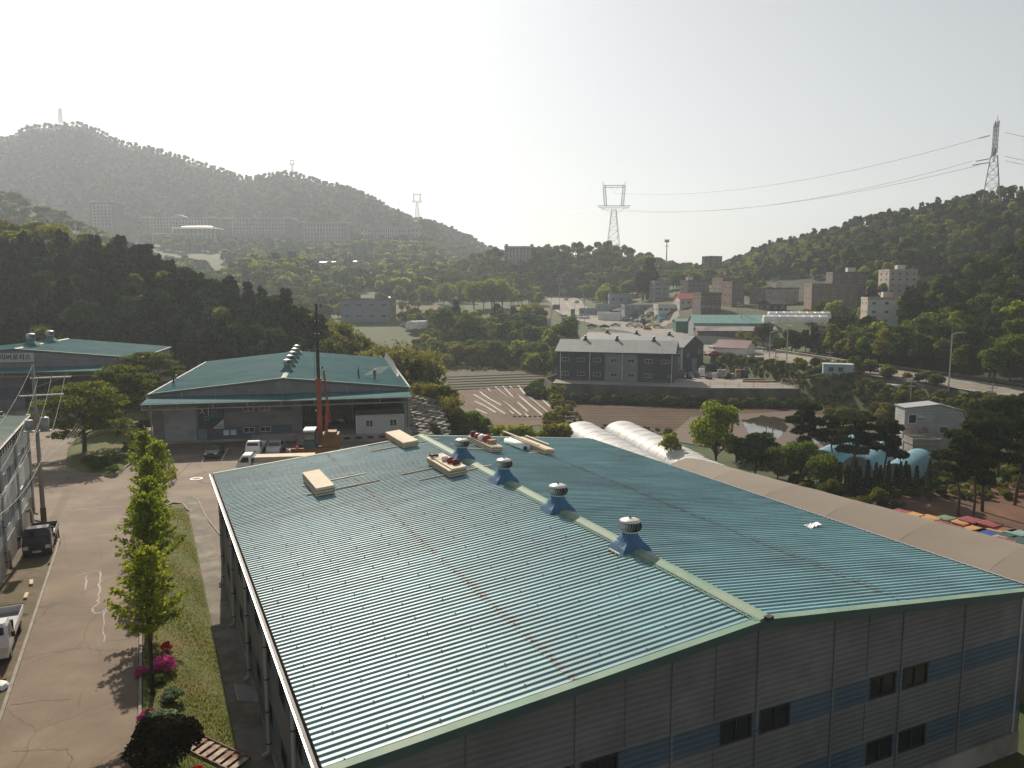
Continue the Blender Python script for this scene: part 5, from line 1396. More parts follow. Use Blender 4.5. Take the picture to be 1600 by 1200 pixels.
for x0, x1, z in ((2.55,3.0,2.3),(2.2,3.0,2.08),(2.2,3.0,1.98)): b.box(x0,x1,-.085,-.07,z,z+.06)
b.ob('small_print', m_ink, sg); b = B()
for x0, x1, z in ((1.5,2.0,4.15),(1.5,2.3,4.0),(1.5,2.6,3.88)): b.box(x0,x1,-.08,-.06,z,z+.05)
b.ob('small_print', m_sgg, sg)
sg2 = tag(B().box(-.35,.35,-.03,.03,-.35,.35).ob('notice_board', m_sgw, smooth=False), 'left of two small white notices under the company board', 'notice', 'small white notices'); sg2.location = L2(8.95,-.2,1.2); sg2.rotation_euler = (0,0,YW2)
sg3 = tag(B().box(-.35,.35,-.03,.03,-.35,.35).ob('notice_board', m_sgw), 'right of two small white notices under the company board', 'notice', 'small white notices'); sg3.location = L2(9.85,-.2,1.2); sg3.rotation_euler = (0,0,YW2)
sg4 = tag(B().box(-.35,.35,-.03,.03,-.15,.15).ob('notice_board', m_redb), 'small red notice plate above the personnel door', 'notice'); sg4.location = L2(6.9,-.16,1.55); sg4.rotation_euler = (0,0,YW2)
# vents on its ridge
rv_lab = ['nearest', 'second', 'third', 'fourth', 'farthest']
for i in range(5):
    make_vent(rv_lab[i] + ' of five turbine vents on the middle warehouse ridge', L2(16.35, 9 + i*7.2, 8.2), YW2, 1.35, 'turbine vents on the middle warehouse', basecol=M('vent_base_dark', (.05,.13,.13), .5))
# container office on the dock
co_ = thing('site_office', 'pale grey prefabricated office with two white windows on the dock', 'office', L2(25.6, -3.7, .98), YW2)
B().box(0, 6.2, 0, 3.4, 0, 2.5).ob('body', M('office_grey', (.42,.44,.43), .6, .06), co_)
B().box(-.08, 6.28, -.08, 3.48, 2.5, 2.62).box(-.05,6.25,.3,3.4,2.62,3.1).ob('roof', m_dark, co_)
for x in (1.7, 4.8): window(co_, (x, 0, 1.35), 1.0, 1.0, 0, 2, m_white, .06)
for x in (0, 6.2): B().box(x-.04, x+.04, -.03, .02, 0, 2.5).ob('corner_post', m_white, co_)
# things inside the bay
for i, (x, y, w_, h_) in enumerate(((22.2, 4, 1.1, 1.0), (23.8, 4.4, 1.0, .9))):
    t = thing('motor_scooter', ('left' if i == 0 else 'right') + ' of two scooters parked inside the open bay', 'scooter', L2(x, y, 1.0), YW2+.2, 'scooters in the open bay')
    for s_ in (-.55, .55):
        b = B(); b.tube((s_,-.06,.25), (s_,.06,.25), .25, n=12); b.ob('wheel', m_black, t)
    B().cbox((-.25,0,.62), (.8,.3,.22)).cbox((.1,0,.4), (.6,.3,.12)).ob('body', m_white if i else m_steel, t); B().tube((.55,0,.3), (.38,0,1.0), .04).tube((.38,-.3,1.0), (.38,.3,1.0), .03).ob('handlebar', m_dark, t)
# roof safety sheets leaning at the right verge and poles lying there
lf = thing('edge_barrier', 'row of pale grey sheets standing along the right verge of the middle roof', 'edge guard', L2(31.9, 0, 6.6), YW2)
for k in range(9):
    y = 12 + k*3.7
    B().add([(.25,y,.0),(.25,y+3.6,.0),(.55,y+3.6,1.25 if k > 1 else .5+.35*k),(.55,y,1.25 if k > 2 else .3+.4*k),(.28,y,.0),(.28,y+3.6,.0),(.58,y+3.6,1.25),(.58,y,1.2)][:4], [(0,1,2,3)]).ob('panel', m_gal, lf)
for k in range(7):
    b = B(); b.tube((0,-2.6,0), (0,2.6,0), .05, n=5)
    o = tag(b.ob('steel_tube', m_steel), 'steel tube lying on the middle roof near the edge guard', 'tube', 'steel tubes fanned out on the middle roof'); o.location = L2(28.2+k*.35, 12.5+k*2.0, zr2(28.2+k*.35)+.12); o.rotation_euler = (0, 0, YW2-.75)

# the left rear warehouse
YW1 = R(12.5); W1_ = 36.; FR1 = Vector((-61.4, 128, 0)); P1 = FR1 - Vector((cos(YW1), sin(YW1), 0))*W1_
wh1, zr1 = big_shed('left rear warehouse with a teal roof and a name board on its gable', P1, YW1, W1_, 25.6, 8.6, 10.4, m_roof2, (-.3, W1_-.4), front_open=[(2.0, 9.0, .9, 6.2), (19, 34.6, .9, 6.2)], cz=7.0, cd=4.2)
def L1(x, y, z=0.): c, s_ = cos(YW1), sin(YW1); return Vector((P1.x + x*c - y*s_, P1.y + x*s_ + y*c, z))
B().box(-.2, W1_, -4.6, -.01, -.4, .9).ob('dock', m_conc, wh1); B().box(.5, 35.5, 9, 9.2, .9, 8).ob('bay_wall', m_clad, wh1); B().box(.3, 35.6, .1, 9, .3, .89).ob('bay_floor', m_conc, wh1)
for k in range(5): B().box(19+k*3.7, 19.2+k*3.7, 8.6, 8.9, .9, 8).ob('bay_post', m_steel, wh1)
B().box(29.0, 33.5, 8.85, 8.95, 1.4, 3.2).ob('bay_window', m_glass, wh1); B().box(10, 18.6, -.06, -.02, 2.4, 4.3).ob('blue_band', m_blue, wh1)
ns = thing('name_board', 'white name board reading 리버로지스 on the left rear warehouse gable', 'sign', L1(18.2, -.15, 0), YW1)
B().box(-4.5, 2.6, -.05, .03, 8.3, 9.75).ob('panel', M('sign_pale', (.42,.43,.42), .5), ns)
text('리버로지스', .98, m_ink, ns, (-.05, -.08, 9.05), bold=.02)
for i, (x, y) in enumerate(((18.3, 6.5), (18.3, 15.5))):
    make_vent(('front' if i == 0 else 'rear') + ' turbine vent on the left rear warehouse ridge', L1(x, y, 10.5), YW1, 1.6, 'turbine vents on the left rear warehouse', basecol=MATS['vent_base_dark'])

# stepped stone bank right of the middle warehouse
bk = thing('stone_retaining_wall', 'stepped grey rubble wall climbing behind the right side of the middle warehouse', 'retaining wall', (0,0,0), 0)
rs = random.Random(8); m_stone = M('rubble_stone', (.26,.24,.2), .9, .35, 1.5, bump=.03, bs=5)
sm_ = []
for k in range(5):
    b = B(); b.cbox((0,0,0), (1.0, .7, .42), 0)
    b.v = [(v[0]+rs.uniform(-.12,.12), v[1]+rs.uniform(-.1,.1), v[2]+rs.uniform(-.07,.07)) for v in b.v]; sm_.append(b.mesh('stone', m_stone))
for i in range(15):
    for j in range(6):
        a = L2(33.6+j*.95+i*.02+.45*(i % 2), 2.0+i*1.15, 0)
        inst('stone', sm_[rs.randrange(5)], bk, (a.x, a.y, -.6 + i*.26 - j*.22 + rs.uniform(-.05,.05)), rs.uniform(-.25,.25)+YW2)
# ================================================================== NEAR PLANTING
def rzr(k): return random.Random(k).uniform(0, 6.28)
for i in range(3): two('ginkgo%d' % i, ginkgo, 'ginkgo', h=7.0, r=1.65, seed=100+i)
two('layered0', layered, 'maple', h=7.6, r=5.0, seed=110); two('layered1', layered, 'maple', h=7.2, r=4.6, seed=111)
two('bush_g', bush, 'mid', h=1.1, r=.8, seed=120, nleaf=1300, ls=.12); two('bush_p', bush, 'pale', h=1.0, r=.8, seed=121, nleaf=1100, ls=.13)
two('azalea', bush, 'pink', h=.9, r=.75, seed=122, nleaf=1500, ls=.09); two('azalea_r', bush, 'red', h=.7, r=.4, seed=123, nleaf=500, ls=.09)
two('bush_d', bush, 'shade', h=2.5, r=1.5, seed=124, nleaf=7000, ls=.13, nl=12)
gk = [(-4.45, 19.4, 1.05, 'ginkgo tree nearest the viewer on the lane edge, bare trunk and bright crown'),
      (-4.40, 29.3, 1.08, 'second ginkgo from the viewer, standing clear of the nearest one'),
      (-4.30, 36.6, .98, 'third ginkgo from the viewer, in the middle of the row'),
      (-4.25, 45.0, .95, 'fourth ginkgo from the viewer in the lane row'),
      (-3.5, 52.0, .98, 'fifth ginkgo from the viewer, set slightly right near the end of the grass bank'),
      (-4.6, 58.6, 1.0, 'narrow ginkgo at the far end of the row, before the warehouse door')]
GK = []
for i, (x, y, s_, lb) in enumerate(gk): GK.append(plant('ginkgo_tree', lb, 'tree', 'ginkgo%d' % (i % 3), AP(x, y), rzr(i), (s_, s_, s_*1.0), 'ginkgo trees along the lane'))
plant('dark_shrub', 'large dark brownish shrub coloured as in shade at the bottom of the grass bank', 'shrub', 'bush_d', AP(-4.0, 12.4), 0, (1, 1, 1.0))
plant('azalea_bush', 'large pink flowering azalea beside the nearest ginkgo trunk', 'shrub', 'azalea', AP(-3.95, 21.9), 1, (1.15, 1.0, 1.1), 'azaleas under the ginkgo trees')
plant('azalea_bush', 'small pink azalea at the lane side of the nearest ginkgo', 'shrub', 'azalea', AP(-5.0, 21.6), 2, .55, 'azaleas under the ginkgo trees')
plant('azalea_bush', 'dim pink azalea below the nearest ginkgo', 'shrub', 'azalea', AP(-4.75, 17.0), 3, .6, 'azaleas under the ginkgo trees')
plant('azalea_bush', 'red flower sprig behind the large pink azalea', 'shrub', 'azalea_r', AP(-3.75, 24.4), 3, .9, 'red azaleas on the grass bank')
plant('azalea_bush', 'red azalea at the foot of the rusty steps', 'shrub', 'azalea_r', AP(-2.9, 12.0), 3, 1.0, 'red azaleas on the grass bank')
plant('azalea_bush', 'single red flower by the large dark shrub', 'shrub', 'azalea_r', AP(-5.0, 14.2), 3, .45, 'red azaleas on the grass bank')
plant('leafy_plant', 'pale leafy hosta-like plant under the nearest ginkgo', 'shrub', 'bush_p', AP(-4.2, 16.6), 0, (1.1, 1.0, .7), 'pale low plants on the bank')
plant('leafy_plant', 'pale leafy plant just behind the nearest ginkgo trunk', 'shrub', 'bush_p', AP(-3.7, 18.6), 2, (.8, .8, .7), 'pale low plants on the bank')
plant('leafy_plant', 'small whitish leafy plant between the second and third ginkgo', 'shrub', 'bush_p', AP(-3.6, 35.0), 2, .7, 'pale low plants on the bank')
for i, (x, y, s_, lb) in enumerate([(-4.3, 20.6, .6, 'green shrub against the nearest ginkgo trunk'), (-4.1, 29, .7, 'green shrub between the second and third ginkgo'), (-11.8, 48.6, .8, 'low green shrub at the foot of the concrete pole, left one'), (-11.2, 47.4, .6, 'low green shrub at the foot of the concrete pole, right one'),
        (-12.4, 53.5, .5, 'small shrub behind the concrete pole')]):
    plant('green_shrub', lb, 'shrub', 'bush_g', AP(x, y), i, (s_*1.2, s_, s_*.7), 'low green shrubs')
plant('spreading_tree', 'largest spreading tree with layered branches on the grassy mound', 'tree', 'layered0', G(132, 712), 0, (1.3, 1.3, 1.2), 'spreading trees on the mound')
plant('spreading_tree', 'middle spreading tree on the mound, behind the largest', 'tree', 'layered1', G(195, 672), 2, 1.3, 'spreading trees on the mound')
plant('spreading_tree', 'rear spreading tree on the mound close to the left rear warehouse', 'tree', 'layered0', G(236, 640), 4, 1.3, 'spreading trees on the mound')
# clipped shrubs on the mound
for i, (px, py, s_) in enumerate([(150,735,1.0),(165,728,1.2),(185,722,1.1),(205,705,1.3),(215,690,1.2),(140,725,1.0),(225,670,1.3),(178,738,.8)]):
    plant('mound_shrub', 'dark low shrub covering the mound under the spreading trees', 'shrub', 'bush_g', G(px, py, .25), i, (s_*1.3, s_*1.3, s_), 'low shrubs on the mound')
# grass blades on the bank
rng = np.random.default_rng(77); n_ = 26000
lx = rng.uniform(-4.85, -1.3, n_); ly = 8 + rng.uniform(0, 1, n_)**1.3*48
px_ = OA.x + lx*XA.x + ly*YA.x; py_ = OA.y + lx*XA.y + ly*YA.y; pz_ = yz(px_, py_) + .045
h_ = rng.uniform(.03, .12, n_)*(1 + .5*np.sin(lx*2+ly*.7)); an = rng.uniform(0, 2*pi, n_); w_ = .03
C0 = np.stack([px_, py_, pz_], 1); dx = np.stack([np.cos(an)*w_, np.sin(an)*w_, an*0], 1); tp = C0 + np.stack([rng.normal(size=n_)*.03, rng.normal(size=n_)*.03, h_], 1)
co = np.stack([C0-dx, C0+dx, tp], 1).reshape(-1, 3)
m_gr = leafM('grass_blade', (.12,.155,.02), (.22,.22,.045), .4, .8)
o = inst('grass', np_mesh('grass', co, np.arange(3*n_).reshape(-1, 3), m_gr)); o['kind'] = 'stuff'; o['label'] = 'short grass on the bank beside the lane'
# rusty steps down the bank
st = thing('bank_steps', 'short flight of rusty steel steps down the grass bank', 'steps', AP(-3.1, 14.85), 0)
p0 = AP(-3.15, 14.85, .18); p1 = AP(-1.15, 12.6, .16); dd = (p1-p0); tt = Vector((-dd.y, dd.x, 0)).normalized(); m_rust = M('rusty_paint', (.20,.085,.05), .85, .3, 4, col2=(.42,.36,.28), c2s=2.5, c2t=.55)
for k in range(8):
    c = p0.lerp(p1, (k+.5)/8) - p0; B().cbox(c, (.27,.95,.04), math.atan2(dd.y, dd.x)).ob('tread', M('step_plate', (.40,.33,.27), .8, .25, 3, col2=(.22,.10,.06), c2s=2.0), st)
for s_ in (-1, 1):
    b = B(); q = tt*.5*s_; o_ = Vector((0,0,.07)); b.add([q+o_-Vector((0,0,.16)), dd+q+o_-Vector((0,0,.16)), dd+q+o_, q+o_, q*1.08+o_-Vector((0,0,.16)), dd+q*1.08+o_-Vector((0,0,.16)), dd+q*1.08+o_, q*1.08+o_], [(0,1,2,3),(7,6,5,4),(3,2,6,7),(0,4,5,1)]); b.ob('stringer', m_rust, st)
st.location = p0

# ================================================================== VEHICLES
m_tyre = M('tyre', (.02,.02,.021), .85); m_rim = M('wheel_rim', (.38,.38,.38), .4, .05, metal=.5); m_carglass = M('car_glass', (.012,.014,.016), .06, .1, spec=.7)
m_lamp = M('headlamp', (.6,.6,.58), .15, .1, spec=.7); m_tail = M('tail_lamp', (.35,.02,.02), .3)
def carpaint(name, col): return M('paint_' + name, col, .28, .05, 1, coat=.5, spec=.5)
PW = carpaint('white', (.70,.70,.69)); PB = carpaint('black', (.012,.012,.014)); PS = carpaint('silver', (.35,.36,.37)); PG = carpaint('grey', (.10,.105,.11)); PR = carpaint('red', (.35,.03,.025)); PBL = carpaint('blue', (.03,.09,.28)); PO = carpaint('orange', (.62,.16,.02)); PT = carpaint('teal', (.05,.2,.2)); PY = carpaint('yellow', (.6,.36,.03))
def wheel(t, x, y, r=.33, w_=.2):
    b = B(); b.tube((x-w_/2,y,r), (x+w_/2,y,r), r, n=16); o = b.ob('wheel', m_tyre, t)
    B().tube((x-w_/2-.012,y,r), (x+w_/2+.012,y,r), r*.6, n=12).ob('rim', m_rim, o)
def loft(secs, mi=0):
    """stack of closed outlines (lists of points) joined into a body"""
    b = B(); n_ = len(secs[0]); vs = [p for s_ in secs for p in s_]
    fs = [(i*n_+k, i*n_+(k+1) % n_, (i+1)*n_+(k+1) % n_, (i+1)*n_+k) for i in range(len(secs)-1) for k in range(n_)]
    fs += [list(range(n_-1, -1, -1)), [(len(secs)-1)*n_+k for k in range(n_)]]
    return b.add(vs, fs, mi)
def truck(label, loc, rz, paint, group=None, cargo=None, sc=1., L_=5.1, W_=1.74, crew=False):
    """cab-over light truck, nose toward local -y, origin on the ground at its middle"""
    t = thing('light_truck', label, 'truck', loc, rz, group); hw = W_/2; f = -L_/2; cb = f + (2.2 if crew else 1.5)
    def sec(z, y0, y1, w_): c = .10; return [(-w_+c, y0, z), (w_-c, y0, z), (w_, y0+c, z), (w_, y1, z), (-w_, y1, z), (-w_, y0+c, z)]
    loft([sec(.42, f+.03, cb, hw-.05), sec(.6, f, cb, hw), sec(1.05, f+.02, cb, hw), sec(1.20, f+.10, cb, hw-.02), sec(1.80, f+.48, cb-.03, hw-.12), sec(1.93, f+.62, cb-.08, hw-.2)]).ob('cab', paint, t, smooth=False)
    B().add([(-hw+.18, f+.118, 1.22), (hw-.18, f+.118, 1.22), (hw-.26, f+.46, 1.78), (-hw+.26, f+.46, 1.78)], [(0,1,2,3)]).ob('windscreen', m_carglass, t)
    for s_ in (-1, 1):
        x0 = s_*(hw+.002); x1 = s_*(hw-.115)
        for a, c in ([(f+.5, f+1.25)] + ([(f+1.35, cb-.12)] if crew else [])):
            B().add([(x0*.988+s_*.008, a-.12, 1.22), (x0*.988+s_*.008, c, 1.22), (x1+s_*.012, c, 1.74), (x1+s_*.012, a+.14, 1.74)], [(0,1,2,3)]).ob('side_window', m_carglass, t)
        B().cbox((s_*(hw-.22), f-.005, .78), (.30,.05,.24)).ob('headlight', m_lamp, t)
        B().cbox((s_*(hw+.16), f+.30, 1.45), (.16,.06,.28)).tube((s_*(hw-.02), f+.3, 1.5), (s_*(hw+.16), f+.3, 1.5), .015).ob('mirror', m_black, t)
    B().cbox((0, f-.01, .50), (W_-.08,.1,.20)).ob('bumper', paint if paint is not PB else m_dark, t); B().cbox((0, f-.012, .80), (W_*.5,.04,.12)).ob('grille', m_dark, t); B().cbox((0,f-.07,.5), (.5,.02,.12)).ob('number_plate', m_sgw, t)
    B().box(-hw*.55, hw*.55, cb, L_/2-.1, .45, .66).ob('chassis', m_dark, t)
    e = L_/2; B().box(-hw, hw, cb+.1, e, .70, .78).ob('bed_floor', M('bed_steel', (.22,.24,.25), .6, .2), t)
    for s_ in (-1, 1): B().box(min(s_*hw, s_*(hw-.04)), max(s_*hw, s_*(hw-.04)), cb+.1, e, .78, 1.16).ob('side_board', paint, t)
    B().box(-hw, hw, e-.04, e, .78, 1.16).ob('tail_board', paint, t); B().box(-hw, hw, cb+.1, cb+.16, .78, 1.7).ob('head_board', m_dark, t)
    for s_ in (-1, 1):
        for y in (f+.72, e-1.05): wheel(t, s_*(hw-.14), y, .31)
        B().cbox((s_*(hw-.15), e+.01, .62), (.2,.05,.12)).ob('tail_light', m_tail, t)
    if cargo: cargo(t, cb, e, hw)
    t.scale = (sc, sc, sc); return t
CARM = {}
def car(label, loc, rz, paint, group=None, kind='sedan', far=False, cat='car', name='parked_car', sc=1.):
    """car, nose toward local -y; shared meshes per colour"""
    t = thing(name, label, cat, loc, rz, group); key = (paint.name, kind)
    if key not in CARM:
        prof = {'sedan': [(-2.25,.45,.6,.62),(-2.2,.72,.78,0),(-1.2,.92,.86,0),(-.55,1.36,.66,0),(.65,1.42,.66,0),(1.45,1.02,.84,0),(2.2,.95,.78,0),(2.3,.5,.7,0)],
                'suv': [(-2.2,.5,.65,0),(-2.15,.85,.8,0),(-1.25,1.02,.88,0),(-.7,1.6,.7,0),(1.6,1.66,.7,0),(2.15,1.15,.86,0),(2.2,.55,.8,0)],
                'van': [(-2.4,.5,.7,0),(-2.35,.95,.84,0),(-1.9,1.2,.88,0),(-1.2,1.9,.76,0),(2.3,1.95,.78,0),(2.4,1.0,.86,0),(2.4,.5,.8,0)]}[kind]
        b = B(); secs = []
        for y, z, w_, _ in prof: secs.append([(-.8, y, .32), (.8, y, .32), (.87, y, .5), (.87 if z > .9 else w_, y, min(z, .88)), (w_ if z > .9 else w_-.1, y, z), (-w_ if z > .9 else -w_+.1, y, z), (-.87 if z > .9 else -w_, y, min(z, .88)), (-.87, y, .5)])
        body = loft(secs).mesh('body', paint)
        g_ = B()
        hi = [p for p in prof if p[1] > 1.25]; y0, y1 = hi[0][0], hi[-1][0]; zt = hi[0][1]; pre = prof[prof.index(hi[0])-1]; post = prof[prof.index(hi[-1])+1]
        def li(a, c, t_): return (a[0]+(c[0]-a[0])*t_, a[1]+(c[1]-a[1])*t_)
        a0, a1 = li(pre, hi[0], .15), li(pre, hi[0], .9); c0, c1 = li(post, hi[-1], .12), li(post, hi[-1], .9)
        g_.add([(-.74, a0[0]-.02, a0[1]+.02), (.74, a0[0]-.02, a0[1]+.02), (.60, a1[0]-.02, a1[1]+.02), (-.60, a1[0]-.02, a1[1]+.02)], [(0,1,2,3)])
        g_.add([(-.74, c0[0]+.02, c0[1]+.02), (.74, c0[0]+.02, c0[1]+.02), (.60, c1[0]+.02, c1[1]+.02), (-.60, c1[0]+.02, c1[1]+.02)], [(0,1,2,3)])
        for s_ in (-1, 1): g_.add([(s_*.88, pre[0]+.35, .95), (s_*.88, post[0]-.15, .95), (s_*(hi[-1][2]+.035), hi[-1][0]-.02, hi[-1][1]-.1), (s_*(hi[0][2]+.035), hi[0][0]+.05, zt-.1)], [(0,1,2,3)])
        gl = g_.mesh('windows', m_carglass)
        wb = B(); wb.tube((-.1,0,0), (.1,0,0), .33, n=12); wm = wb.mesh('wheel', m_tyre); rb = B(); rb.tube((-.11,0,0), (.11,0,0), .2, n=10); rm = rb.mesh('rim', m_rim)
        hb_ = B().cbox((0,0,0), (.32,.06,.14)).mesh('headlight', m_lamp); tb = B().cbox((0,0,0), (.3,.06,.14)).mesh('tail_light', m_tail)
        CARM[key] = (body, gl, wm, rm, hb_, tb, prof[0][0], prof[-1][0])
    body, gl, wm, rm, hb_, tb, yf, yr = CARM[key]
    inst('body', body, t); inst('windows', gl, t)
    for s_ in (-1, 1):
        for y in (-1.4, 1.4):
            o = inst('wheel', wm, t, (s_*.78, y, .33)); 
            if not far: inst('rim', rm, o)
        inst('headlight', hb_, t, (s_*.58, yf+.0, .66)); inst('tail_light', tb, t, (s_*.6, yr, .78))
    t.scale = (sc, sc, sc); return t
bt = truck('black light truck parked on the dirt verge by the workshop wall', AP(-11.75, 46.3), YAWA, PB, L_=5.1, sc=1.06)
wt = truck('white light truck parked on the dirt verge, cut off by the left frame edge', AP(-11.95, 28.3), YAWA, PW, L_=5.2, sc=1.04)
car('silver car at the lower left corner, mostly outside the frame', AP(-12.0, 18.4), YAWA, PS, kind='van', cat='van', name='parked_van')
# orange sack pile and crumpled film between them
t = tag(sack(.9, 1.2, .7, 3).ob('orange_barrier', PO), 'orange plastic barrier lying by the verge kerb at the left edge', 'barrier'); t.location = AP(-11.7, 23.3)
t = tag(sack(.9, .8, .3, 5).ob('plastic_film', m_roll), 'crumpled clear plastic film on the verge kerb', 'plastic film'); t.location = AP(-11.2, 23.0)
for i, (px, py) in enumerate([(49,912),(41,933)]):
    p = G(px, py, .8); o = tag(B().box(-.1,.1,-.45,.45,0,.12).ob('timber_block', mt), ('upper' if i == 0 else 'lower') + ' short timber lying on the dirt verge', 'timber', 'timbers on the verge'); o.location = (p.x, p.y, yzp(*toA(p.x, p.y))+.03); o.rotation_euler = (0,0,YAWA+.1-.1*i)
def planks(t, cb, e, hw):
    for k in range(5): B().box(-hw*.85+.03*k, hw*.8, cb+.25, e+.6-.1*k, .9+k*.16, 1.04+k*.16).ob('plank_stack', MATS['timber_pale'] if k % 2 else m_ply, t)
truck('white truck with pale planks on its bed just behind the big warehouse roof', Vector((-26.0, 84.6, 0)), R(-82), PW, cargo=planks, L_=7.6, W_=2.1, sc=1.05)
truck('dim white truck facing the viewer behind the plank truck', Vector((-31.0, 93.4, 0)), R(8), PW, L_=5.1, sc=1.0)
car('dark car parked in the shade before the company board', Vector((-35.8, 92.6, 0)), R(10), PB, kind='sedan')
car('silver car parked in the shade left of the crane', Vector((-29.2, 95.6, 0)).lerp(Vector((-28.9,93.5,0)), .5), R(8), PS, kind='sedan')
# parking lines, manhole
for i, (a, c) in enumerate([((316,722),(322,700)),((346,720),(356,700)),((395,722),(402,704)),((445,722),(449,706))]):
    P, Q = G(*a), G(*c); d = (Q-P).normalized(); s_ = Vector((-d.y, d.x, 0))*.06; z = Vector((0,0,.006))
    o = B().add([P-s_+z, P+s_+z, Q+s_+z, Q-s_+z], [(0,1,2,3)]).ob('parking_line', m_line); setting(o, 'faded parking line before the middle warehouse')
mh = thing('manhole_cover', 'pale round manhole cover in the sunlit junction', 'manhole cover', G(307, 748, .0), 0); B().lathe([(0,.03),(.45,.03),(.5,.02),(.5,-.02)], n=20).ob('lid', m_kerb, mh); B().lathe([(.5,.018),(.62,.018),(.62,-.02)], n=20).ob('ring', m_steel, mh)

# crane truck
cr = thing('mobile_crane', 'orange and black crane truck with its boom raised beside the middle warehouse', 'crane', Vector((-24.0, 93.5, 0)), R(8))
B().box(-1.1, 2.6, -1.1, 1.2, .55, 1.0).ob('chassis', m_dark, cr)
B().box(1.0, 3.0, -1.0, 1.1, 1.0, 2.5).cbox((2.0, 0, 2.65), (1.4,1.6,.3)).ob('slew_body', M('crane_yellow', (.20,.10,.02), .7, .25), cr)
B().box(-3.0, 3.1, -1.2, -.95, .35, .95).ob('side_skirt', MATS['crane_yellow'], cr)
cab_ = B(); cab_.box(-1.1, .25, -1.15, 1.1, 1.0, 2.9); cab_.ob('cab', M('cab_dull_teal', (.05,.10,.10), .6, .15), cr); B().box(-1.0, .15, -1.18, -1.155, 1.9, 2.7).ob('windscreen', m_carglass, cr); B().box(-1.1, .25, -1.2, 1.1, 2.92, 3.15).ob('cab_roof', m_sgw, cr)
for x in (-1.9, -.6, 1.4, 2.4):
    for y in (-1.0, .95):
        b = B(); b.tube((x,y-.15,.48), (x,y+.15,.48), .48, n=14); b.ob('wheel', m_tyre, cr)
bx = .75
B().box(bx-.27, bx+.27, -.25, .25, 1.4, 9.2).box(bx-.32, bx+.32, -.3, .3, 8.9, 9.25).ob('boom_base', M('crane_orange', (.26,.055,.018), .7, .25), cr)
B().box(bx-.2, bx+.18, -.18, .18, 9.2, 14.5).ob('boom_section', m_dark, cr); B().box(bx-.13, bx+.11, -.12, .12, 14.5, 18.2).ob('boom_section', m_dark, cr)
for z in (10.2, 12.6, 14.5, 16.0, 17.6): B().box(bx-.28, bx+.26, -.22, .22, z, z+.1).cbox((bx+.5,0,z+.35), (.2,.14,.3)).ob('boom_bracket', m_dark, cr)
b = B(); b.tube((bx+.65,0,1.9), (bx+.95,.1,6.0), .22, n=6); b.tube((bx+.95,.1,6.0), (bx+.62,.1,10.2), .13, n=6); b.tube((bx+1.25,0,3.9), (bx+.62,0,9.7), .09, n=5); b.ob('lift_cylinder', MATS['crane_orange'], cr)
b = B(); b.path([(bx-.36,-.3,18), (bx-.38,-.32,10), (bx-.36,-.3,5.4)], .02, 4); b.ob('hoist_rope', m_black, cr); B().cbox((bx-.36,-.3,5.2), (.25,.2,.4)).ob('hook_block', m_dark, cr)
for x in (-2.7, 3.3):
    B().box(x-.1, x+.1, -1.5, -1.3, .1, .9).box(x-.25, x+.25, -1.65, -1.15, .0, .1).ob('outrigger', m_white, cr)
for i, (px, py) in enumerate([(451,714),(476,707),(491,705),(507,704)]):
    p = G(px, py); o = tag(sack(.5,.35,.25,i).ob('cement_bag', m_conc), ('first','second','third','fourth')[i] + ' pale bag from the left on the ground before the crane', 'bag', 'bags before the crane'); o.location = p

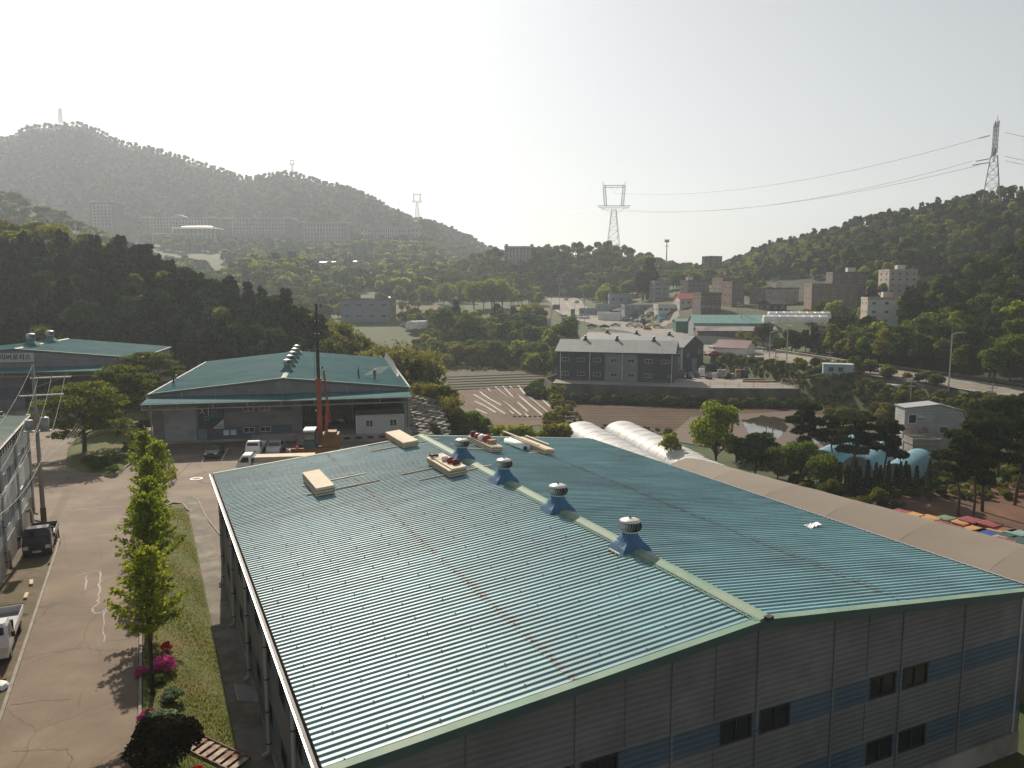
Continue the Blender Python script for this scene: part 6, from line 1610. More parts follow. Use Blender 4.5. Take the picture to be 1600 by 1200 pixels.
# ================================================================== PEOPLE
m_skin = M('skin', (.42,.26,.18), .6); m_navy = M('cloth_navy', (.02,.025,.045), .85, .15, 4); m_blk = M('cloth_black', (.018,.018,.02), .85, .15, 4); m_gry = M('cloth_grey', (.09,.09,.09), .85, .15, 4); m_rv = M('vest_red', (.62,.06,.04), .7, .1, 4); m_brn = M('cloth_brown', (.10,.07,.05), .85)
def person(label, loc, rz, legs=.12, lean=0., arms=((.1,.1),(-.1,.1)), top=None, bottom=None, helmet=None, vest=None, h=1.72, bend=0.):
    """standing or walking figure, one skinned surface; faces local -y"""
    t = thing('person', label, 'person', loc, rz)
    top = top or m_gry; bottom = bottom or m_navy
    V = {}; E_ = []; rad = {}
    def nd(k, p, r, par=None):
        V[k] = (len(V), p); rad[k] = r
        if par: E_.append((V[par][0], V[k][0]))
    nd('pel', (0,0,.93), .135); ly = lean
    nd('wst', (0,-ly*.3,1.08), .125, 'pel'); nd('cst', (0,-ly*.8,1.28), .155, 'wst'); nd('nck', (0,-ly*1.1,1.46), .062, 'cst'); nd('hd0', (0,-ly*1.25,1.56), .085, 'nck'); nd('hd1', (0,-ly*1.3,1.67), .095, 'hd0')
    for s_, st_, (ax, ay) in ((-1, -legs, arms[0]), (1, legs, arms[1])):
        k = 'L' if s_ < 0 else 'R'
        nd('hip'+k, (s_*.10,0,.88), .095, 'pel'); nd('kn'+k, (s_*.11, st_*.7-.03,.49), .065, 'hip'+k); nd('an'+k, (s_*.11, st_+.02,.09), .042, 'kn'+k); nd('ft'+k, (s_*.12, st_-.14,.035), .038, 'an'+k)
        nd('sh'+k, (s_*.19,-ly*.9,1.39), .062, 'cst'); nd('el'+k, (s_*.25+ax*.3,-ly*.7-ay*.5,1.12), .045, 'sh'+k); nd('hd'+k, (s_*.24+ax,-ly*.6-ay*1.6-.06,.90+abs(ay)*.5), .034, 'el'+k)
        nd('fi'+k, (s_*.24+ax,-ly*.6-ay*1.7-.09,.82+abs(ay)*.55), .025, 'hd'+k)
    me = bpy.data.meshes.new('body'); me.from_pydata([v[1] for v in V.values()], E_, []); o = bpy.data.objects.new('body', me); COL.objects.link(o)
    md = o.modifiers.new('skin', 'SKIN'); ks = list(V)
    for i, k in enumerate(ks): me.skin_vertices[0].data[i].radius = (rad[k], rad[k]*(.72 if k in ('cst','wst','pel') else 1))
    me.skin_vertices[0].data[0].use_root = True
    o.modifiers.new('sub', 'SUBSURF').levels = 1; o.modifiers['sub'].render_levels = 1
    bpy.context.view_layer.update(); dg = bpy.context.evaluated_depsgraph_get(); m2 = bpy.data.meshes.new_from_object(o.evaluated_get(dg)); bpy.data.objects.remove(o)
    m2.materials.clear()
    for mm in (m_skin, top, bottom, m_black): m2.materials.append(mm)
    for p in m2.polygons:
        z = p.center.z; x = abs(p.center.x); p.use_smooth = True
        p.material_index = 3 if z < .10 else 2 if z < .98 and x < .22 else 0 if (z > 1.47 or (x > .21 and z < .95)) else 1
    b_ = inst('body', m2, t); 
    hy = -ly*1.3
    if helmet: B().lathe([(.135,1.66),(.128,1.70),(.115,1.76),(.07,1.81),(0,1.825)], (0,hy,0), 12).lathe([(.15,1.655),(.135,1.67)], (0,hy-.02,0), 12).ob('helmet', helmet, t, smooth=True)
    else: B().lathe([(.10,1.60),(.108,1.68),(.09,1.75),(.04,1.785),(0,1.79)], (0,hy+.015,0), 10).ob('hair', m_black, t, smooth=True)
    if vest:
        secs = []
        for z, w_, dpt in ((1.0,.185,.15),(1.15,.18,.145),(1.3,.205,.15),(1.42,.17,.12)):
            secs.append([(cos(a)*w_, -ly*(z-.93)*2.1+sin(a)*dpt, z) for a in [2*pi*k/12 for k in range(12)]])
        loft(secs).ob('vest', vest, t, smooth=True)
    t.scale = (h/1.78,)*3; return t
person('person in dark clothes and a pale cap walking across the sunlit junction', G(271.5, 750), R(150), .24, .06, ((-.02,.12),(.02,-.10)), m_navy, m_blk, m_roll)
person('person in a red vest bending over beside the crane', G(463, 716), R(160), .12, .30, ((.0,.25),(.0,.22)), m_rv, m_navy, m_redb, m_rv)
person('worker with a dark helmet seen just above the big warehouse roof edge', G(450, 724), R(20), .05, .0, ((.05,.15),(-.05,.15)), m_gry, m_navy, m_gal)
person('left of the two workers standing on the middle warehouse roof, in brown and grey', L2(26.3, 6.2, zr2(26.3)+.04), R(-60), .02, .02, ((.04,.16),(-.04,.16)), m_brn, m_navy, m_gry)
person('right of the two workers on the middle warehouse roof, with a white helmet', L2(28.5, 5.3, zr2(28.5)+.04), R(30), .10, .05, ((.02,.12),(0,-.05)), m_navy, m_blk, m_roll)
person('worker crouching at the left verge of the middle warehouse roof', L2(1.6, 6.0, zr2(1.6)+.04), R(100), .16, .32, ((0,.3),(0,.25)), m_gry, m_blk, m_gal, h=1.65)

# ================================================================== CONCRETE POLES AND WIRES NEAR
def upole(label, loc, h, rz, arms=(), box=False, group=None, r0=.19, name='utility_pole'):
    t = thing(name, label, 'utility pole', loc, rz, group)
    B().tube((0,0,-.6), (0,0,h), r0, r0*.55, 12).ob('pole', m_conc, t, smooth=True)
    for z, x0, x1 in arms:
        a = B().box(x0, x1, -.16, -.05, z-.05, z+.05).tube((0,-.1,z-.75), ((x0+x1)/2+.45*(x1-x0)*.6, -.1, z-.05), .02, n=4).ob('crossarm', m_gal, t)
        for k in range(3):
            x = x0 + (x1-x0)*(k+.6)/3.1; B().lathe([(.02,0),(.05,.03),(.03,.07),(.055,.1),(.03,.15),(.05,.18),(0,.22)], (x,-.1,z+.05), 8).ob('insulator', m_conc, a)
    return t
YP = YAWA
pA = AP(-12.0, 50.6); pole1 = upole('tall concrete utility pole with crossarms and a transformer beside the workshop', pA, 13.6, YP, ((12.55, -.2, 2.6), (11.2, -1.0, 2.0)))
b = B(); b.tube((.55,-.15,8.4), (.55,-.15,9.35), .33, n=14); b.lathe([(.36,9.35),(.3,9.45),(0,9.5)], (.55,-.15,0), 14); b.ob('transformer', m_steel, pole1, smooth=True)
b = B(); b.tube((-.5,-.15,8.5), (-.5,-.15,9.3), .27, n=14); b.ob('transformer', m_steel, pole1, smooth=True)
B().box(-.9,1.0,-.2,-.1,8.3,8.42).box(-.9,1.0,.1,.2,8.3,8.42).ob('bracket', m_gal, pole1)
for k in range(4): B().lathe([(.03,0),(.06,.05),(.03,.1),(.05,.15),(0,.2)], (-.6+k*.38,-.15,9.5), 7).ob('bushing', m_conc, pole1)
B().lathe([(.21,0),(.21,1.2)], (0,0,1.0), 12).ob('warning_band', M('warning_yellow', (.10,.085,.04), .8), pole1)
for k in range(7): B().tube((-.3,0,4+k*.6), (.3,0,4+k*.6), .012, n=4).ob('step_iron', m_steel, pole1)
pB = AP(-12.0, 6.0); pole0 = upole('concrete utility pole near the viewer, outside the left frame edge', pB, 13.4, YP, ((12.5, -.2, 2.6), (11.2, -1.0, 2.0)))
pC = G(166, 650, 0.); pole2 = upole('thin concrete pole rising behind the spreading trees', pC, 7.4, YW1, ((7.0, -.6, .6),), r0=.14)
def wire(label, p, q, sag, r=.018, group=None, n_=18, parent=None, mat=None, seg_end=1.0, name='power_cable'):
    P = []
    for k in range(n_+1):
        t = k/n_*seg_end; v = Vector(p).lerp(Vector(q), t); v.z -= sag*4*t*(1-t); P.append(v)
    o = B().path(P, r, 4).ob(name, mat or m_cable); tag(o, label, 'cable', group); return o
m_cable = M('cable_grey', (.28,.26,.23), .6); m_cabled = M('cable_dark', (.06,.06,.06), .6)
def onpole(p, x, z): return p + Vector((cos(YP)*x, sin(YP)*x, 0)) + Vector((0,0,z)) + Vector((sin(YP), -cos(YP), 0))*.1
nm = ('left', 'middle', 'right')
for k in range(3):
    x = -.2 + 2.8*(k+.6)/3.1; wire(nm[k] + ' of three high cables running from the upper crossarm down the lane', onpole(pA, x, 12.6), onpole(pB, x, 12.5), 3.4, .015, 'high cables along the lane')
wire('low sagging cable from the transformer pole toward the viewer', onpole(pA, .1, 9.0), onpole(pB, .0, 8.8), 1.6, .014)
wire('second low cable from the transformer pole toward the viewer', onpole(pA, -.3, 8.2), onpole(pB, -.2, 8.0), 1.3, .012)
wire('cable from the pole top to the upper left', onpole(pA, 0, 13.5), onpole(pB, -1.5, 12.2), 2.6, .014)
for k in range(4):
    wire(('first','second','third','fourth')[k] + ' drop cable from the left rear warehouse canopy to the thin pole', L1(31.0+k*.55, -4.4, 7.3), pC + Vector((-.5+k*.3,0,7.0)),   .5, .014, 'drop cables to the thin pole', 8)
    wire(('first','second','third','fourth')[k] + ' cable sagging from the thin pole to the transformer pole', pC + Vector((-.5+k*.3,0,6.9)), onpole(pA, .3+k*.15, 6.0+k*.3), 1.5+.35*k, .014, 'cables between the two poles', 14)
# ================================================================== GREY BUILDINGS ON THE MADE TERRACE
m_chip = cladM('cladding_charcoal', (.045,.053,.068), .30, depth=.02); m_chil = cladM('cladding_lightgrey', (.20,.225,.24), .30, depth=.02)
m_roofg = roofM('roof_grey', (.205,.22,.225), .1, .7)
b = B(); TP = [Vector((x, y, 0)) for x, y in TERR]
b.add([(p.x, p.y, -2.62) for p in TP], [list(range(len(TP)))]); setting(b.ob('terrace', M('terrace_concrete', (.27,.25,.21), .9, .15, .3, col2=(.2,.18,.15), c2s=.08, wpos=True)), 'concrete and dirt terrace round the grey buildings')
rw = thing('retaining_wall', 'long concrete retaining wall below the grey building terrace', 'retaining wall', (0,0,0)); m_ret = M('retaining_concrete', (.13,.125,.105), .95, .25, .5, col2=(.055,.06,.045), c2s=.25, c2t=.5, bump=.03, bs=2, wpos=True)
fr = [TP[-1], Vector((8.2,196,0))] + TP[:5]
FRP = []
for a, c in zip(fr[:-1], fr[1:]):
    n_ = max(1, int((c-a).length/3.2))
    for k in range(n_):
        p = a.lerp(c, k/n_); q = a.lerp(c, (k+.985)/n_); FRP.append(p)
        d = (q-p).normalized(); o_ = Vector((d.y, -d.x, 0))
        bt_ = -6.9; lean_ = .35
        B().add([p+Vector((0,0,-2.5)), q+Vector((0,0,-2.5)), q+o_*lean_+Vector((0,0,bt_)), p+o_*lean_+Vector((0,0,bt_)), p-o_*.3+Vector((0,0,-2.5)), q-o_*.3+Vector((0,0,-2.5))], [(0,1,2,3),(0,4,5,1)]).ob('wall_panel', m_ret, rw)
FRP.append(fr[-1])
fn = thing('wire_fence', 'low wire fence along the edge of the terrace', 'fence', (0,0,0))
for p in FRP[6::1]: B().tube((p.x,p.y,-2.5), (p.x,p.y,-1.1), .04, n=4).ob('post', m_steel, fn)
for z in (-1.15, -1.6, -2.1): B().path([(p.x, p.y, z) for p in FRP[6:]], .02, 3).ob('rail', m_steel, fn)
gp0 = G(870, 592.5, -2.6); gp1 = G(1052, 598.5, -2.6); gd = gp1-gp0; gy = math.atan2(gd.y, gd.x); GW = gd.length
gb = thing('grey_building', 'two-storey charcoal building with a light middle bay and grey metal roof', 'building', gp0, gy)
GDp, GE, GR_ = 12.0, 7.1, 9.6
segs_ = [(0, .155*GW, m_chip), (.155*GW, .27*GW, m_chip), (.27*GW, .42*GW, m_chip), (.42*GW, .56*GW, m_chil), (.56*GW, .70*GW, m_chil), (.70*GW, .85*GW, m_chip), (.85*GW, GW, m_chip)]
for a, c, mm in segs_: B().add([(a+.01,0,0),(c-.01,0,0),(c-.01,0,GE),(a+.01,0,GE)], [(0,1,2,3)]).ob('wall_panel', mm, gb)
for x in (0, GW): B().add([(x,0,0),(x,GDp,0),(x,GDp,GE),(x,GDp/2,GR_),(x,0,GE)], [(0,1,2,3,4)]).ob('end_wall', m_chip, gb)
B().add([(0,GDp,0),(GW,GDp,0),(GW,GDp,GE),(0,GDp,GE)], [(0,1,2,3)]).ob('rear_wall', m_chip, gb)
wx = [.075, .212, .353, .498, .643, .79, .932]
for i, f in enumerate(wx):
    window(gb, (f*GW, 0, 5.05), 1.75, .95, 0, 2, m_frame, .09)
    if i < 6: window(gb, (f*GW, 0, 1.55), 1.75, .95, 0, 2, m_frame, .09)
window(gb, (.965*GW, 0, 1.5), .7, .55, 0, 1, m_frame, .09)
for f in (.032, .29, .57, .965 if False else .985): B().tube((f*GW,-.12,.1), (f*GW,-.12,GE-.1), .09, n=6).ob('downpipe', m_white, gb)
def gable_roof(t, W_, Dp, eh, rh, mat, over=.5, tk=.12, wsh=1.6, name='roof_sheet'):
    """sheets across each slope; the building runs along x, ridge at Dp/2"""
    sl_ = math.hypot(Dp/2+over, (rh-eh)*(1+over/(Dp/2))); an = math.atan2(rh-eh, Dp/2); k_ = max(1, round((W_+2*over)/wsh)); wd = (W_+2*over)/k_
    ez = eh - (rh-eh)*over/(Dp/2)
    for k in range(k_):
        x0 = -over + k*wd; x1 = x0+wd-.015; z_ = .01*(k % 2)
        for s_ in (0, 1):
            ya = -over if s_ == 0 else Dp+over
            B().add([(x0,ya,ez+z_),(x1,ya,ez+z_),(x1,Dp/2,rh+z_),(x0,Dp/2,rh+z_),(x0,ya,ez+tk+z_),(x1,ya,ez+tk+z_),(x1,Dp/2,rh+tk+z_),(x0,Dp/2,rh+tk+z_)], [(0,1,2,3),(4,5,6,7),(0,1,5,4),(0,3,7,4),(1,2,6,5)]).ob(name, mat, t)
gable_roof(gb, GW, GDp, GE, GR_, m_roofg)
B().box(-.5, GW+.5, -.62, -.5, GE-.32, GE-.05).ob('gutter', m_dark, gb)
def gpt(t_loc, yaw, x, y, z): return Vector((t_loc.x + x*cos(yaw) - y*sin(yaw), t_loc.y + x*sin(yaw) + y*cos(yaw), t_loc.z+z))
for i, f in enumerate((.21, .49, .81)):
    make_vent(('left', 'middle', 'right')[i] + ' of three small roof vents on the front charcoal building', gpt(gp0, gy, f*GW, GDp/2, GR_+.1), gy, .8, 'vents on the front charcoal building', basecol=m_dark)
hp1 = Vector((45.7, 209, -2.6)); hy_ = R(-36.5); HW, HD = 33., 13.7
hp = gpt(hp1, hy_, -HW, 0, 0)
gb2 = thing('grey_building', 'rear charcoal building with its gable end turned to the right', 'building', hp, hy_)
B().add([(0,0,0),(HW-3.2,0,0),(HW-3.2,0,6.9),(0,0,6.9)], [(0,1,2,3)]).ob('front_wall', m_chip, gb2); B().add([(HW-3.2,0,0),(HW,0,0),(HW,0,6.9),(HW-3.2,0,6.9)], [(0,1,2,3)]).ob('front_wall_right', m_chil, gb2)
for x in (0, HW): B().add([(x,0,0),(x,HD,0),(x,HD,6.9),(x,HD/2,9.5),(x,0,6.9)], [(0,1,2,3,4)]).ob('end_wall', m_chip, gb2)
B().add([(0,HD,0),(HW,HD,0),(HW,HD,6.9),(0,HD,6.9)], [(0,1,2,3)]).ob('rear_wall', m_chip, gb2)
gable_roof(gb2, HW, HD, 6.9, 9.5, m_roofg, .35)
window(gb2, (HW+.01, 3.2, 4.6), 1.5, .95, pi/2, 2, m_frame, .09); window(gb2, (HW+.01, 10.6, 5.0), 1.3, 1.0, pi/2, 2, m_frame, .09)
window(gb2, (HW-1.6, 0, 4.6), 1.9, 1.0, 0, 2, m_frame, .09)
B().box(HW+.01, HW+.06, 6.0, 9.2, .05, 3.4).ob('roller_door', m_chil, gb2); B().box(HW-2.8, HW-.8, -.06, -.01, .05, 2.2).ob('blue_door', PBL, gb2); B().tube((HW-.25,-.1,.1), (HW-.25,-.1,6.8), .09, n=6).ob('downpipe', m_white, gb2)
for i, f in enumerate((.18, .47, .78)):
    make_vent(('left', 'middle', 'right')[i] + ' of three small roof vents on the rear charcoal building', gpt(hp, hy_, f*HW, HD/2, 9.6), hy_, .8, 'vents on the rear charcoal building', basecol=m_dark)
m_mauve = roofM('roof_mauve', (.22,.12,.12), .2, .6)
def shed(label, p, yaw, W_, Dp, eh, rh, wall, roof, cat='shed', name='shed', wins=(), group=None, sink=2.5, doors=(), flat=False, parts=True, over=.4):
    t = thing(name, label, cat, p, yaw, group)
    B().add([(0,0,-sink),(W_,0,-sink),(W_,0,eh),(0,0,eh)], [(0,1,2,3)]).add([(0,Dp,-sink),(W_,Dp,-sink),(W_,Dp,eh),(0,Dp,eh)], [(0,1,2,3)]).ob('wall', wall, t)
    for x in (0, W_):
        pts = [(x,0,-sink),(x,Dp,-sink),(x,Dp,eh)] + ([] if flat else [(x,Dp/2,rh)]) + [(x,0,eh)]
        B().add(pts, [list(range(len(pts)))]).ob('end_wall', wall, t)
    if flat:
        B().box(-.15, W_+.15, -.15, Dp+.15, eh, eh+.12).ob('roof', roof, t)
        B().box(-.1, W_+.1, -.1, .08, eh+.12, eh+.9).box(-.1, W_+.1, Dp-.08, Dp+.1, eh+.12, eh+.9).box(-.1, .08, .08, Dp-.08, eh+.12, eh+.9).box(W_-.08, W_+.1, .08, Dp-.08, eh+.12, eh+.9).ob('parapet', wall, t)
    else: gable_roof(t, W_, Dp, eh, rh, roof, over, wsh=3.0)
    for w_ in wins: window(t, (w_[0], -.0, w_[1]), w_[2], w_[3], 0, 2, m_frame, .1)
    return t
shed('small white outbuilding with a mauve roof behind the rear charcoal building', Vector((57.5,222,-1.2)), R(-34), 9, 8, 4.6, 6.4, m_white, m_mauve, wins=((2.2,2.4,1.4,1.0),))
# clutter in the yard at its right
m_pal = [PG, PW, m_steel, m_rust, PBL, m_conc, m_dark, PS]
def machine(label, p, rz, sc=1., kind=0, group='machines and goods on the terrace', name='machine', cat='machine'):
    t = thing(name, label, cat, p, rz, group); r = random.Random(int(p.x*10)); mm = m_pal[kind % 8]
    if kind % 3 == 0:
        B().box(-.7,.7,-.5,.5,.15,1.5).ob('cabinet', mm, t); B().box(-.8,.8,-.6,.6,0,.15).ob('base', m_dark, t); B().tube((.3,0,1.5), (.3,0,2.0), .12).ob('stack_pipe', m_steel, t)
    elif kind % 3 == 1:
        B().box(-1.0,.2,-.5,.5,.4,1.1).cbox((-.6,0,1.3), (.6,.7,.5)).ob('housing', mm, t); B().tube((.2,0,.9), (1.3,0,.6), .16).ob('drum', m_steel, t)
        for s_ in (-.7,.1): B().tube((s_,-.6,.3), (s_,.6,.3), .3, n=8).ob('wheel', m_tyre, t)
    else:
        b = B()
        for k in range(4): b.box(-.9+.1*k, .9-.05*k, -.6, .6, k*.32, k*.32+.28)
        b.ob('pallet_load', mm, t); B().box(-1.0,1.0,-.7,.7,-.02,.0).ob('pallet', mt, t)
    t.scale = (sc,)*3; return t
cl = [(1063,590,0,'at the foot of the rear charcoal building'),(1078,592,1,'left of the goods row'),(1088,590,2,'dark one in the goods row'),(1096,588,0,'dark tall one in the goods row'),(1106,592,1,'white one by the terrace fence'),(1117,590,2,'grey one by the fence'),(1127,590,0,'dark one by the fence'),(1135,592,1,'small one by the fence'),
      (1143,591,2,'stack beside the tall cabinets'),(1153,590,0,'first tall cabinet'),(1162,590,0,'second tall cabinet')]
for i, (px, py, k, lb) in enumerate(cl): machine('terrace goods, ' + lb, G(px, py, -2.6), i*.5, 1.0 + .35*(k == 0), k + (i*3 if k else i*3))
shed('white goods container in the middle of the terrace', G(1153,584,-2.6)+Vector((0,2,0)), R(-14), 3.2, 2.6, 2.6, 3.0, m_white, m_gal, 'container', 'storage_container', flat=True, sink=0)
for i, (px, py, mm, lb) in enumerate([(1112,574,m_rust,'rust coloured heap by the bank'),(1140,580,m_mauve,'reddish tarpaulin heap left of the container'),(1188,584,m_mauve,'reddish tarpaulin heap right of the container'),(1204,592,m_roll,'white tarpaulin heap on the terrace'),(1100,577,m_roll,'white heap beside the rear building')]):
    o = tag(sack(5.0 if i not in (3,4) else 3.2, 2.6, 1.5 if i not in (3,4) else 1.0, 40+i).ob('tarpaulin_heap', mm, smooth=True), lb, 'heap', 'heaps on the terrace'); o.location = G(px, py, -2.6)
fr_ = thing('steel_platform', 'bare rusty steel platform frame standing on the terrace edge', 'steel frame', G(1232,604,-2.6), R(-5))
b = B()
for x in range(0, 8, 1):
    for y in (0, 3): b.tube((x,y,0), (x,y,1.5), .05, n=4)
for y in (0, 3):
    for z in (.7,1.5): b.tube((0,y,z), (7,y,z), .05, n=4)
for x in range(0, 8): b.tube((x,0,1.5), (x,3,1.5), .05, n=4)
b.ob('frame', m_rust, fr_); B().box(4.0,6.4,.4,2.6,2.6,2.72).ob('top_board', mt, fr_); B().tube((4.2,.6,1.5), (4.2,.6,2.6), .05).tube((6.2,2.4,1.5), (6.2,2.4,2.6), .05).ob('top_post', m_rust, fr_)
for i, (px, py, ln) in enumerate([(1190,594,9),(1200,597,7),(1180,597,6)]):
    o = tag(B().box(-ln/2,ln/2,-.3,.3,0,.35).ob('steel_beam', m_rust), ('rear','right','front')[i] + ' dark steel beam lying on the terrace', 'beam', 'steel beams on the terrace'); o.location = G(px, py, -2.6); o.rotation_euler = (0,0,R(-8))
# bank with low wall behind the terrace
bw = B(); P_ = [D(1098,561,222), D(1140,562,212), D(1180,566,206), D(1216,574,200)]
for a, c in zip(P_[:-1], P_[1:]):
    bw.add([a, c, c-Vector((0,0,3.5)), a-Vector((0,0,3.5)), a+Vector((0,.4,0)), c+Vector((0,.4,0))], [(0,1,2,3),(0,4,5,1)])
t = thing('concrete_wall', 'low pale concrete wall between terrace and roadside bank', 'wall', (0,0,0)); bw.ob('wall', m_conc, t)

# site cabin and container on the right bank
cab2 = thing('site_cabin', 'pale blue prefabricated cabin beside the road bank', 'cabin', D(1286,587,174), R(-17))
B().box(0,6.2,0,3,-.8,2.5).ob('body', M('cabin_blue', (.30,.40,.46), .55), cab2); B().box(-.1,6.3,-.1,3.1,2.5,2.66).ob('roof', M('cabin_roof', (.42,.52,.5), .5), cab2)
for x in (1.6, 3.6): window(cab2, (x,0,1.5), 1.0, .9, 0, 2, m_dark, .06)
ct = thing('shipping_container', 'small white container standing on the weedy bank above the paddy', 'container', G(1390,618.5,-2.8), R(-8))
b = B(); n_ = 16
prof = []
for k in range(n_): x = 5.0*k/n_; w_ = 5.0/n_; prof += [(x, 0), (x+w_*.4, 0), (x+w_*.5, .05), (x+w_*.9, .05)]
prof += [(5.0, 0)]
b.add([(x, y, .05) for x, y in prof] + [(x, y, 2.3) for x, y in prof], [(k, k+1, len(prof)+k+1, len(prof)+k) for k in range(len(prof)-1)]); b.ob('side_wall', m_white, ct)
B().box(0,5,.06,2.3,.05,2.34).ob('body', m_white, ct); B().box(-.03,5.03,-.03,2.35,-.6,.05).ob('base_frame', m_steel, ct); B().box(5.0,5.04,.2,2.1,.15,2.2).ob('door', m_gal, ct)

# ================================================================== HOUSE, TUNNELS, BINS
hs = thing('house', 'grey two-storey panel house with a balcony above the blue tunnels', 'house', G(1405,706,-6.5)+Vector((1.3,1.5,0)), R(-3))
m_hs = cladM('house_grey', (.36,.375,.39), .5, depth=.012)
b = B(); b.add([(0,0,0),(9.9,0,0),(10.1,0,4.6),(9.2,0,6.5),(5.4,0,7.5),(0,0,6.9)], [list(range(6))]); b.ob('gable_wall', m_hs, hs)
b = B(); b.add([(0,3.6,0),(9.9,3.6,0),(10.1,3.6,4.6),(9.2,3.6,6.5),(5.4,3.6,7.5),(0,3.6,6.9)], [list(range(6))]); b.add([(0,0,0),(0,3.6,0),(0,3.6,6.9),(0,0,6.9)], [(0,1,2,3)]); b.add([(9.9,0,0),(9.9,3.6,0),(10.1,3.6,4.6),(10.1,0,4.6)], [(0,1,2,3)]); b.ob('wall', m_hs, hs)
for a, c in (((-.2,6.95),(5.4,7.6)), ((5.4,7.6),(9.3,6.6)), ((9.3,6.6),(10.25,4.6))): B().add([(a[0],-.25,a[1]),(c[0],-.25,c[1]),(c[0],3.8,c[1]),(a[0],3.8,a[1]),(a[0],-.25,a[1]+.12),(c[0],-.25,c[1]+.12),(c[0],3.8,c[1]+.12),(a[0],3.8,a[1]+.12)], [(0,1,2,3),(4,5,6,7),(0,1,5,4)]).ob('roof_panel', m_gal, hs)
for x in (3.1, 5.6, 8.2): B().box(x-.03,x+.03,-.03,-.002,.1,6.8 if x < 8 else 6.6).ob('joint_strip', m_steel, hs)
window(hs, (1.25,0,5.2), 1.3, 1.5, 0, 1, m_white, .12); window(hs, (6.4,0,3.4), 1.5, 1.1, 0, 1, m_white, .08); window(hs, (4.1,0,1.6), .8, .6, 0, 2, m_white, .08)
B().box(-.8,3.2,-1.5,-.02,2.2,2.4).box(-.8,-.7,-1.5,0,2.4,3.3).ob('balcony', m_hs, hs); b = B()
for z in (3.3, 3.6, 3.9): b.box(-.85,3.2,-1.55,-1.48,z-.05,z+.05).box(3.13,3.2,-1.5,0,z-.05,z+.05)
for x in (-.8,.5,1.8,3.15): b.box(x-.04,x+.04,-1.55,-1.47,2.4,3.95)
b.ob('railing', m_rust, hs); B().box(-.8,3.2,-1.5,-1.42,2.4,3.1).ob('balcony_panel', m_hs, hs); B().box(1.9,3.1,-.6,-.02,5.5,5.6).ob('awning', m_white, hs)
shed('grey lean-to below the panel house', G(1425,716,-6.5), R(-3), 4.2, 3, 2.2, 2.6, m_conc, m_gal, flat=True, wins=((3.2,1.2,.8,.6),), sink=.2)
def tunnel(label, p, q, w_, h_, mat, group, cat='greenhouse', name='greenhouse', hoops=10, endm=None):
    """plastic tunnel from p (near end middle) to q (far end middle)"""
    p = Vector(p); q = Vector(q); d = q-p; L_ = d.length; yaw = math.atan2(d.y, d.x) - pi/2
    t = thing(name, label, cat, p, yaw, group); n_ = 16; prof = []
    for k in range(n_+1):
        a = pi*k/n_; x = -cos(a)*w_/2; z = sin(a)**.75*h_ if 0 < k < n_ else 0; prof.append((x, z))
    for j in range(hoops):
        y0, y1 = L_*j/hoops, L_*(j+1)/hoops; b = B(); ym = (y0+y1)/2
        vs = [(x, y0, z) for x, z in prof] + [(x*.998, ym, z*.996) for x, z in prof] + [(x, y1, z) for x, z in prof]
        b.add(vs, [(r_*(n_+1)+k, r_*(n_+1)+k+1, (r_+1)*(n_+1)+k+1, (r_+1)*(n_+1)+k) for r_ in range(2) for k in range(n_)]); b.ob('film', mat, t, smooth=True)
        B().path([(x*1.003, y0+.001, z*1.003) for x, z in prof], .02, 4).ob('hoop', m_gal, t)
    for y in (.02, L_-.02): b = B(); b.add([(x*.99, y, z*.99) for x, z in prof], [list(range(n_+1))]); b.ob('end_sheet', endm or mat, t)
    return t
def filmM(name, col, tr=.35, rough=.35):
    m = bpy.data.materials.new(name); m.use_nodes = True; n = m.node_tree.nodes; L = m.node_tree.links; p = n['Principled BSDF']
    gi = n.new('ShaderNodeNewGeometry'); nz = n.new('ShaderNodeTexNoise'); nz.inputs['Scale'].default_value = .5; nz.inputs['Detail'].default_value = 7; L.new(gi.outputs['Position'], nz.inputs['Vector'])
    mr = n.new('ShaderNodeMapRange'); mr.inputs[1].default_value = .35; mr.inputs[2].default_value = .7; mr.inputs[3].default_value = 1.05; mr.inputs[4].default_value = .72; L.new(nz.outputs[0], mr.inputs[0])
    sc = n.new('ShaderNodeVectorMath'); sc.operation = 'SCALE'; sc.inputs[0].default_value = col; L.new(mr.outputs[0], sc.inputs['Scale']); L.new(sc.outputs[0], p.inputs['Base Color'])
    p.inputs['Roughness'].default_value = rough
    b = n.new('ShaderNodeBump'); b.inputs['Distance'].default_value = .05; L.new(nz.outputs[0], b.inputs['Height']); L.new(b.outputs[0], p.inputs['Normal'])
    tl = n.new('ShaderNodeBsdfTranslucent'); L.new(sc.outputs[0], tl.inputs[0]); ms = n.new('ShaderNodeMixShader'); ms.inputs[0].default_value = tr
    L.new(p.outputs[0], ms.inputs[1]); L.new(tl.outputs[0], ms.inputs[2]); L.new(ms.outputs[0], n['Material Output'].inputs[0]); return m
m_filmw = filmM('film_white', (.78,.79,.79), .35, .55); m_filmb = filmM('film_blue', (.20,.42,.50), .25, .5); m_filmg = filmM('film_grey', (.45,.47,.46), .3)
tdir = Vector((sin(R(-12.5)), cos(R(-12.5)), 0))
f1 = D(907.5,662,138); f2 = D(971,659,138.5)
for i, (f, lb) in enumerate(((f1, 'left of two long white plastic tunnels behind the big warehouse'), (f2, 'right of two long white plastic tunnels behind the big warehouse'))):
    f = Vector((f.x, f.y, -6.5)); tunnel(lb, f - tdir*46, f, 7.0, 2.9, m_filmw, 'white plastic tunnels', hoops=14)
td2 = Vector((sin(R(40)), cos(R(40)), 0)); tn2 = Vector((cos(R(40)), -sin(R(40)), 0)); tb = Vector((51.6, 103.2, -6.5))
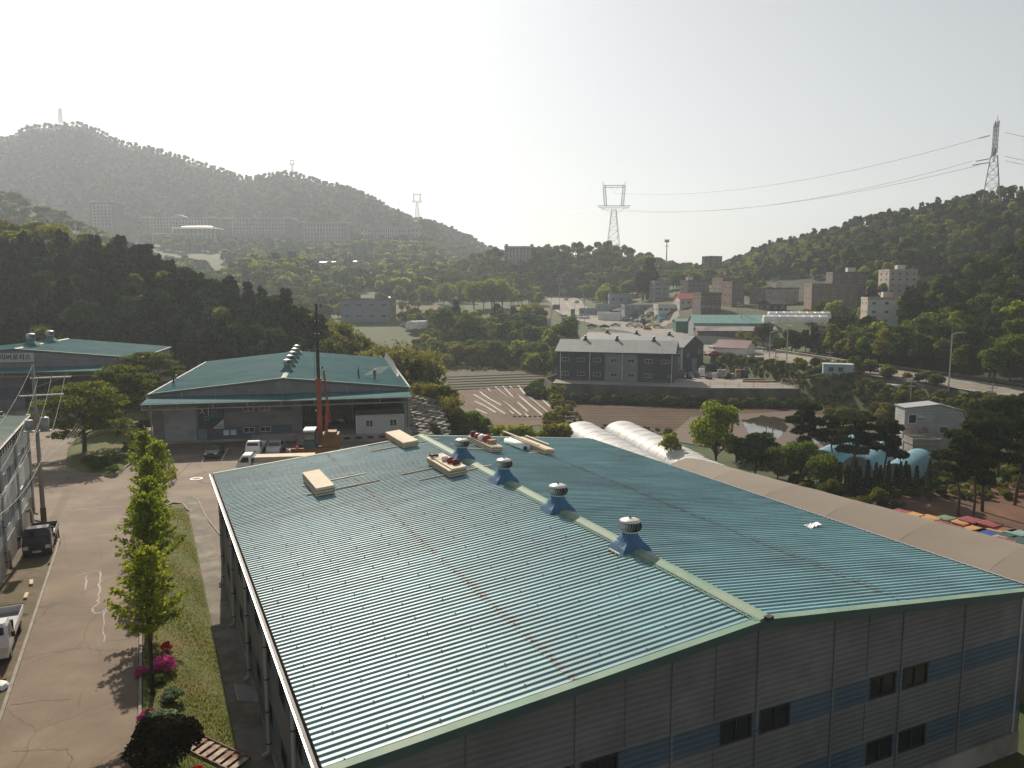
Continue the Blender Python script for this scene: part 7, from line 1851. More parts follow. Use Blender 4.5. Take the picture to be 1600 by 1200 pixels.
for i, (k, lb, ln) in enumerate([(0,'nearest sky-blue plastic tunnel with its round end facing the viewer',13),(-5.3,'middle sky-blue plastic tunnel half hidden by pines',15),(-10.6,'left sky-blue plastic tunnel half hidden by pines',16)]):
    p = tb + tn2*k + td2*(abs(k)*.25); tunnel(lb, p, p + td2*ln, 4.6, 3.1, m_filmb, 'sky-blue plastic tunnels', hoops=6, endm=m_filmg)
# coloured lidded bins
bm_ = dict(red=(.30,.05,.06), orange=(.50,.27,.09), green=(.13,.24,.14), teal=(.24,.36,.35), blue=(.03,.07,.28), dgreen=(.03,.09,.07), grey=(.30,.34,.33), brown=(.25,.10,.06))
binM = {k: M('bin_' + k, c, .6, .15, 2, col2=tuple(min(1, x*.7+.02) for x in c), c2s=1.2) for k, c in bm_.items()}; rimM = {k: M('bin_rim_' + k, tuple(min(.8, x*1.3+.12) for x in c), .6) for k, c in bm_.items()}
bl = [(1407,799,'red','at the left end of the bins',0),(1430,804,'orange','beside the leftmost red one',0),(1453,808,'orange','behind the teal one',0),(1446,814,'teal','at the front left edge',-.2),(1467,816,'red','left half of the long red pair',-.1),(1488,823,'red','right half of the long red pair',-.1),
      (1481,809,'green','only sage green one',0),(1500,814,'orange','between the green one and the rear red one',0),(1517,811,'red','rear one above the orange',.2),(1509,830,'orange','left of the blue one',-.2),(1525,826,'orange','directly behind the blue one',-.1),
      (1540,830,'blue','only blue one',-.1),(1547,817,'red','rearmost one at the right',.2),(1560,828,'orange','right of the blue one',-.1),(1536,839,'orange','in front of the blue one',-.3),(1575,826,'brown','brownish one at the right rear',0),(1558,837,'teal','behind the front red one',-.2),
      (1578,835,'dgreen','open dark green one',-.1),(1565,843,'red','tall front one at the right',.35),(1590,831,'teal','rear one at the right edge',0),(1592,842,'dgreen','dark one at the right edge',-.1),(1585,848,'grey','pale grey one at the lower right',-.3)]
for i, (px, py, c, lb, dz) in enumerate(bl):
    zt = -4.9 + dz; p = G(px, py, zt); t = thing('storage_bin', c.replace('dgreen', 'dark green') + ' square lidded bin, ' + lb, 'bin', (p.x, p.y, -6.45), R(28), 'coloured square bins on the red soil'); h_ = zt+6.45
    B().box(-.85,.85,-.85,.85,0,h_-.1).ob('box', binM[c], t); B().box(-.92,.92,-.92,.92,h_-.1,h_-.02).ob('rim', rimM[c], t); B().box(-.78,.78,-.78,.78,h_-.02,h_+.015).ob('lid', binM[c], t)
# pines, cypresses and other trees right of the big warehouse
for i in range(3): two('redpine%d' % i, redpine, 'pine', m_barkr, h=9, seed=200+i, nleaf=3600)
two('leafy0', broad, 'bright', h=8.5, r=3.6, nl=22, nleaf=6500, ls=.30, base=.18, seed=210); two('leafy1', broad, 'mid', h=6.5, r=3.4, nl=16, nleaf=4500, ls=.30, base=.1, seed=211); two('leafy2', broad, 'bright', h=5, r=1.6, nl=10, nleaf=1400, ls=.28, base=.35, seed=212); two('leafy3', broad, 'olive', h=5, r=3., nl=14, nleaf=3500, ls=.28, base=.05, seed=213)
two('cypress0', cypress, 'dark', h=4.2, r=.48, seed=220)
two('darkleaf', broad, 'dark', h=8, r=3.6, nl=18, nleaf=5000, ls=.3, base=.12, seed=214)
def GP(px, py, z=-6.5): p = G(px, py, z); return Vector((p.x, p.y, z))
plant('leafy_tree', 'tall bright green leafy tree just beyond the roof edge', 'tree', 'leafy0', GP(1118,735), 0, (1.05,1.05,1.22), 'leafy trees beyond the roof edge')
plant('leafy_tree', 'small thin leafy tree in front of the white tunnel', 'tree', 'leafy2', GP(1047,731), 1, (1.1,1.1,1.1), 'leafy trees beyond the roof edge')
plant('leafy_tree', 'broad dark tree right of the bright leafy tree', 'tree', 'darkleaf', GP(1180,742), 2, (1.0,1.0,.8), 'leafy trees beyond the roof edge')
for i, (px, py, k, s_, lb) in enumerate([(1215,750,'leafy3',.95,'yellowish bush left of the pines at the roof edge'),(1250,752,'leafy1',.9,'fresh green bush below the left pine'),(1283,765,'leafy1',.75,'green bush at the left end of the cypress row'),(1150,722,'leafy3',.8,'olive bush between tunnel and bright tree'),(1300,778,'leafy3',.5,'low bush on the red soil edge'),(1370,790,'leafy3',.45,'low weeds beside the beige roof')]):
    plant('garden_bush', lb, 'bush', k, GP(px, py), i, s_, 'bushes beyond the roof edge')
pn = [(1258,742,1.12,'leftmost red pine by the pond-like paddy'),(1325,762,1.1,'tall red pine left of the blue tunnels'),(1378,764,1.05,'red pine standing before the blue tunnels'),(1497,806,1.12,'red pine with a bare trunk left of the red soil'),(1520,812,1.0,'red pine leaning beside the coloured bins'),(1535,800,1.25,'large red pine at the right over the bins'),
      (1585,790,1.25,'dark pine at the right frame edge'),(1530,735,1.1,'dark pine right of the panel house'),(1560,745,1.25,'pine behind the right edge pines'),(1300,735,.9,'small pine between the left pines'),(1595,745,1.3,'rear pine at the right frame edge'),(1610,820,1.2,'pine just outside the right frame edge'),(1540,760,1.1,'middle pine among the right group')]
for i, (px, py, s_, lb) in enumerate(pn): plant('red_pine', lb, 'pine', 'redpine%d' % (i % 3), GP(px, py), rzr(300+i), (s_, s_, s_*.98), 'red pines round the soil lot')
for i in range(14):
    px = 1310 + i*10.6 + (i % 3)*2 if i < 12 else (1413, 1450)[i-12]; py = 768 + (i % 2)*1.5
    if i == 13: py = 772
    plant('cypress', 'slim dark cypress in the row before the blue tunnels, number %s from the left' % ('first','second','third','fourth','fifth','sixth','seventh','eighth','ninth','tenth','eleventh','twelfth','thirteenth','last')[i] if False else 'slim dark cypress in the row before the blue tunnels', 'cypress', 'cypress0', GP(px, py), i, (1, 1, rnd.uniform(.8,1.15)), 'row of cypresses before the blue tunnels')

# ================================================================== MIDDLE DISTANCE TREES AND HEDGES
for k, (g_, lf, kw) in dict(hedge0=(broad,'mid',dict(h=5,r=2.8,nl=12,nleaf=1600,ls=.4,base=.02)), hedge1=(broad,'olive',dict(h=5,r=2.8,nl=12,nleaf=1500,ls=.4,base=.02)), hedge2=(broad,'bright',dict(h=5,r=2.6,nl=12,nleaf=1500,ls=.38,base=.02)), hedge3=(broad,'dark',dict(h=5,r=2.8,nl=12,nleaf=1600,ls=.4,base=.02)),
                        bare0=(sparse,'olive',dict(h=9,nleaf=1300,ls=.26)), bare1=(sparse,'bright',dict(h=9,nleaf=1500,ls=.26)), bare2=(sparse,'rust',dict(h=5,nleaf=1100,ls=.24)), willow=(broad,'bright',dict(h=12,r=5,nl=18,nleaf=3000,ls=.5,base=.1))).items():
    one(k, g_, lf, seed=hash(k) % 97 if False else len(k)*13+ord(k[-1]), **kw)
KD = dict(hedge0='mid green leafy shrub', hedge1='olive green shrub', hedge2='fresh yellow-green shrub', hedge3='dark green shrub', bare0='thin olive tree with bare limbs', bare1='thin fresh-leaved tree with bare limbs', bare2='reddish twiggy shrub', willow='large rounded tree',
          broad_mid='mid green tree', broad_bright='fresh green tree', broad_olive='olive green tree', broad_dark='dark green tree', pine_dark='dark pine', sparse='thin spring tree')
def belt(pts, n_, keys, where, seed, sc=(.8,1.2), jit=2.5, z=None, group=None, stuff=False):
    mass = []
    """individual trees along a line of survey points (px, py, Y)"""
    r = random.Random(seed); P = [D(*p) for p in pts]; L_ = [0]
    for a, c in zip(P[:-1], P[1:]): L_.append(L_[-1]+(c-a).length)
    for i in range(n_):
        t = (i+r.uniform(.1,.9))/n_*L_[-1]; j = max(k for k in range(len(P)-1) if L_[k] <= t) if t > 0 else 0
        p = P[j].lerp(P[j+1], (t-L_[j])/(L_[j+1]-L_[j]+1e-9)); x, y = p.x + r.uniform(-jit,jit), p.y + r.uniform(-jit,jit)*1.5
        if y < 400 and where.startswith('round the two') and 528 < bearing((x, y, 8))[0] < 614: continue
        if stuff: mass.append((x, y, hz(x, y)-.3, r.uniform(*sc), r.uniform(0,6.28), r.randrange(len(keys)))); continue
        k = r.choice(keys); base = k.rstrip('0123456789'); lab = KD.get(k, KD.get(base, 'green tree'))
        s_ = r.uniform(*sc); far_tree('shrub' if 'hedge' in k or k == 'bare2' else 'broadleaf_tree', lab + ' ' + where, k, (x, y, (hz(x, y) if z is None else z)-.2), r.uniform(0,6.28), (s_*r.uniform(.9,1.1), s_*r.uniform(.9,1.1), s_*r.uniform(.85,1.15)), (group or where) + ', ' + lab, 'shrub' if 'hedge' in k or k == 'bare2' else 'tree')
    if mass: forest_stuff('tree_belt', 'trees massed ' + where, mass, keys)
BR = ['broad_bright0','broad_bright1','broad_mid0','broad_mid1','broad_olive0']
# individual trees
belt([(645,585,160),(662,600,150),(680,640,138),(700,672,124)], 16, ['hedge1','hedge0','bare0','hedge2','broad_olive0'], 'right of the middle warehouse', 1, (.75,1.2))
belt([(560,575,172),(600,575,170),(640,572,168),(660,585,160)], 16, ['bare0','bare1','sparse0','sparse1','broad_olive1','hedge2'], 'beside the rear of the middle warehouse', 2, (1.1,1.5))
belt([(520,560,178),(560,560,176),(620,562,176)], 10, ['bare0','bare1','broad_olive0','hedge2'], 'behind the rear of the middle warehouse', 3, (1.1,1.5))
belt([(700,672,132),(735,668,134),(760,678,132)], 8, ['hedge0','hedge0','hedge2'], 'at the near corner of the mulched field', 4, (.9,1.25))
belt([(760,686,128),(800,690,128),(850,690,130),(885,682,133)], 12, ['hedge2','hedge1','bare2','hedge1'], 'on the far side of the big warehouse, before the field', 5, (.6,.95))
belt([(660,680,122),(700,694,116),(760,700,114)], 9, ['hedge2','hedge1','hedge0'], 'close behind the big warehouse roof', 6, (.6,.9), z=-6.0)
belt([(868,655,150),(875,635,164),(866,618,176),(858,606,188)], 12, ['hedge1','hedge1','bare0','hedge2'], 'on the dyke left of the paddy', 7, (.35,.7), 1.5)
belt([(905,682,140),(960,676,143),(1000,682,142),(1045,690,138)], 12, ['hedge1','bare2','hedge1'], 'on the paddy dyke behind the white tunnels', 8, (.25,.4), 1.)
belt([(690,560,275),(740,562,272),(790,562,268),(835,560,262),(868,566,250)], 26, ['hedge0','hedge0','hedge2','hedge1'], 'in the hedge mass left of the charcoal building', 9, (1.2,1.8), 6)
belt([(700,535,300),(760,530,305),(820,528,302),(860,532,290),(880,545,270)], 24, ['hedge0','hedge2','broad_mid0'], 'in the second hedge mass left of the charcoal building', 10, (1.2,1.8), 7)
belt([(640,512,345),(700,510,350),(760,508,352),(820,500,360),(850,500,360)], 22, BR+['pine_dark0','sparse0'], 'along the field road in the valley', 11, (.8,1.3), 6)
belt([(690,520,320),(740,515,330),(790,508,345),(835,505,345)], 14, BR, 'below the field road in the valley', 12, (.8,1.2), 5)
belt([(730,482,420),(760,480,425),(785,478,430)], 5, ['willow'], 'in the dark clump before the knoll', 13, (1.2,1.5), 6)
belt([(790,474,455),(820,472,460),(845,474,455)], 6, ['willow','broad_mid0','broad_mid1'], 'left of the road before the knoll', 14, (.8,1.1), 6)
belt([(668,470,455),(690,466,465),(715,462,480),(640,466,470)], 8, ['willow','broad_mid1','broad_olive0'], 'at the foot of the knoll on its left', 15, (.8,1.2), 8, stuff=True)
belt([(800,520,330),(830,512,340),(855,505,352)], 9, ['hedge0','broad_mid1','broad_dark0'], 'beside the billboard left of the road', 16, (1.0,1.5), 4)
belt([(480,490,400),(540,486,410),(600,482,420),(660,480,425)], 16, ['broad_mid0','broad_olive0','broad_bright1'], 'round the two-storey grey house in the valley', 17, (.6,1.0), 8, stuff=True)
belt([(500,476,450),(580,472,460),(660,470,465)], 14, ['far_mid0','far_bright0','broad_olive2'], 'in the middle of the hazy valley', 18, (.7,1.1), 8, stuff=True)
belt([(420,452,560),(500,448,575),(600,446,580),(680,446,580)], 26, ['far_mid0','far_mid1','far_bright0','far_dark0'], 'on the hazy valley slope', 19, (.8,1.3), 14, stuff=True)
belt([(520,425,680),(600,420,690),(680,418,700),(740,420,690)], 22, ['far_mid0','far_bright1','far_dark1'], 'on the lower campus slope', 20, (.9,1.4), 14, stuff=True)
belt([(560,396,830),(620,394,840),(665,395,840),(490,396,830)], 26, ['far_bright0','far_mid1'], 'in the tree row below the columned campus hall', 21, (1.2,1.5), 6, stuff=True)
belt([(300,398,840),(380,398,840),(460,398,835),(500,402,820)], 22, ['far_mid0','far_dark0','far_mid2'], 'in front of the left campus halls', 22, (1.0,1.5), 12, stuff=True)
belt([(930,478,440),(960,475,450),(985,474,450)], 5, ['broad_bright0','willow'], 'behind the shops left of the conifers', 23, (.7,1.0), 5, stuff=True)
belt([(995,480,420),(1008,478,422),(1020,478,424)], 5, ['pine_dark0','broad_dark0'], 'in the tall dark conifer group in the town', 24, (1.7,2.1), 2)
belt([(1045,472,440),(1062,470,440),(1075,462,450),(1100,455,470)], 9, ['broad_bright0','broad_bright1','broad_mid0'], 'between the town houses', 25, (.9,1.4), 5, stuff=True)
belt([(1150,448,440),(1180,452,420),(1205,458,400)], 10, ['broad_mid0','broad_bright2','broad_dark0'], 'above the brick flats', 26, (.9,1.3), 6, stuff=True)
belt([(1262,492,284),(1300,494,284),(1345,496,280)], 12, ['hedge0','broad_bright0','broad_mid0'], 'before the wide brick flats', 27, (.9,1.4), 4)
belt([(1190,535,238),(1220,540,232),(1255,540,225),(1300,545,215)], 12, ['hedge3','hedge0','broad_dark0','pine_dark1'], 'on the bank beyond the road', 28, (.6,1.1), 4)
belt([(1115,545,262),(1150,548,254),(1190,552,243)], 10, ['hedge1','hedge1','hedge2'], 'low along the road beyond the parked cars', 29, (.3,.45), 1.5)
belt([(1290,600,184),(1330,606,178),(1375,612,172),(1430,625,164),(1480,632,158)], 22, ['hedge1','hedge3','hedge0'], 'on the bank above the paddy', 30, (.4,.75), 2)
belt([(1215,588,192),(1260,592,186),(1330,596,184),(1370,600,180)], 10, ['hedge3','hedge1'], 'low on the road embankment', 31, (.4,.7), 2)
belt([(1300,640,160),(1350,642,158),(1400,645,154),(1440,650,150)], 22, ['hedge1','hedge1','hedge3'], 'on the slope down to the paddy', 32, (.35,.6), 2)
belt([(1160,552,236),(1175,558,228)], 2, ['bare0'], 'young on the roadside by the charcoal buildings', 33, (.6,.7), .5)
belt([(1350,700,134),(1380,702,132)], 3, ['hedge1','bare2'], 'at the near edge of the flooded paddy', 34, (.25,.4), 1)

def scatter_wood(label, n_, x0, x1, Y0, Y1, keys, thr, seed, sc=(.8,1.4), scale=.012):
    r = np.random.default_rng(seed); out = []
    Y = r.uniform(Y0, Y1, n_*4); X = r.uniform(x0, x1, n_*4)*Y
    d, z_, s_ = road_near(X, Y); zz = hgt(X, Y)
    f = np.sin(X*scale*2.1+seed)*np.cos(Y*scale*1.7+seed*2) + .5*np.sin(X*scale*5+Y*scale*4) 
    for x, y, z, dd_, ff in zip(X, Y, zz, d, f):
        if y < 420 and 515 < bearing((x, y, z))[0] < 625 and 455 < bearing((x, y, z))[1] < 530: continue
        if dd_ > 16 and ff > thr and len(out) < n_: out.append((x, y, z-.3, r.uniform(*sc), r.uniform(0, 6.28), int(r.integers(0, len(keys)))))
    forest_stuff('valley_wood', label, out, keys)
scatter_wood('hazy trees scattered over the valley slope below the campus', 1500, -.46, -.10, 520, 930, ['far_mid0','far_mid1','far_dark0','far_bright0','far_dark1'], -.15, 3, (.8,1.4))
scatter_wood('hazy trees over the valley floor at the left', 500, -.40, .0, 350, 520, ['broad_mid0','broad_dark0','broad_olive0','broad_bright0','far_dark1'], .15, 5, (.6,1.1))
scatter_wood('trees massed on the slope behind the town', 420, .02, .32, 450, 580, ['broad_mid0','broad_dark0','broad_mid1','broad_bright0'], -.5, 6, (.8,1.3))

def weeds(label, n_, keys, seed, x0, x1, y0, y1, ok, sc):
    r = np.random.default_rng(seed); X = r.uniform(x0, x1, n_*8); Y = r.uniform(y0, y1, n_*8); zz = hgt(X, Y); d, z_, s_ = road_near(X, Y); dt = sdf(TERR, X, Y); dy = sdf(YARD, X, Y); out = []
    for x, y, z, d_, sd, t_, a_ in zip(X, Y, zz, d, s_, dt, dy):
        if len(out) < n_ and ok(x, y, z, d_, sd, t_, a_): out.append((x, y, z-.1, r.uniform(*sc), r.uniform(0, 6.28), int(r.integers(0, len(keys)))))
    forest_stuff('weeds', label, out, keys)
pad_ok = lambda x, y: all(math.hypot(x-p[0], y-p[1]) > p[2]+.3 for p in PADS)
weeds('weeds and brush on the bank below the main road', 1500, ['hedge1','hedge3','hedge1','hedge0'], 1, 40, 125, 125, 215, lambda x, y, z, d, s, t, a: z > -6.3 and d > 8.5 and s > 0 and (t > 1 or z > -2.6) and pad_ok(x, y), (.10,.30))
weeds('weeds along the foot of the yard bank', 900, ['hedge1','hedge2','hedge0','hedge3'], 2, -12, 62, 45, 128, lambda x, y, z, d, s, t, a: .5 < a and z < -.8 and (a < 14 or (x < 34 and y > 100 and x < 5)), (.12,.32))
weeds('weeds and young brush between the pines', 700, ['hedge1','hedge3','hedge1'], 3, 38, 105, 92, 150, lambda x, y, z, d, s, t, a: z < -5.5 and not (48 < x < 100 and y < 96) and x > .3*y and y < 122, (.10,.28))
weeds('weeds between the fields', 400, ['hedge1','hedge2'], 4, -20, 14, 120, 262, lambda x, y, z, d, s, t, a: t > 2 and not (x/y > -.085 and 148 < y < 250 and x < 9), (.12,.30))


wf = []; r_w = random.Random(31)
for p, q in zip(FRP[:-1], FRP[1:]):
    d = (q-p); n2 = Vector((d.y, -d.x, 0)).normalized()
    for k in range(int(d.length*3)):
        c = p.lerp(q, r_w.random()) + n2*r_w.uniform(.3, 5.0); wf.append((c.x, c.y, -6.6, r_w.uniform(.25, .55), r_w.uniform(0, 6.28), r_w.randrange(4)))
forest_stuff('weeds', 'dark brush along the foot of the retaining wall', wf, ['hedge3','hedge1','hedge3','hedge0'])
weeds('dense brush massed left of the grey buildings', 420, ['hedge0','hedge2','hedge1','hedge0'], 6, -36, 20, 258, 335, lambda x, y, z, d, s, t, a: d > 12, (.6,1.1))
scatter_wood('hazy woods between mountain and knoll', 900, -.17, .0, 500, 900, ['far_mid0','far_mid1','far_dark0','far_bright0'], -1.3, 8, (.9,1.5))
# ================================================================== TOWN, CAMPUS, FAR BUILDINGS
m_brick = M('brick_brown', (.19,.135,.11), .85, .2, .6); m_brickd = M('brick_dark', (.13,.095,.085), .85, .2, .6); m_beige = M('render_beige', (.36,.31,.26), .85, .12, .5); m_cream = M('render_cream', (.50,.46,.40), .85, .1, .5)
m_redr = M('roof_red', (.30,.06,.045), .7, .2, 1); m_flat = M('roof_flat_grey', (.22,.22,.21), .9, .2, .5); m_tealr = M('roof_teal_plain', (.11,.25,.22), .6, .15, .8); m_greyb = M('panel_greyblue', (.20,.23,.26), .7, .1, .5); m_white2 = M('render_white', (.55,.54,.52), .8, .08, .5)
def fit(px, py, Y):
    """distance near Y at which the bearing meets the ground"""
    best = None
    for k in range(-30, 61):
        y = Y*(1 + k*.005); p = D(px, py, y)
        if p.z < hz(p.x, p.y): best = y; break
    return best if best and best > Y*.851 else Y
def DF(px, py, Y): return D(px, py, fit(px, py, Y))
def bld(label, x0, x1, yb, yt, Y, dp, wall, yaw=0., floors=2, cols=4, roof='flat', roofm=None, name='building', cat='building', group=None, win=(1.2,1.0), sidecols=2, stair=None, parapet=.7, wallside=None, framem=None, fix=False):
    """building whose front runs between two bearings at a known distance; storeys and windows in the metres of the place"""
    Y = Y if fix else fit((x0+x1)/2, yb, Y); a = D(x0, yb, Y); W_ = (x1-x0)*Y/1225/max(.3, cos(yaw)); H_ = (yb-yt)*Y/1225
    t = thing(name, label, cat, a, yaw, group)
    B().add([(0,0,-6),(W_,0,-6),(W_,0,H_),(0,0,H_)], [(0,1,2,3)]).ob('front_wall', wall, t)
    B().add([(0,0,-6),(0,dp,-6),(0,dp,H_),(0,0,H_)], [(0,1,2,3)]).add([(W_,0,-6),(W_,dp,-6),(W_,dp,H_),(W_,0,H_)], [(0,1,2,3)]).add([(0,dp,-6),(W_,dp,-6),(W_,dp,H_),(0,dp,H_)], [(0,1,2,3)]).ob('side_wall', wallside or wall, t)
    if roof == 'flat':
        B().box(0, W_, 0, dp, H_-.02, H_+.03).ob('roof', roofm or m_flat, t)
        q = .25; B().box(-.08,W_+.08,-.08,q,H_-.1,H_+parapet).box(-.08,W_+.08,dp-q,dp+.08,H_-.1,H_+parapet).box(-.08,q,q,dp-q,H_-.1,H_+parapet).box(W_-q,W_+.08,q,dp-q,H_-.1,H_+parapet).ob('parapet', wallside or wall, t)
        if stair: B().box(W_*stair, W_*stair+3, dp*.3, dp*.3+3, H_, H_+2.4).ob('stair_tower', m_cream, t)
    elif roof == 'gable': gable_roof(t, W_, dp, H_, H_+dp*.22, roofm or m_redr, .5, wsh=4); B().add([(0,0,H_),(0,dp,H_),(0,dp/2,H_+dp*.22)], [(0,1,2)]).add([(W_,0,H_),(W_,dp,H_),(W_,dp/2,H_+dp*.22)], [(0,1,2)]).ob('gable_wall', wall, t)
    fh = H_/floors; w_, h_ = win
    for f in range(floors):
        z = fh*(f+.55)
        for c in range(cols): window(t, (W_*(c+.5)/cols, 0, z), min(w_, W_/cols*.75), min(h_, fh*.6), 0, 2, framem or m_frame, .08)
        for c in range(sidecols):
            y = dp*(c+.5)/sidecols; window(t, (0, y, z), min(w_, dp/sidecols*.5), min(h_, fh*.6), -pi/2, 2, framem or m_frame, .08); window(t, (W_, y, z), min(w_, dp/sidecols*.5), min(h_, fh*.6), pi/2, 2, framem or m_frame, .08)
    return t, W_, H_
# town
bld('tall narrow brick apartment block on the slope above the town', 1110, 1130, 424, 402, 520, 9, m_brickd, R(25), 4, 2)
bld('dark brick house with a flat roof left of the tall brick flats', 1075, 1109, 462, 440, 390, 10, m_brickd, R(12), 3, 4, stair=.1)
bld('large brown brick flats with a reddish roof edge in the town', 1128, 1162, 477, 437, 330, 12, m_brick, R(8), 4, 3, roofm=m_redr)
bld('lower right wing of the brown brick flats', 1143, 1163, 480, 443, 345, 10, m_brick, R(8), 3, 2)
bld('long dark brick shop building before the large brick flats', 1095, 1127, 486, 460, 330, 11, m_brickd, R(5), 2, 4)
bld('low house with a broad red tiled roof left of the dark brick shop', 1062, 1090, 480, 467, 345, 10, m_cream, R(3), 1, 3, 'gable', m_redr, 'house', 'house')
bld('beige brick flats with a white water tank on the roof', 1196, 1254, 477, 452, 300, 12, m_beige, R(18), 2, 4, stair=.45, wallside=m_brick)
bld('wide brown brick flats at the foot of the right hill', 1268, 1336, 470, 446, 298, 11, m_brick, R(-6), 3, 5, fix=True)
bld('upper rear part of the wide brown flats', 1300, 1350, 455, 428, 312, 9, m_brickd, R(-6), 3, 3, stair=.5, fix=True)
bld('pinkish four-storey flats half behind the dark spur trees', 1388, 1430, 460, 424, 312, 11, m_beige, R(-4), 4, 4, stair=.4, fix=True)
bld('white three-storey flats with a glazed stair left of the dark spur', 1354, 1408, 508, 468, 262, 10, m_white2, R(-12), 3, 3, stair=.45, wallside=m_beige, fix=True)
bld('small house with a red ridge below the beige brick flats', 1205, 1232, 486, 475, 285, 8, m_dark, R(20), 1, 2, 'gable', m_dark, 'house', 'house')
bld('grey office block half hidden behind the dark conifers', 1022, 1046, 470, 441, 470, 10, m_greyb, R(5), 4, 2, win=(4,.9))
bld('grey and white two-storey showroom by the main road', 952, 988, 476, 461, 400, 10, m_greyb, R(-4), 1, 3, win=(2.2,2.0))
bld('small cream building left of the showroom', 940, 952, 474, 464, 410, 8, m_cream, R(-4), 1, 1)
bld('long low shop with a red fascia beside the forecourt', 976, 1030, 486, 478, 372, 9, m_greyb, R(3), 1, 6, roofm=m_redr, win=(2.4,1.4), parapet=.5)
bld('low grey shop with a red roof edge right of the long shop', 1028, 1062, 490, 478, 358, 10, m_white2, R(3), 1, 4, roofm=m_redr, win=(1.8,1.0))
bld('long low shed with a pale roof behind the parked trucks', 930, 975, 484, 477, 385, 8, m_steel, R(-3), 1, 4, roofm=m_gal)
bld('pale block between the tall conifers and the knoll', 1000, 1010, 460, 448, 500, 8, m_white2, 0, 2, 1)
bld('small dark sheds row left of the long shop', 905, 948, 492, 484, 372, 6, m_greyb, R(-12), 1, 4, roofm=m_flat, win=(2,1))
shed('wide shed with a bright green-teal metal roof beside the main road', D(1084,517,283), R(-6), 28, 17, 2.8, 5.4, m_greyb, m_tealr, 'shed', 'roadside_shed', sink=4)
shed('patched brown roofed sheds in front of the teal roof', D(1090,527,262), R(-5), 26, 9, 2.2, 3.4, m_brickd, M('roof_patched', (.15,.13,.12), .8, .4, .3, col2=(.25,.25,.24), c2s=.2), 'shed', 'roadside_shed', sink=4)
shed('green netted stall beside the forecourt', DF(1056,520,290), R(0), 6, 6, 4.6, 5.4, M('net_green', (.02,.13,.08), .8), m_tealr, 'stall', 'market_stall', sink=3)
shed('stall with a light blue and white tarpaulin roof', DF(1030,506,310), R(4), 10, 7, 2.2, 4.0, m_greyb, M('tarp_blue', (.12,.30,.40), .6, .3, 1), 'stall', 'market_stall', sink=3)
for i, (px, w_) in enumerate(((934, 7), (948, 9))):
    a = DF(px, 500 if i == 0 else 501, 345); shed(('left' if i == 0 else 'right') + ' white box container in the goods yard beside the road', a, R(-4), w_*.8, 3, 3.0, 3.2, m_white, m_white, 'container', 'storage_container', flat=True, sink=3)
# fence along the road before the green shed
fp = thing('sheet_fence', 'long grey sheet metal fence along the road before the teal roofed shed', 'fence', (0,0,0)); P_ = [D(1070,534,262), D(1120,536,256), D(1160,541,250), D(1202,548,240)]
for a, c in zip(P_[:-1], P_[1:]):
    n_ = int((c-a).length/2.2)
    for k in range(n_):
        p, q = a.lerp(c, k/n_), a.lerp(c, (k+.98)/n_); z1 = Vector((0,0,2.2)); z0 = Vector((0,0,-2.5)); y_ = Vector((0,.08,0))
        B().add([p+z0, q+z0, q+z1, p+z1, p+z0+y_, q+z0+y_, q+z1+y_, p+z1+y_], [(0,1,2,3),(7,6,5,4),(3,2,6,7),(0,3,7,4),(1,5,6,2)]).ob('fence_panel', m_steel, fp)
for i, (x0, x1, yb, Y, z_) in enumerate(((1192,1292,500,262,2.0),(1200,1296,494,270,2.0))):
    a, c = D(x0, yb, Y), D(x1, yb-.5, Y*.99); tunnel(('front' if i == 0 else 'rear') + ' of two white plastic tunnels beyond the road', a-Vector((0,0,.6)), c-Vector((0,0,.6)), 5.0, 2.2, m_filmw, 'white plastic tunnels beyond the road', hoops=8)
tunnel('pale plastic tunnel near the field road in the valley', D(640,513,338), D(680,508,348), 6, 3.2, m_filmw, None, hoops=6)
def lot(name, pix, mat, label, dz=.1, n_=10):
    """sheet draped over the slope between four survey corners (px, py, Y)"""
    c = [D(*p) for p in pix]
    XX = np.array([[c[0].lerp(c[1], i/n_).lerp(c[3].lerp(c[2], i/n_), j/n_).x for i in range(n_+1)] for j in range(n_+1)]); YY = np.array([[c[0].lerp(c[1], i/n_).lerp(c[3].lerp(c[2], i/n_), j/n_).y for i in range(n_+1)] for j in range(n_+1)])
    setting(inst(name, grid_mesh(name, [0]*(n_+1), [0]*(n_+1), hgt(XX, YY)+dz, mat, XY=(XX, YY))), label)
lot('soil_plot', [(1240,520,246),(1330,516,246),(1320,498,280),(1236,500,275)], m_redsoil, 'bare reddish plot below the brick flats', .15)
lot('forecourt', [(940,515,335),(1080,528,280),(1060,496,345),(930,494,372)], m_road, 'wide concrete forecourt beside the main road', .12, 16)
lot('field_road', [(660,527,318),(720,529,314),(720,522,330),(664,520,332)], m_road, 'pale field road behind the hedge', .12)
lot('brown_field', [(600,490,395),(700,490,395),(690,472,450),(610,472,450)], m_field, 'brown ploughed field in the valley', .12)
lot('green_field', [(700,505,350),(800,505,350),(790,488,395),(700,488,395)], m_hill2, 'green field in the valley', .12)
lot('side_road', [(1290,560,205),(1345,590,178),(1360,588,178),(1302,548,218)], m_road, 'side road joining the main road at the right', .15)
lot('slope_field', [(500,448,565),(650,446,575),(640,434,620),(520,435,615)], m_hill2, 'terraced green field on the hazy slope', .15)
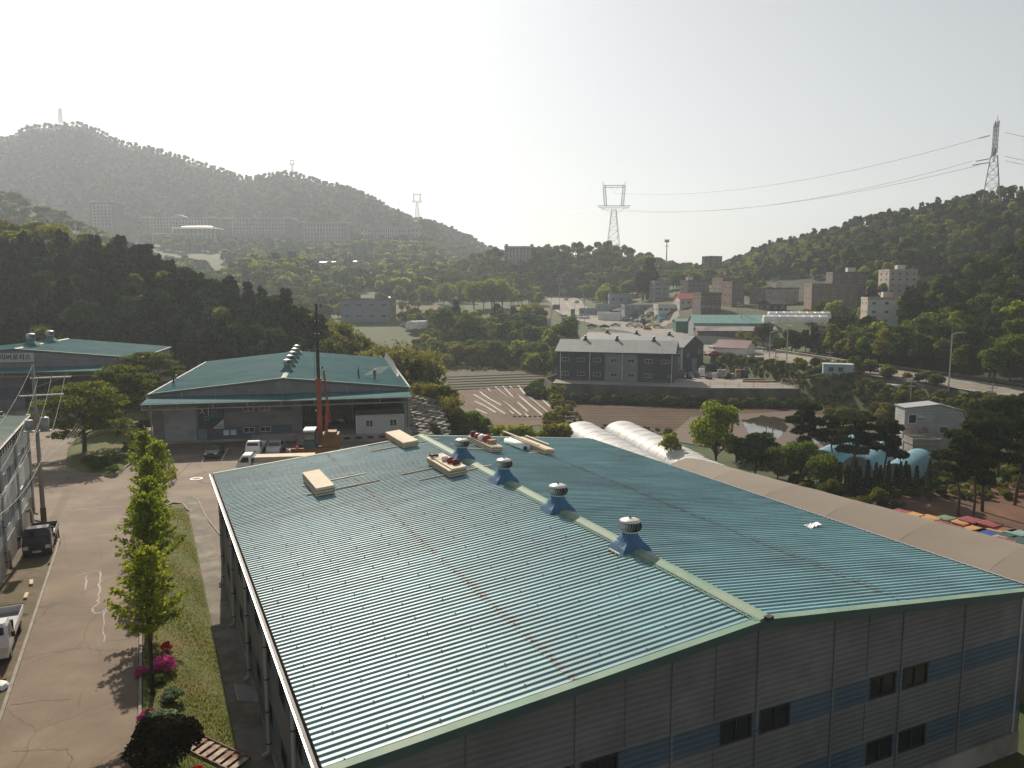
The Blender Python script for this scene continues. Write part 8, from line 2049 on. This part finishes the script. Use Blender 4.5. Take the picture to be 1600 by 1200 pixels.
# valley houses
bld('grey two-storey house with wide windows in the valley', 533, 610, 503, 469, 378, 14, m_greyb, R(-4), 2, 4, roofm=m_flat, win=(2.6,1.3), wallside=m_brickd)
shed('low shed with a bright roof behind the left wood', DF(518,489,420), R(0), 5.4, 6, 2.2, 2.8, m_greyb, m_gal, sink=4)
for i, (x0, x1, yb, yt, Y, lb) in enumerate([(495,530,446,442,590,'long low pale roofed sheds on the valley slope'),(497,560,470,464,470,'low pale shed in the valley'),(585,608,470,466,470,'small pale shed right of the low valley shed'),(455,470,452,448,560,'tiny shed at the left of the valley slope'),
        (500,525,413,410,700,'left one of the tiny white roofed huts on the slope'),(552,566,412,409,700,'second tiny white roofed hut on the slope'),(588,600,411,408,705,'third tiny white roofed hut on the slope'),(628,644,412,409,700,'fourth tiny white roofed hut on the slope'),(655,668,462,458,490,'small white roofed hut by the path')]):
    a = D(x0, yb, Y); shed(lb, a, R(-2), (x1-x0)*Y/1225, 6, (yb-yt)*Y/1225, (yb-yt)*Y/1225+.8, m_greyb, m_white, sink=4, group=None)
# dark terrace wall on the slope
tw = thing('terrace_wall', 'long dark retaining terrace below the columned campus hall', 'retaining wall', (0,0,0)); a, c = D(490,402,800), D(668,400,810)
B().add([a, c, c-Vector((0,0,8)), a-Vector((0,0,8)), a+Vector((0,8,0)), c+Vector((0,8,0))], [(0,1,2,3),(0,4,5,1)]).ob('wall', M('terrace_dark', (.07,.075,.07), .9), tw)
# campus
m_campus = M('campus_stone', (.42,.40,.37), .85, .08, .05); m_campusr = M('campus_brick', (.24,.17,.14), .85, .1, .05)
def campus(label, x0, x1, yb, yt, Y, dp=20, ncol=14, floors=4, wall=None, ends=True, ped=False, roofm=None, wing=None, glass=True):
    a = D(x0, yb, Y); W_ = (x1-x0)*Y/1225; H_ = (yb-yt)*Y/1225; t = thing('campus_building', label, 'building', a, 0, 'hazy campus buildings below the mountain'); wall = wall or m_campus
    B().box(0, W_, 0, dp, -20, H_).ob('wall', wall, t); B().box(-1, W_+1, -1.5, dp+1, H_, H_+1.2).ob('cornice', m_campus, t)
    c0, c1 = (.12*W_, .88*W_) if ends else (0, W_)
    B().box(c0, c1, -.3, -.05, H_*.12, H_*.9).ob('glazed_wall', m_glass, t)
    for k in range(ncol+1):
        x = c0 + (c1-c0)*k/ncol; B().box(x-.7, x+.7, -1.4, -.35, 0, H_*.93).ob('column', m_campus, t)
    for f in range(1, floors): B().box(c0, c1, -.5, -.32, H_*f/floors-.5, H_*f/floors+.4).ob('floor_band', m_campus, t)
    if ends:
        for xa in (0, c1):
            for f in range(floors):
                for k in range(2): window(t, (xa+(c0)*(k+.5)/2, 0, H_*(f+.5)/floors), 2.2, 2.0, 0, 2, m_campus, .3)
        for xa, xb in ((-.5, c0-.5), (c1+.5, W_+.5)): B().box(xa, xb, -1, dp, H_+1.2, H_+2.6).ob('end_block', m_campus, t)
    if ped: B().add([(W_*.38,-2,H_+1.2),(W_*.62,-2,H_+1.2),(W_*.5,-2,H_+5),(W_*.38,dp*.5,H_+1.2),(W_*.62,dp*.5,H_+1.2),(W_*.5,dp*.5,H_+5)], [(0,1,2),(0,2,5,3),(1,4,5,2)]).ob('pediment', m_campus, t)
    return t
campus('columned campus hall with a long row of white pillars', 564, 653, 380, 357, 900, ncol=20, floors=3)
campus('campus hall left of the columned hall, with a stepped roof', 467, 541, 376, 350, 920, ncol=12, wall=m_campusr)
campus('campus hall with a flat roof in the centre left', 352, 455, 366, 343, 940, ncol=16, wall=m_campusr)
campus('long pedimented campus hall at the left', 222, 336, 360, 342, 960, ncol=18, ped=True, wall=m_campusr)
campus('low campus hall with a bright hipped roof in front of the pedimented hall', 272, 336, 376, 357, 900, ncol=10, floors=2, wall=m_campusr, ends=False)
o = thing('campus_roof_pavilion', 'bright white flat pavilion roof left of the low campus hall', 'pavilion', D(236,366,890)); B().box(0,22,0,14,0,1.2).ob('roof', m_white, o)
for x in (1, 11, 21): B().box(x-.4,x+.4,.5,1.3,-12,0).ob('post', m_campus, o)
campus('tall campus tower block standing alone at the far left', 143, 180, 358, 318, 900, ncol=5, floors=8, wall=m_campusr, dp=22)
o = thing('hip_roof', 'bright hipped roof over the low campus hall', 'roof', D(272,357,899)); 
B().add([(-1.5,-3,.1),(49,-3,.1),(49,22,.1),(-1.5,22,.1),(10,9,3.5),(38,9,3.5)], [(0,1,5,4),(1,2,5),(2,3,4,5),(3,0,4)]).ob('roof', M('roof_tan', (.55,.47,.40), .5), o)
campus('grey campus building with a round corner beside the knoll', 790, 832, 412, 388, 560, ncol=6, floors=3, dp=16, wall=m_greyb)
bld('low long campus wing right of the round cornered one', 826, 862, 404, 388, 575, 14, m_greyb, 0, 2, 6)

# ================================================================== PYLONS, POLES, LINES
m_lat = M('lattice_steel', (.30,.31,.32), .55, .1, metal=.4); m_latd = M('lattice_steel_dull', (.16,.165,.17), .6, .1, metal=.3)
def lattice(b, z0, z1, w0, w1, n_, cx0=0., cx1=0., r=.12, dy0=None, dy1=None):
    dy0 = w0 if dy0 is None else dy0; dy1 = w1 if dy1 is None else dy1
    def c(i, k):
        t = i/n_; w_ = w0+(w1-w0)*t; d = dy0+(dy1-dy0)*t; x = cx0+(cx1-cx0)*t; s_ = [(-1,-1),(1,-1),(1,1),(-1,1)][k]
        return Vector((x+s_[0]*w_/2, s_[1]*d/2, z0+(z1-z0)*t))
    for k in range(4):
        b.tube(c(0,k), c(n_,k), r, r, 4, cap=False)
        for i in range(n_):
            b.tube(c(i,k), c(i+1,(k+1) % 4), r*.45, None, 3, cap=False); b.tube(c(i,(k+1) % 4), c(i+1,k), r*.45, None, 3, cap=False)
            b.tube(c(i+1,k), c(i+1,(k+1) % 4), r*.45, None, 3, cap=False)
def pylon(label, base, H_, rz, mat, r=.13, group='lattice pylons on the hills', W_=1.):
    """delta pylon: tapered body, low wide crossarm, forked neck and a top bar with two horns"""
    t = thing('pylon', label, 'pylon', base, rz, group); b = B(); zb = H_*.66
    lattice(b, -2, zb, H_*.20*W_, H_*.055*W_, 8, r=r); b.ob('body', mat, t)
    arm = H_*.20; b = B(); b2 = H_*.70
    for y in (-.8,.8): b.tube((-arm,y,b2+.3), (arm,y,b2+.3), r*.8, None, 4); b.tube((-arm*.9,y,b2-1.2), (arm*.9,y,b2-1.2), r*.6, None, 4)
    for k in range(13):
        x = -arm + 2*arm*k/12; b.tube((x,-.8,b2+.3), (min(arm*.9, x+arm/12),.8,b2-1.2), r*.4, None, 3); b.tube((x,.8,b2+.3), (x,-.8,b2-1.2), r*.4, None, 3)
    for s_ in (-1, 1): b.tube((s_*H_*.03,0,zb-3), (s_*arm*.7,0,b2-1.2), r*.6, None, 4); b.tube((s_*arm,0,b2), (s_*arm*.55,0,b2-H_*.05), r*.4, None, 3)
    b.ob('crossarm', mat, t)
    b = B()
    for s_ in (-1, 1): lattice(b, b2, H_*.95, H_*.03, H_*.03, 6, s_*H_*.095*1.1, s_*H_*.125, r*.7)
    b.ob('fork', mat, t); b = B()
    for y in (-.7,.7):
        b.tube((-H_*.135,y,H_*.955), (H_*.135,y,H_*.955), r*.8, None, 4); b.tube((-H_*.12,y,H_*.93), (H_*.12,y,H_*.93), r*.6, None, 4)
    for k in range(10): x = -H_*.13+H_*.26*k/9; b.tube((x,-.7,H_*.955), (x,.7,H_*.93), r*.4, None, 3)
    for s_ in (-1, 1): b.tube((s_*H_*.115,0,H_*.95), (s_*H_*.145,0,H_*1.0), r*.6, None, 4); b.tube((s_*H_*.145,0,H_*.955), (s_*H_*.145,0,H_), r*.5, None, 4); b.tube((0,0,H_*.86), (s_*H_*.06,0,H_*.94), r*.4, None, 3)
    b.ob('top_bar', mat, t); return t
pb = D(958,402,585); py1 = pylon('pale delta pylon standing on the knoll in the centre', Vector((pb.x, pb.y, pb.z-4)), (402-288)*585/1225+4, R(0), m_lat, .16)
qb = D(1546,345,372); QH = (345-193)*372/1225+3
py2 = pylon('large dark pylon on the right hill skyline, seen nearly from its side', Vector((qb.x, qb.y, qb.z-3)), QH, R(62), m_latd, .17)
s1 = D(652,345,1100); pylon('hazy delta pylon on the slope of the mountain', s1, (345-303)*1100/1225, R(10), m_lat, .25)
s2 = D(457,272,1270); pylon('small hazy pylon on the middle mountain top', s2, 22, R(10), m_lat, .25)
s3 = D(95,193,1345); t = thing('mast', 'thin banded mast on the left mountain top', 'mast', s3, 0); b = B(); lattice(b, 0, 24, 5, 3, 6, r=.3); b.ob('mast', m_lat, t)
am = D(1041,425,560); t = thing('antenna_tower', 'slim antenna tower with a round platform behind the knoll', 'antenna tower', am, 0, None); hh = (425-377)*560/1225
B().tube((0,0,-8), (0,0,hh), .5, .3, 8).ob('mast', m_latd, t); b = B()
for z in (hh-1.2, hh-4): b.lathe([(.3,z),(1.5,z),(1.5,z+.25),(.3,z+.25)], n=12)
for k in range(6): a = k*pi/3; b.cbox((cos(a)*1.4, sin(a)*1.4, hh-.2), (.4,.4,1.9), a)
b.ob('antenna_ring', m_latd, t)
m_wire = M('line_wire', (.22,.22,.23), .5)
Hc = (402-288)*585/1225+4
def ptop(base, H_, rz, x, z): return Vector((base.x + cos(rz)*x, base.y + sin(rz)*x, base.z + z))
A_ = Vector((pb.x, pb.y, pb.z-4)); Q_ = Vector((qb.x, qb.y, qb.z-3))
ends = [(ptop(A_, Hc, 0, .0, Hc*.86), D(1530,216,372), D(1515,213,365)), (ptop(A_, Hc, 0, Hc*.16, Hc*.66), D(1519,252,365), None), (ptop(A_, Hc, 0, -Hc*.16, Hc*.66), D(1530,258,370), None)]
for i, (a, c, _) in enumerate(ends): wire(('upper','middle','lower')[i] + ' long power line between the right pylon and the centre pylon', a, c, 9, .085, 'power lines between the pylons', 30, mat=m_wire, name='power_line')
for i, (py0, py1_) in enumerate(((207,208),(244,246),(251,250))):
    a = D(1570, py0, 372); c = D(1800, py1_+8, 330); wire(('upper','middle','lower')[i] + ' power line leaving the right pylon toward the right frame edge', a, c, 3, .08, 'power lines leaving the right pylon', 10, mat=m_wire, name='power_line')
for i, (y_, ) in enumerate(((216,),(252,),(258,))):
    a = D(1530-i*5, y_, 368); c = D(1546, y_-4, 372); o = B().tube(a, c, .22, n=5).ob('insulator_string', m_latd); tag(o, ('upper','middle','lower')[i] + ' insulator string at the left of the right pylon', 'insulator', 'insulator strings')
wire('faint power line from the centre pylon toward the mountain', ptop(A_, Hc, 0, -Hc*.16, Hc*.68), s1+Vector((4,0,24)), 14, .1, None, 24, mat=m_wire, name='power_line')
# street poles along the road
def spole(label, px, yb, yt, Y, lamp=False, group='poles along the main road', arms=True, r=.16):
    Y = fit(px, yb, Y); a = D(px, yb, Y); H_ = (yb-yt)*Y/1225; t = thing('street_lamp' if lamp else 'utility_pole', label, 'street lamp' if lamp else 'utility pole', a, R(-20), group)
    B().tube((0,0,-1.5), (0,0,H_), r, r*.6, 8).ob('pole', m_conc if not lamp else m_gal, t)
    if lamp: b = B(); b.path([(0,0,H_-.1), (.8,0,H_+.25), (1.9,0,H_+.3)], .06, 5); b.ob('arm', m_gal, t); B().cbox((2.1,0,H_+.28), (.7,.25,.12)).ob('lamp_head', m_steel, t)
    elif arms: B().box(-.9,.9,-.08,.08,H_-1.0,H_-.85).box(-.7,.7,-.08,.08,H_-1.9,H_-1.75).ob('crossarm', m_gal, t)
    return t
for a in [('tall pole beyond the road at the right, before the dark spur',1482,609,521,158,True),('pole rising above the panel house from the bank',1422,638,588,150,False),('second pole on the near side of the road at the right',1549,625,598,152,False),('pole beside the road near the light blue cabin',1229,566,509,205,True),
          ('pole on the roadside left of the light blue cabin',1202,560,519,214,True),('pole standing by the bank behind the terrace',1211,584,545,196,False),('short sign pole across the road from the cabin',1296,563,545,200,False),('pole by the soil plot below the brick flats',1294,502,473,262,False),
          ('pole in front of the charcoal building, at the road',913,505,462,345,False),('tall pole in the road centre left of the charcoal building',898,505,470,350,True),('pole left of the road near the billboard',861,498,458,375,False),('pole at the far left side of the road',834,482,452,420,False),
          ('far pole beside the uphill road',874,480,445,440,True),('pole right of the far road bend',911,478,444,430,False),('pole beside the netted stall',1097,522,500,275,False),('pole in the town before the brick flats',1158,512,474,285,False),('pole beside the yellow shed in town',1153,505,470,300,False),
          ('pole by the forecourt entrance',969,508,480,335,False),('pole before the red fascia shop',1020,500,468,330,False),('pole at the left of the valley road trees',725,520,478,330,False)]: spole(*a)
for i in range(7):
    a = D(1083+i*22, 551+i*2.0, 242-i*8); o = tag(B().tube((0,0,-.3), (0,0,.8), .07, n=6).ob('bollard', M('bollard_orange', (.35,.12,.05), .6)), 'small orange lane bollard on the main road', 'bollard', 'orange bollards on the road'); o.location = a
# guard rails
def rail(label, d, i0, i1, mat=None, h_=.75):
    P = offs(RD, d)[i0:i1]; t = thing('guard_rail', label, 'guard rail', (0,0,0)); mat = mat or M('rail_brown', (.22,.15,.10), .7)
    for p in P: B().box(p.x-.07,p.x+.07,p.y-.07,p.y+.07,p.z-.4,p.z+h_).ob('post', mat, t)
    b = B(); b.path([p+Vector((0,0,h_-.12)) for p in P], .12, 4); b.ob('beam', mat, t); b = B(); b.path([p+Vector((0,0,h_-.45)) for p in P], .07, 4); b.ob('lower_beam', mat, t)
rail('brown guard rail along the far side of the main road at the right', 10.2, 2, 22); rail('brown guard rail along the near side of the curving road', -10.3, 44, 66)
# signs
def sign(label, px, yb, yt, Y, w_, h_, col, texts=(), posts=1, rz=0., cat='sign', tcol=None):
    Y = fit(px, yb, Y); a = D(px, yb, Y); H_ = (yb-yt)*Y/1225; t = thing('road_sign' if cat == 'sign' else cat, label, cat, a, rz)
    for k in range(posts): x = 0 if posts == 1 else (-w_/2+w_*k/(posts-1)); B().tube((x,.08,-2), (x,.08,H_-.1), .1, n=6).ob('post', m_steel, t)
    B().box(-w_/2, w_/2, -.08, .0, H_-h_, H_).ob('panel', col, t)
    for s_, sz, x, z, mm in texts: text(s_, sz, mm, t, (x, -.1, H_-h_/2+z), depth=.02)
    return t
m_sgn = M('sign_green', (.02,.20,.13), .5); m_sbl = M('sign_blue', (.05,.10,.32), .5); m_bill = M('billboard_dark', (.09,.09,.10), .6)
sign('dark billboard left of the main road', 869, 492, 476, 372, 3.8, 2.6, m_bill, (), 2); sign('green road direction sign on a pole by the main road', 895, 503, 483, 352, 2.0, 4.2, m_sgn, (), 1)
sign('green road sign over the far road bend', 881, 466, 452, 455, 3.6, 2.4, m_sgn, (), 1); sign('white notice boards in two rows before the dark knoll', 873, 462, 446, 470, 4.6, 1.6, m_sgw, (), 2)
sign('white advertising wall at the road corner', 855, 520, 498, 340, 3.2, 6.5, m_white2, (), 2); sign('blue and white sign board on the bank beyond the road', 1279, 538, 522, 222, 2.6, 1.4, m_sbl, (), 2)
sign('pale grey sign board standing beyond the road', 1212, 545, 522, 228, 2.0, 2.0, m_greyb, (), 2); sign('white sign panel under the blue board', 1277, 538, 529, 221, 2.6, .9, m_sgw, (), 2)
sign('dark totem sign beside the forecourt', 1006, 516, 498, 302, 1.3, 2.8, m_dark, (), 1)
# traffic and parked cars
PAL = [PW, PB, PS, PG, PW, PS, PBL, PR, PG, PW]; PN = ['white','black','silver','grey','white','silver','blue','red','grey','white']
def fcar(px, py, Y, rz, ci, where, kind='sedan', grp='cars on and beside the main road'):
    a = DF(px, py, Y); d_, z_, s_ = road_near(np.array([a.x]), np.array([a.y])); z = float(z_[0])+.03 if d_[0] < 9.5 else a.z
    return car(PN[ci] + (' van ' if kind == 'van' else ' car ') + where, Vector((a.x, a.y, z)), rz, PAL[ci], grp, kind, True, 'van' if kind == 'van' else 'car', 'van' if kind == 'van' else 'car')
fcar(1118,546,248,R(-60),5,'on the main road just right of the rear charcoal building'); fcar(1148,549,240,R(-60),1,'stopped on the main road right of the silver one', 'suv'); fcar(1165,551,234,R(-60),3,'third in the queue on the main road','suv')
fcar(1202,550,222,R(120),3,'driving before the tall roadside pole'); fcar(1112,556,230,R(-60),7,'dark red, at the corner of the white outbuilding')
fcar(906,498,362,R(-30),0,'waiting at the junction, largest of three','suv'); fcar(916,498,360,R(-30),9,'right of three at the junction'); fcar(896,497,366,R(-30),1,'left of three at the junction')
fcar(882,498,360,R(150),9,'boxy one at the left side of the junction','van'); fcar(901,474,430,R(-20),3,'on the far road near the median'); fcar(884,470,470,R(-20),2,'small on the far bend')
fcar(998,513,318,R(70),9,'crossing the forecourt entrance'); fcar(1028,514,300,R(75),0,'turning at the main road behind the grey roofs','suv'); fcar(925,511,330,R(80),1,'half hidden behind the rear grey roof'); fcar(945,512,326,R(80),1,'parked behind the rear grey roof, right one'); fcar(962,511,326,R(80),5,'parked at the roadside behind the rear roof')
fcar(985,511,318,R(75),0,'parked left of the forecourt entrance')
for i in range(12): 
    ci = (i*7) % 10; fcar(920+i*9.5, 489+.4*i, 362-3*i, R(10+i*9), ci, 'parked in the sales yard, %s from its left end' % ('first','second','third','fourth','fifth','sixth','seventh','eighth','ninth','tenth','eleventh','twelfth')[i], ('sedan','suv','van')[i % 3], 'vehicles in the sales yard')
for i in range(6): fcar(978+i*7, 500+.8*i, 332-5*i, R(100), (i*3) % 10, 'parked before the red fascia shop, %s from the left' % ('first','second','third','fourth','fifth','sixth')[i], ('suv','sedan')[i % 2], 'vehicles before the red fascia shop')
ex = thing('excavator', 'small yellow excavator parked beside the forecourt', 'excavator', D(1006,515,300)+Vector((1.5,0,0)), R(40)); B().box(-.9,.9,-1.2,1.2,0,.6).ob('tracks', m_dark, ex); B().box(-.8,.8,-.6,1.2,.7,1.6).ob('body', PY, ex); b = B(); b.path([(0,-.6,1.2),(0,-1.6,3.0),(0,-3.0,2.0),(0,-3.2,.8)], .15, 5); b.ob('boom', PY, ex)
lot('dirt_track', [(1325,614,170),(1480,634,156),(1478,625,162),(1330,606,176)], M('track_soil', (.13,.10,.072), .95, .25, .6, wpos=True), 'dirt track from the terrace to the container', .06, 20)
# ================================================================== HAZE
hb = B().box(-2750, 2750, -300, 3000, -9, 372)
hm = bpy.data.materials.new('haze_air'); hm.use_nodes = True
hn = hm.node_tree.nodes; hn.remove(hn['Principled BSDF'])
pv = hn.new('ShaderNodeVolumePrincipled'); pv.inputs['Color'].default_value = (.74, .82, .91, 1); pv.inputs['Density'].default_value = HAZE_D
pv.inputs['Anisotropy'].default_value = HAZE_G
hm.node_tree.links.new(pv.outputs[0], hn['Material Output'].inputs['Volume'])
ho = hb.ob('haze', hm); ho['kind'] = 'stuff'; ho['label'] = 'thin pale haze over the whole valley'; ho.display_type = 'WIRE'
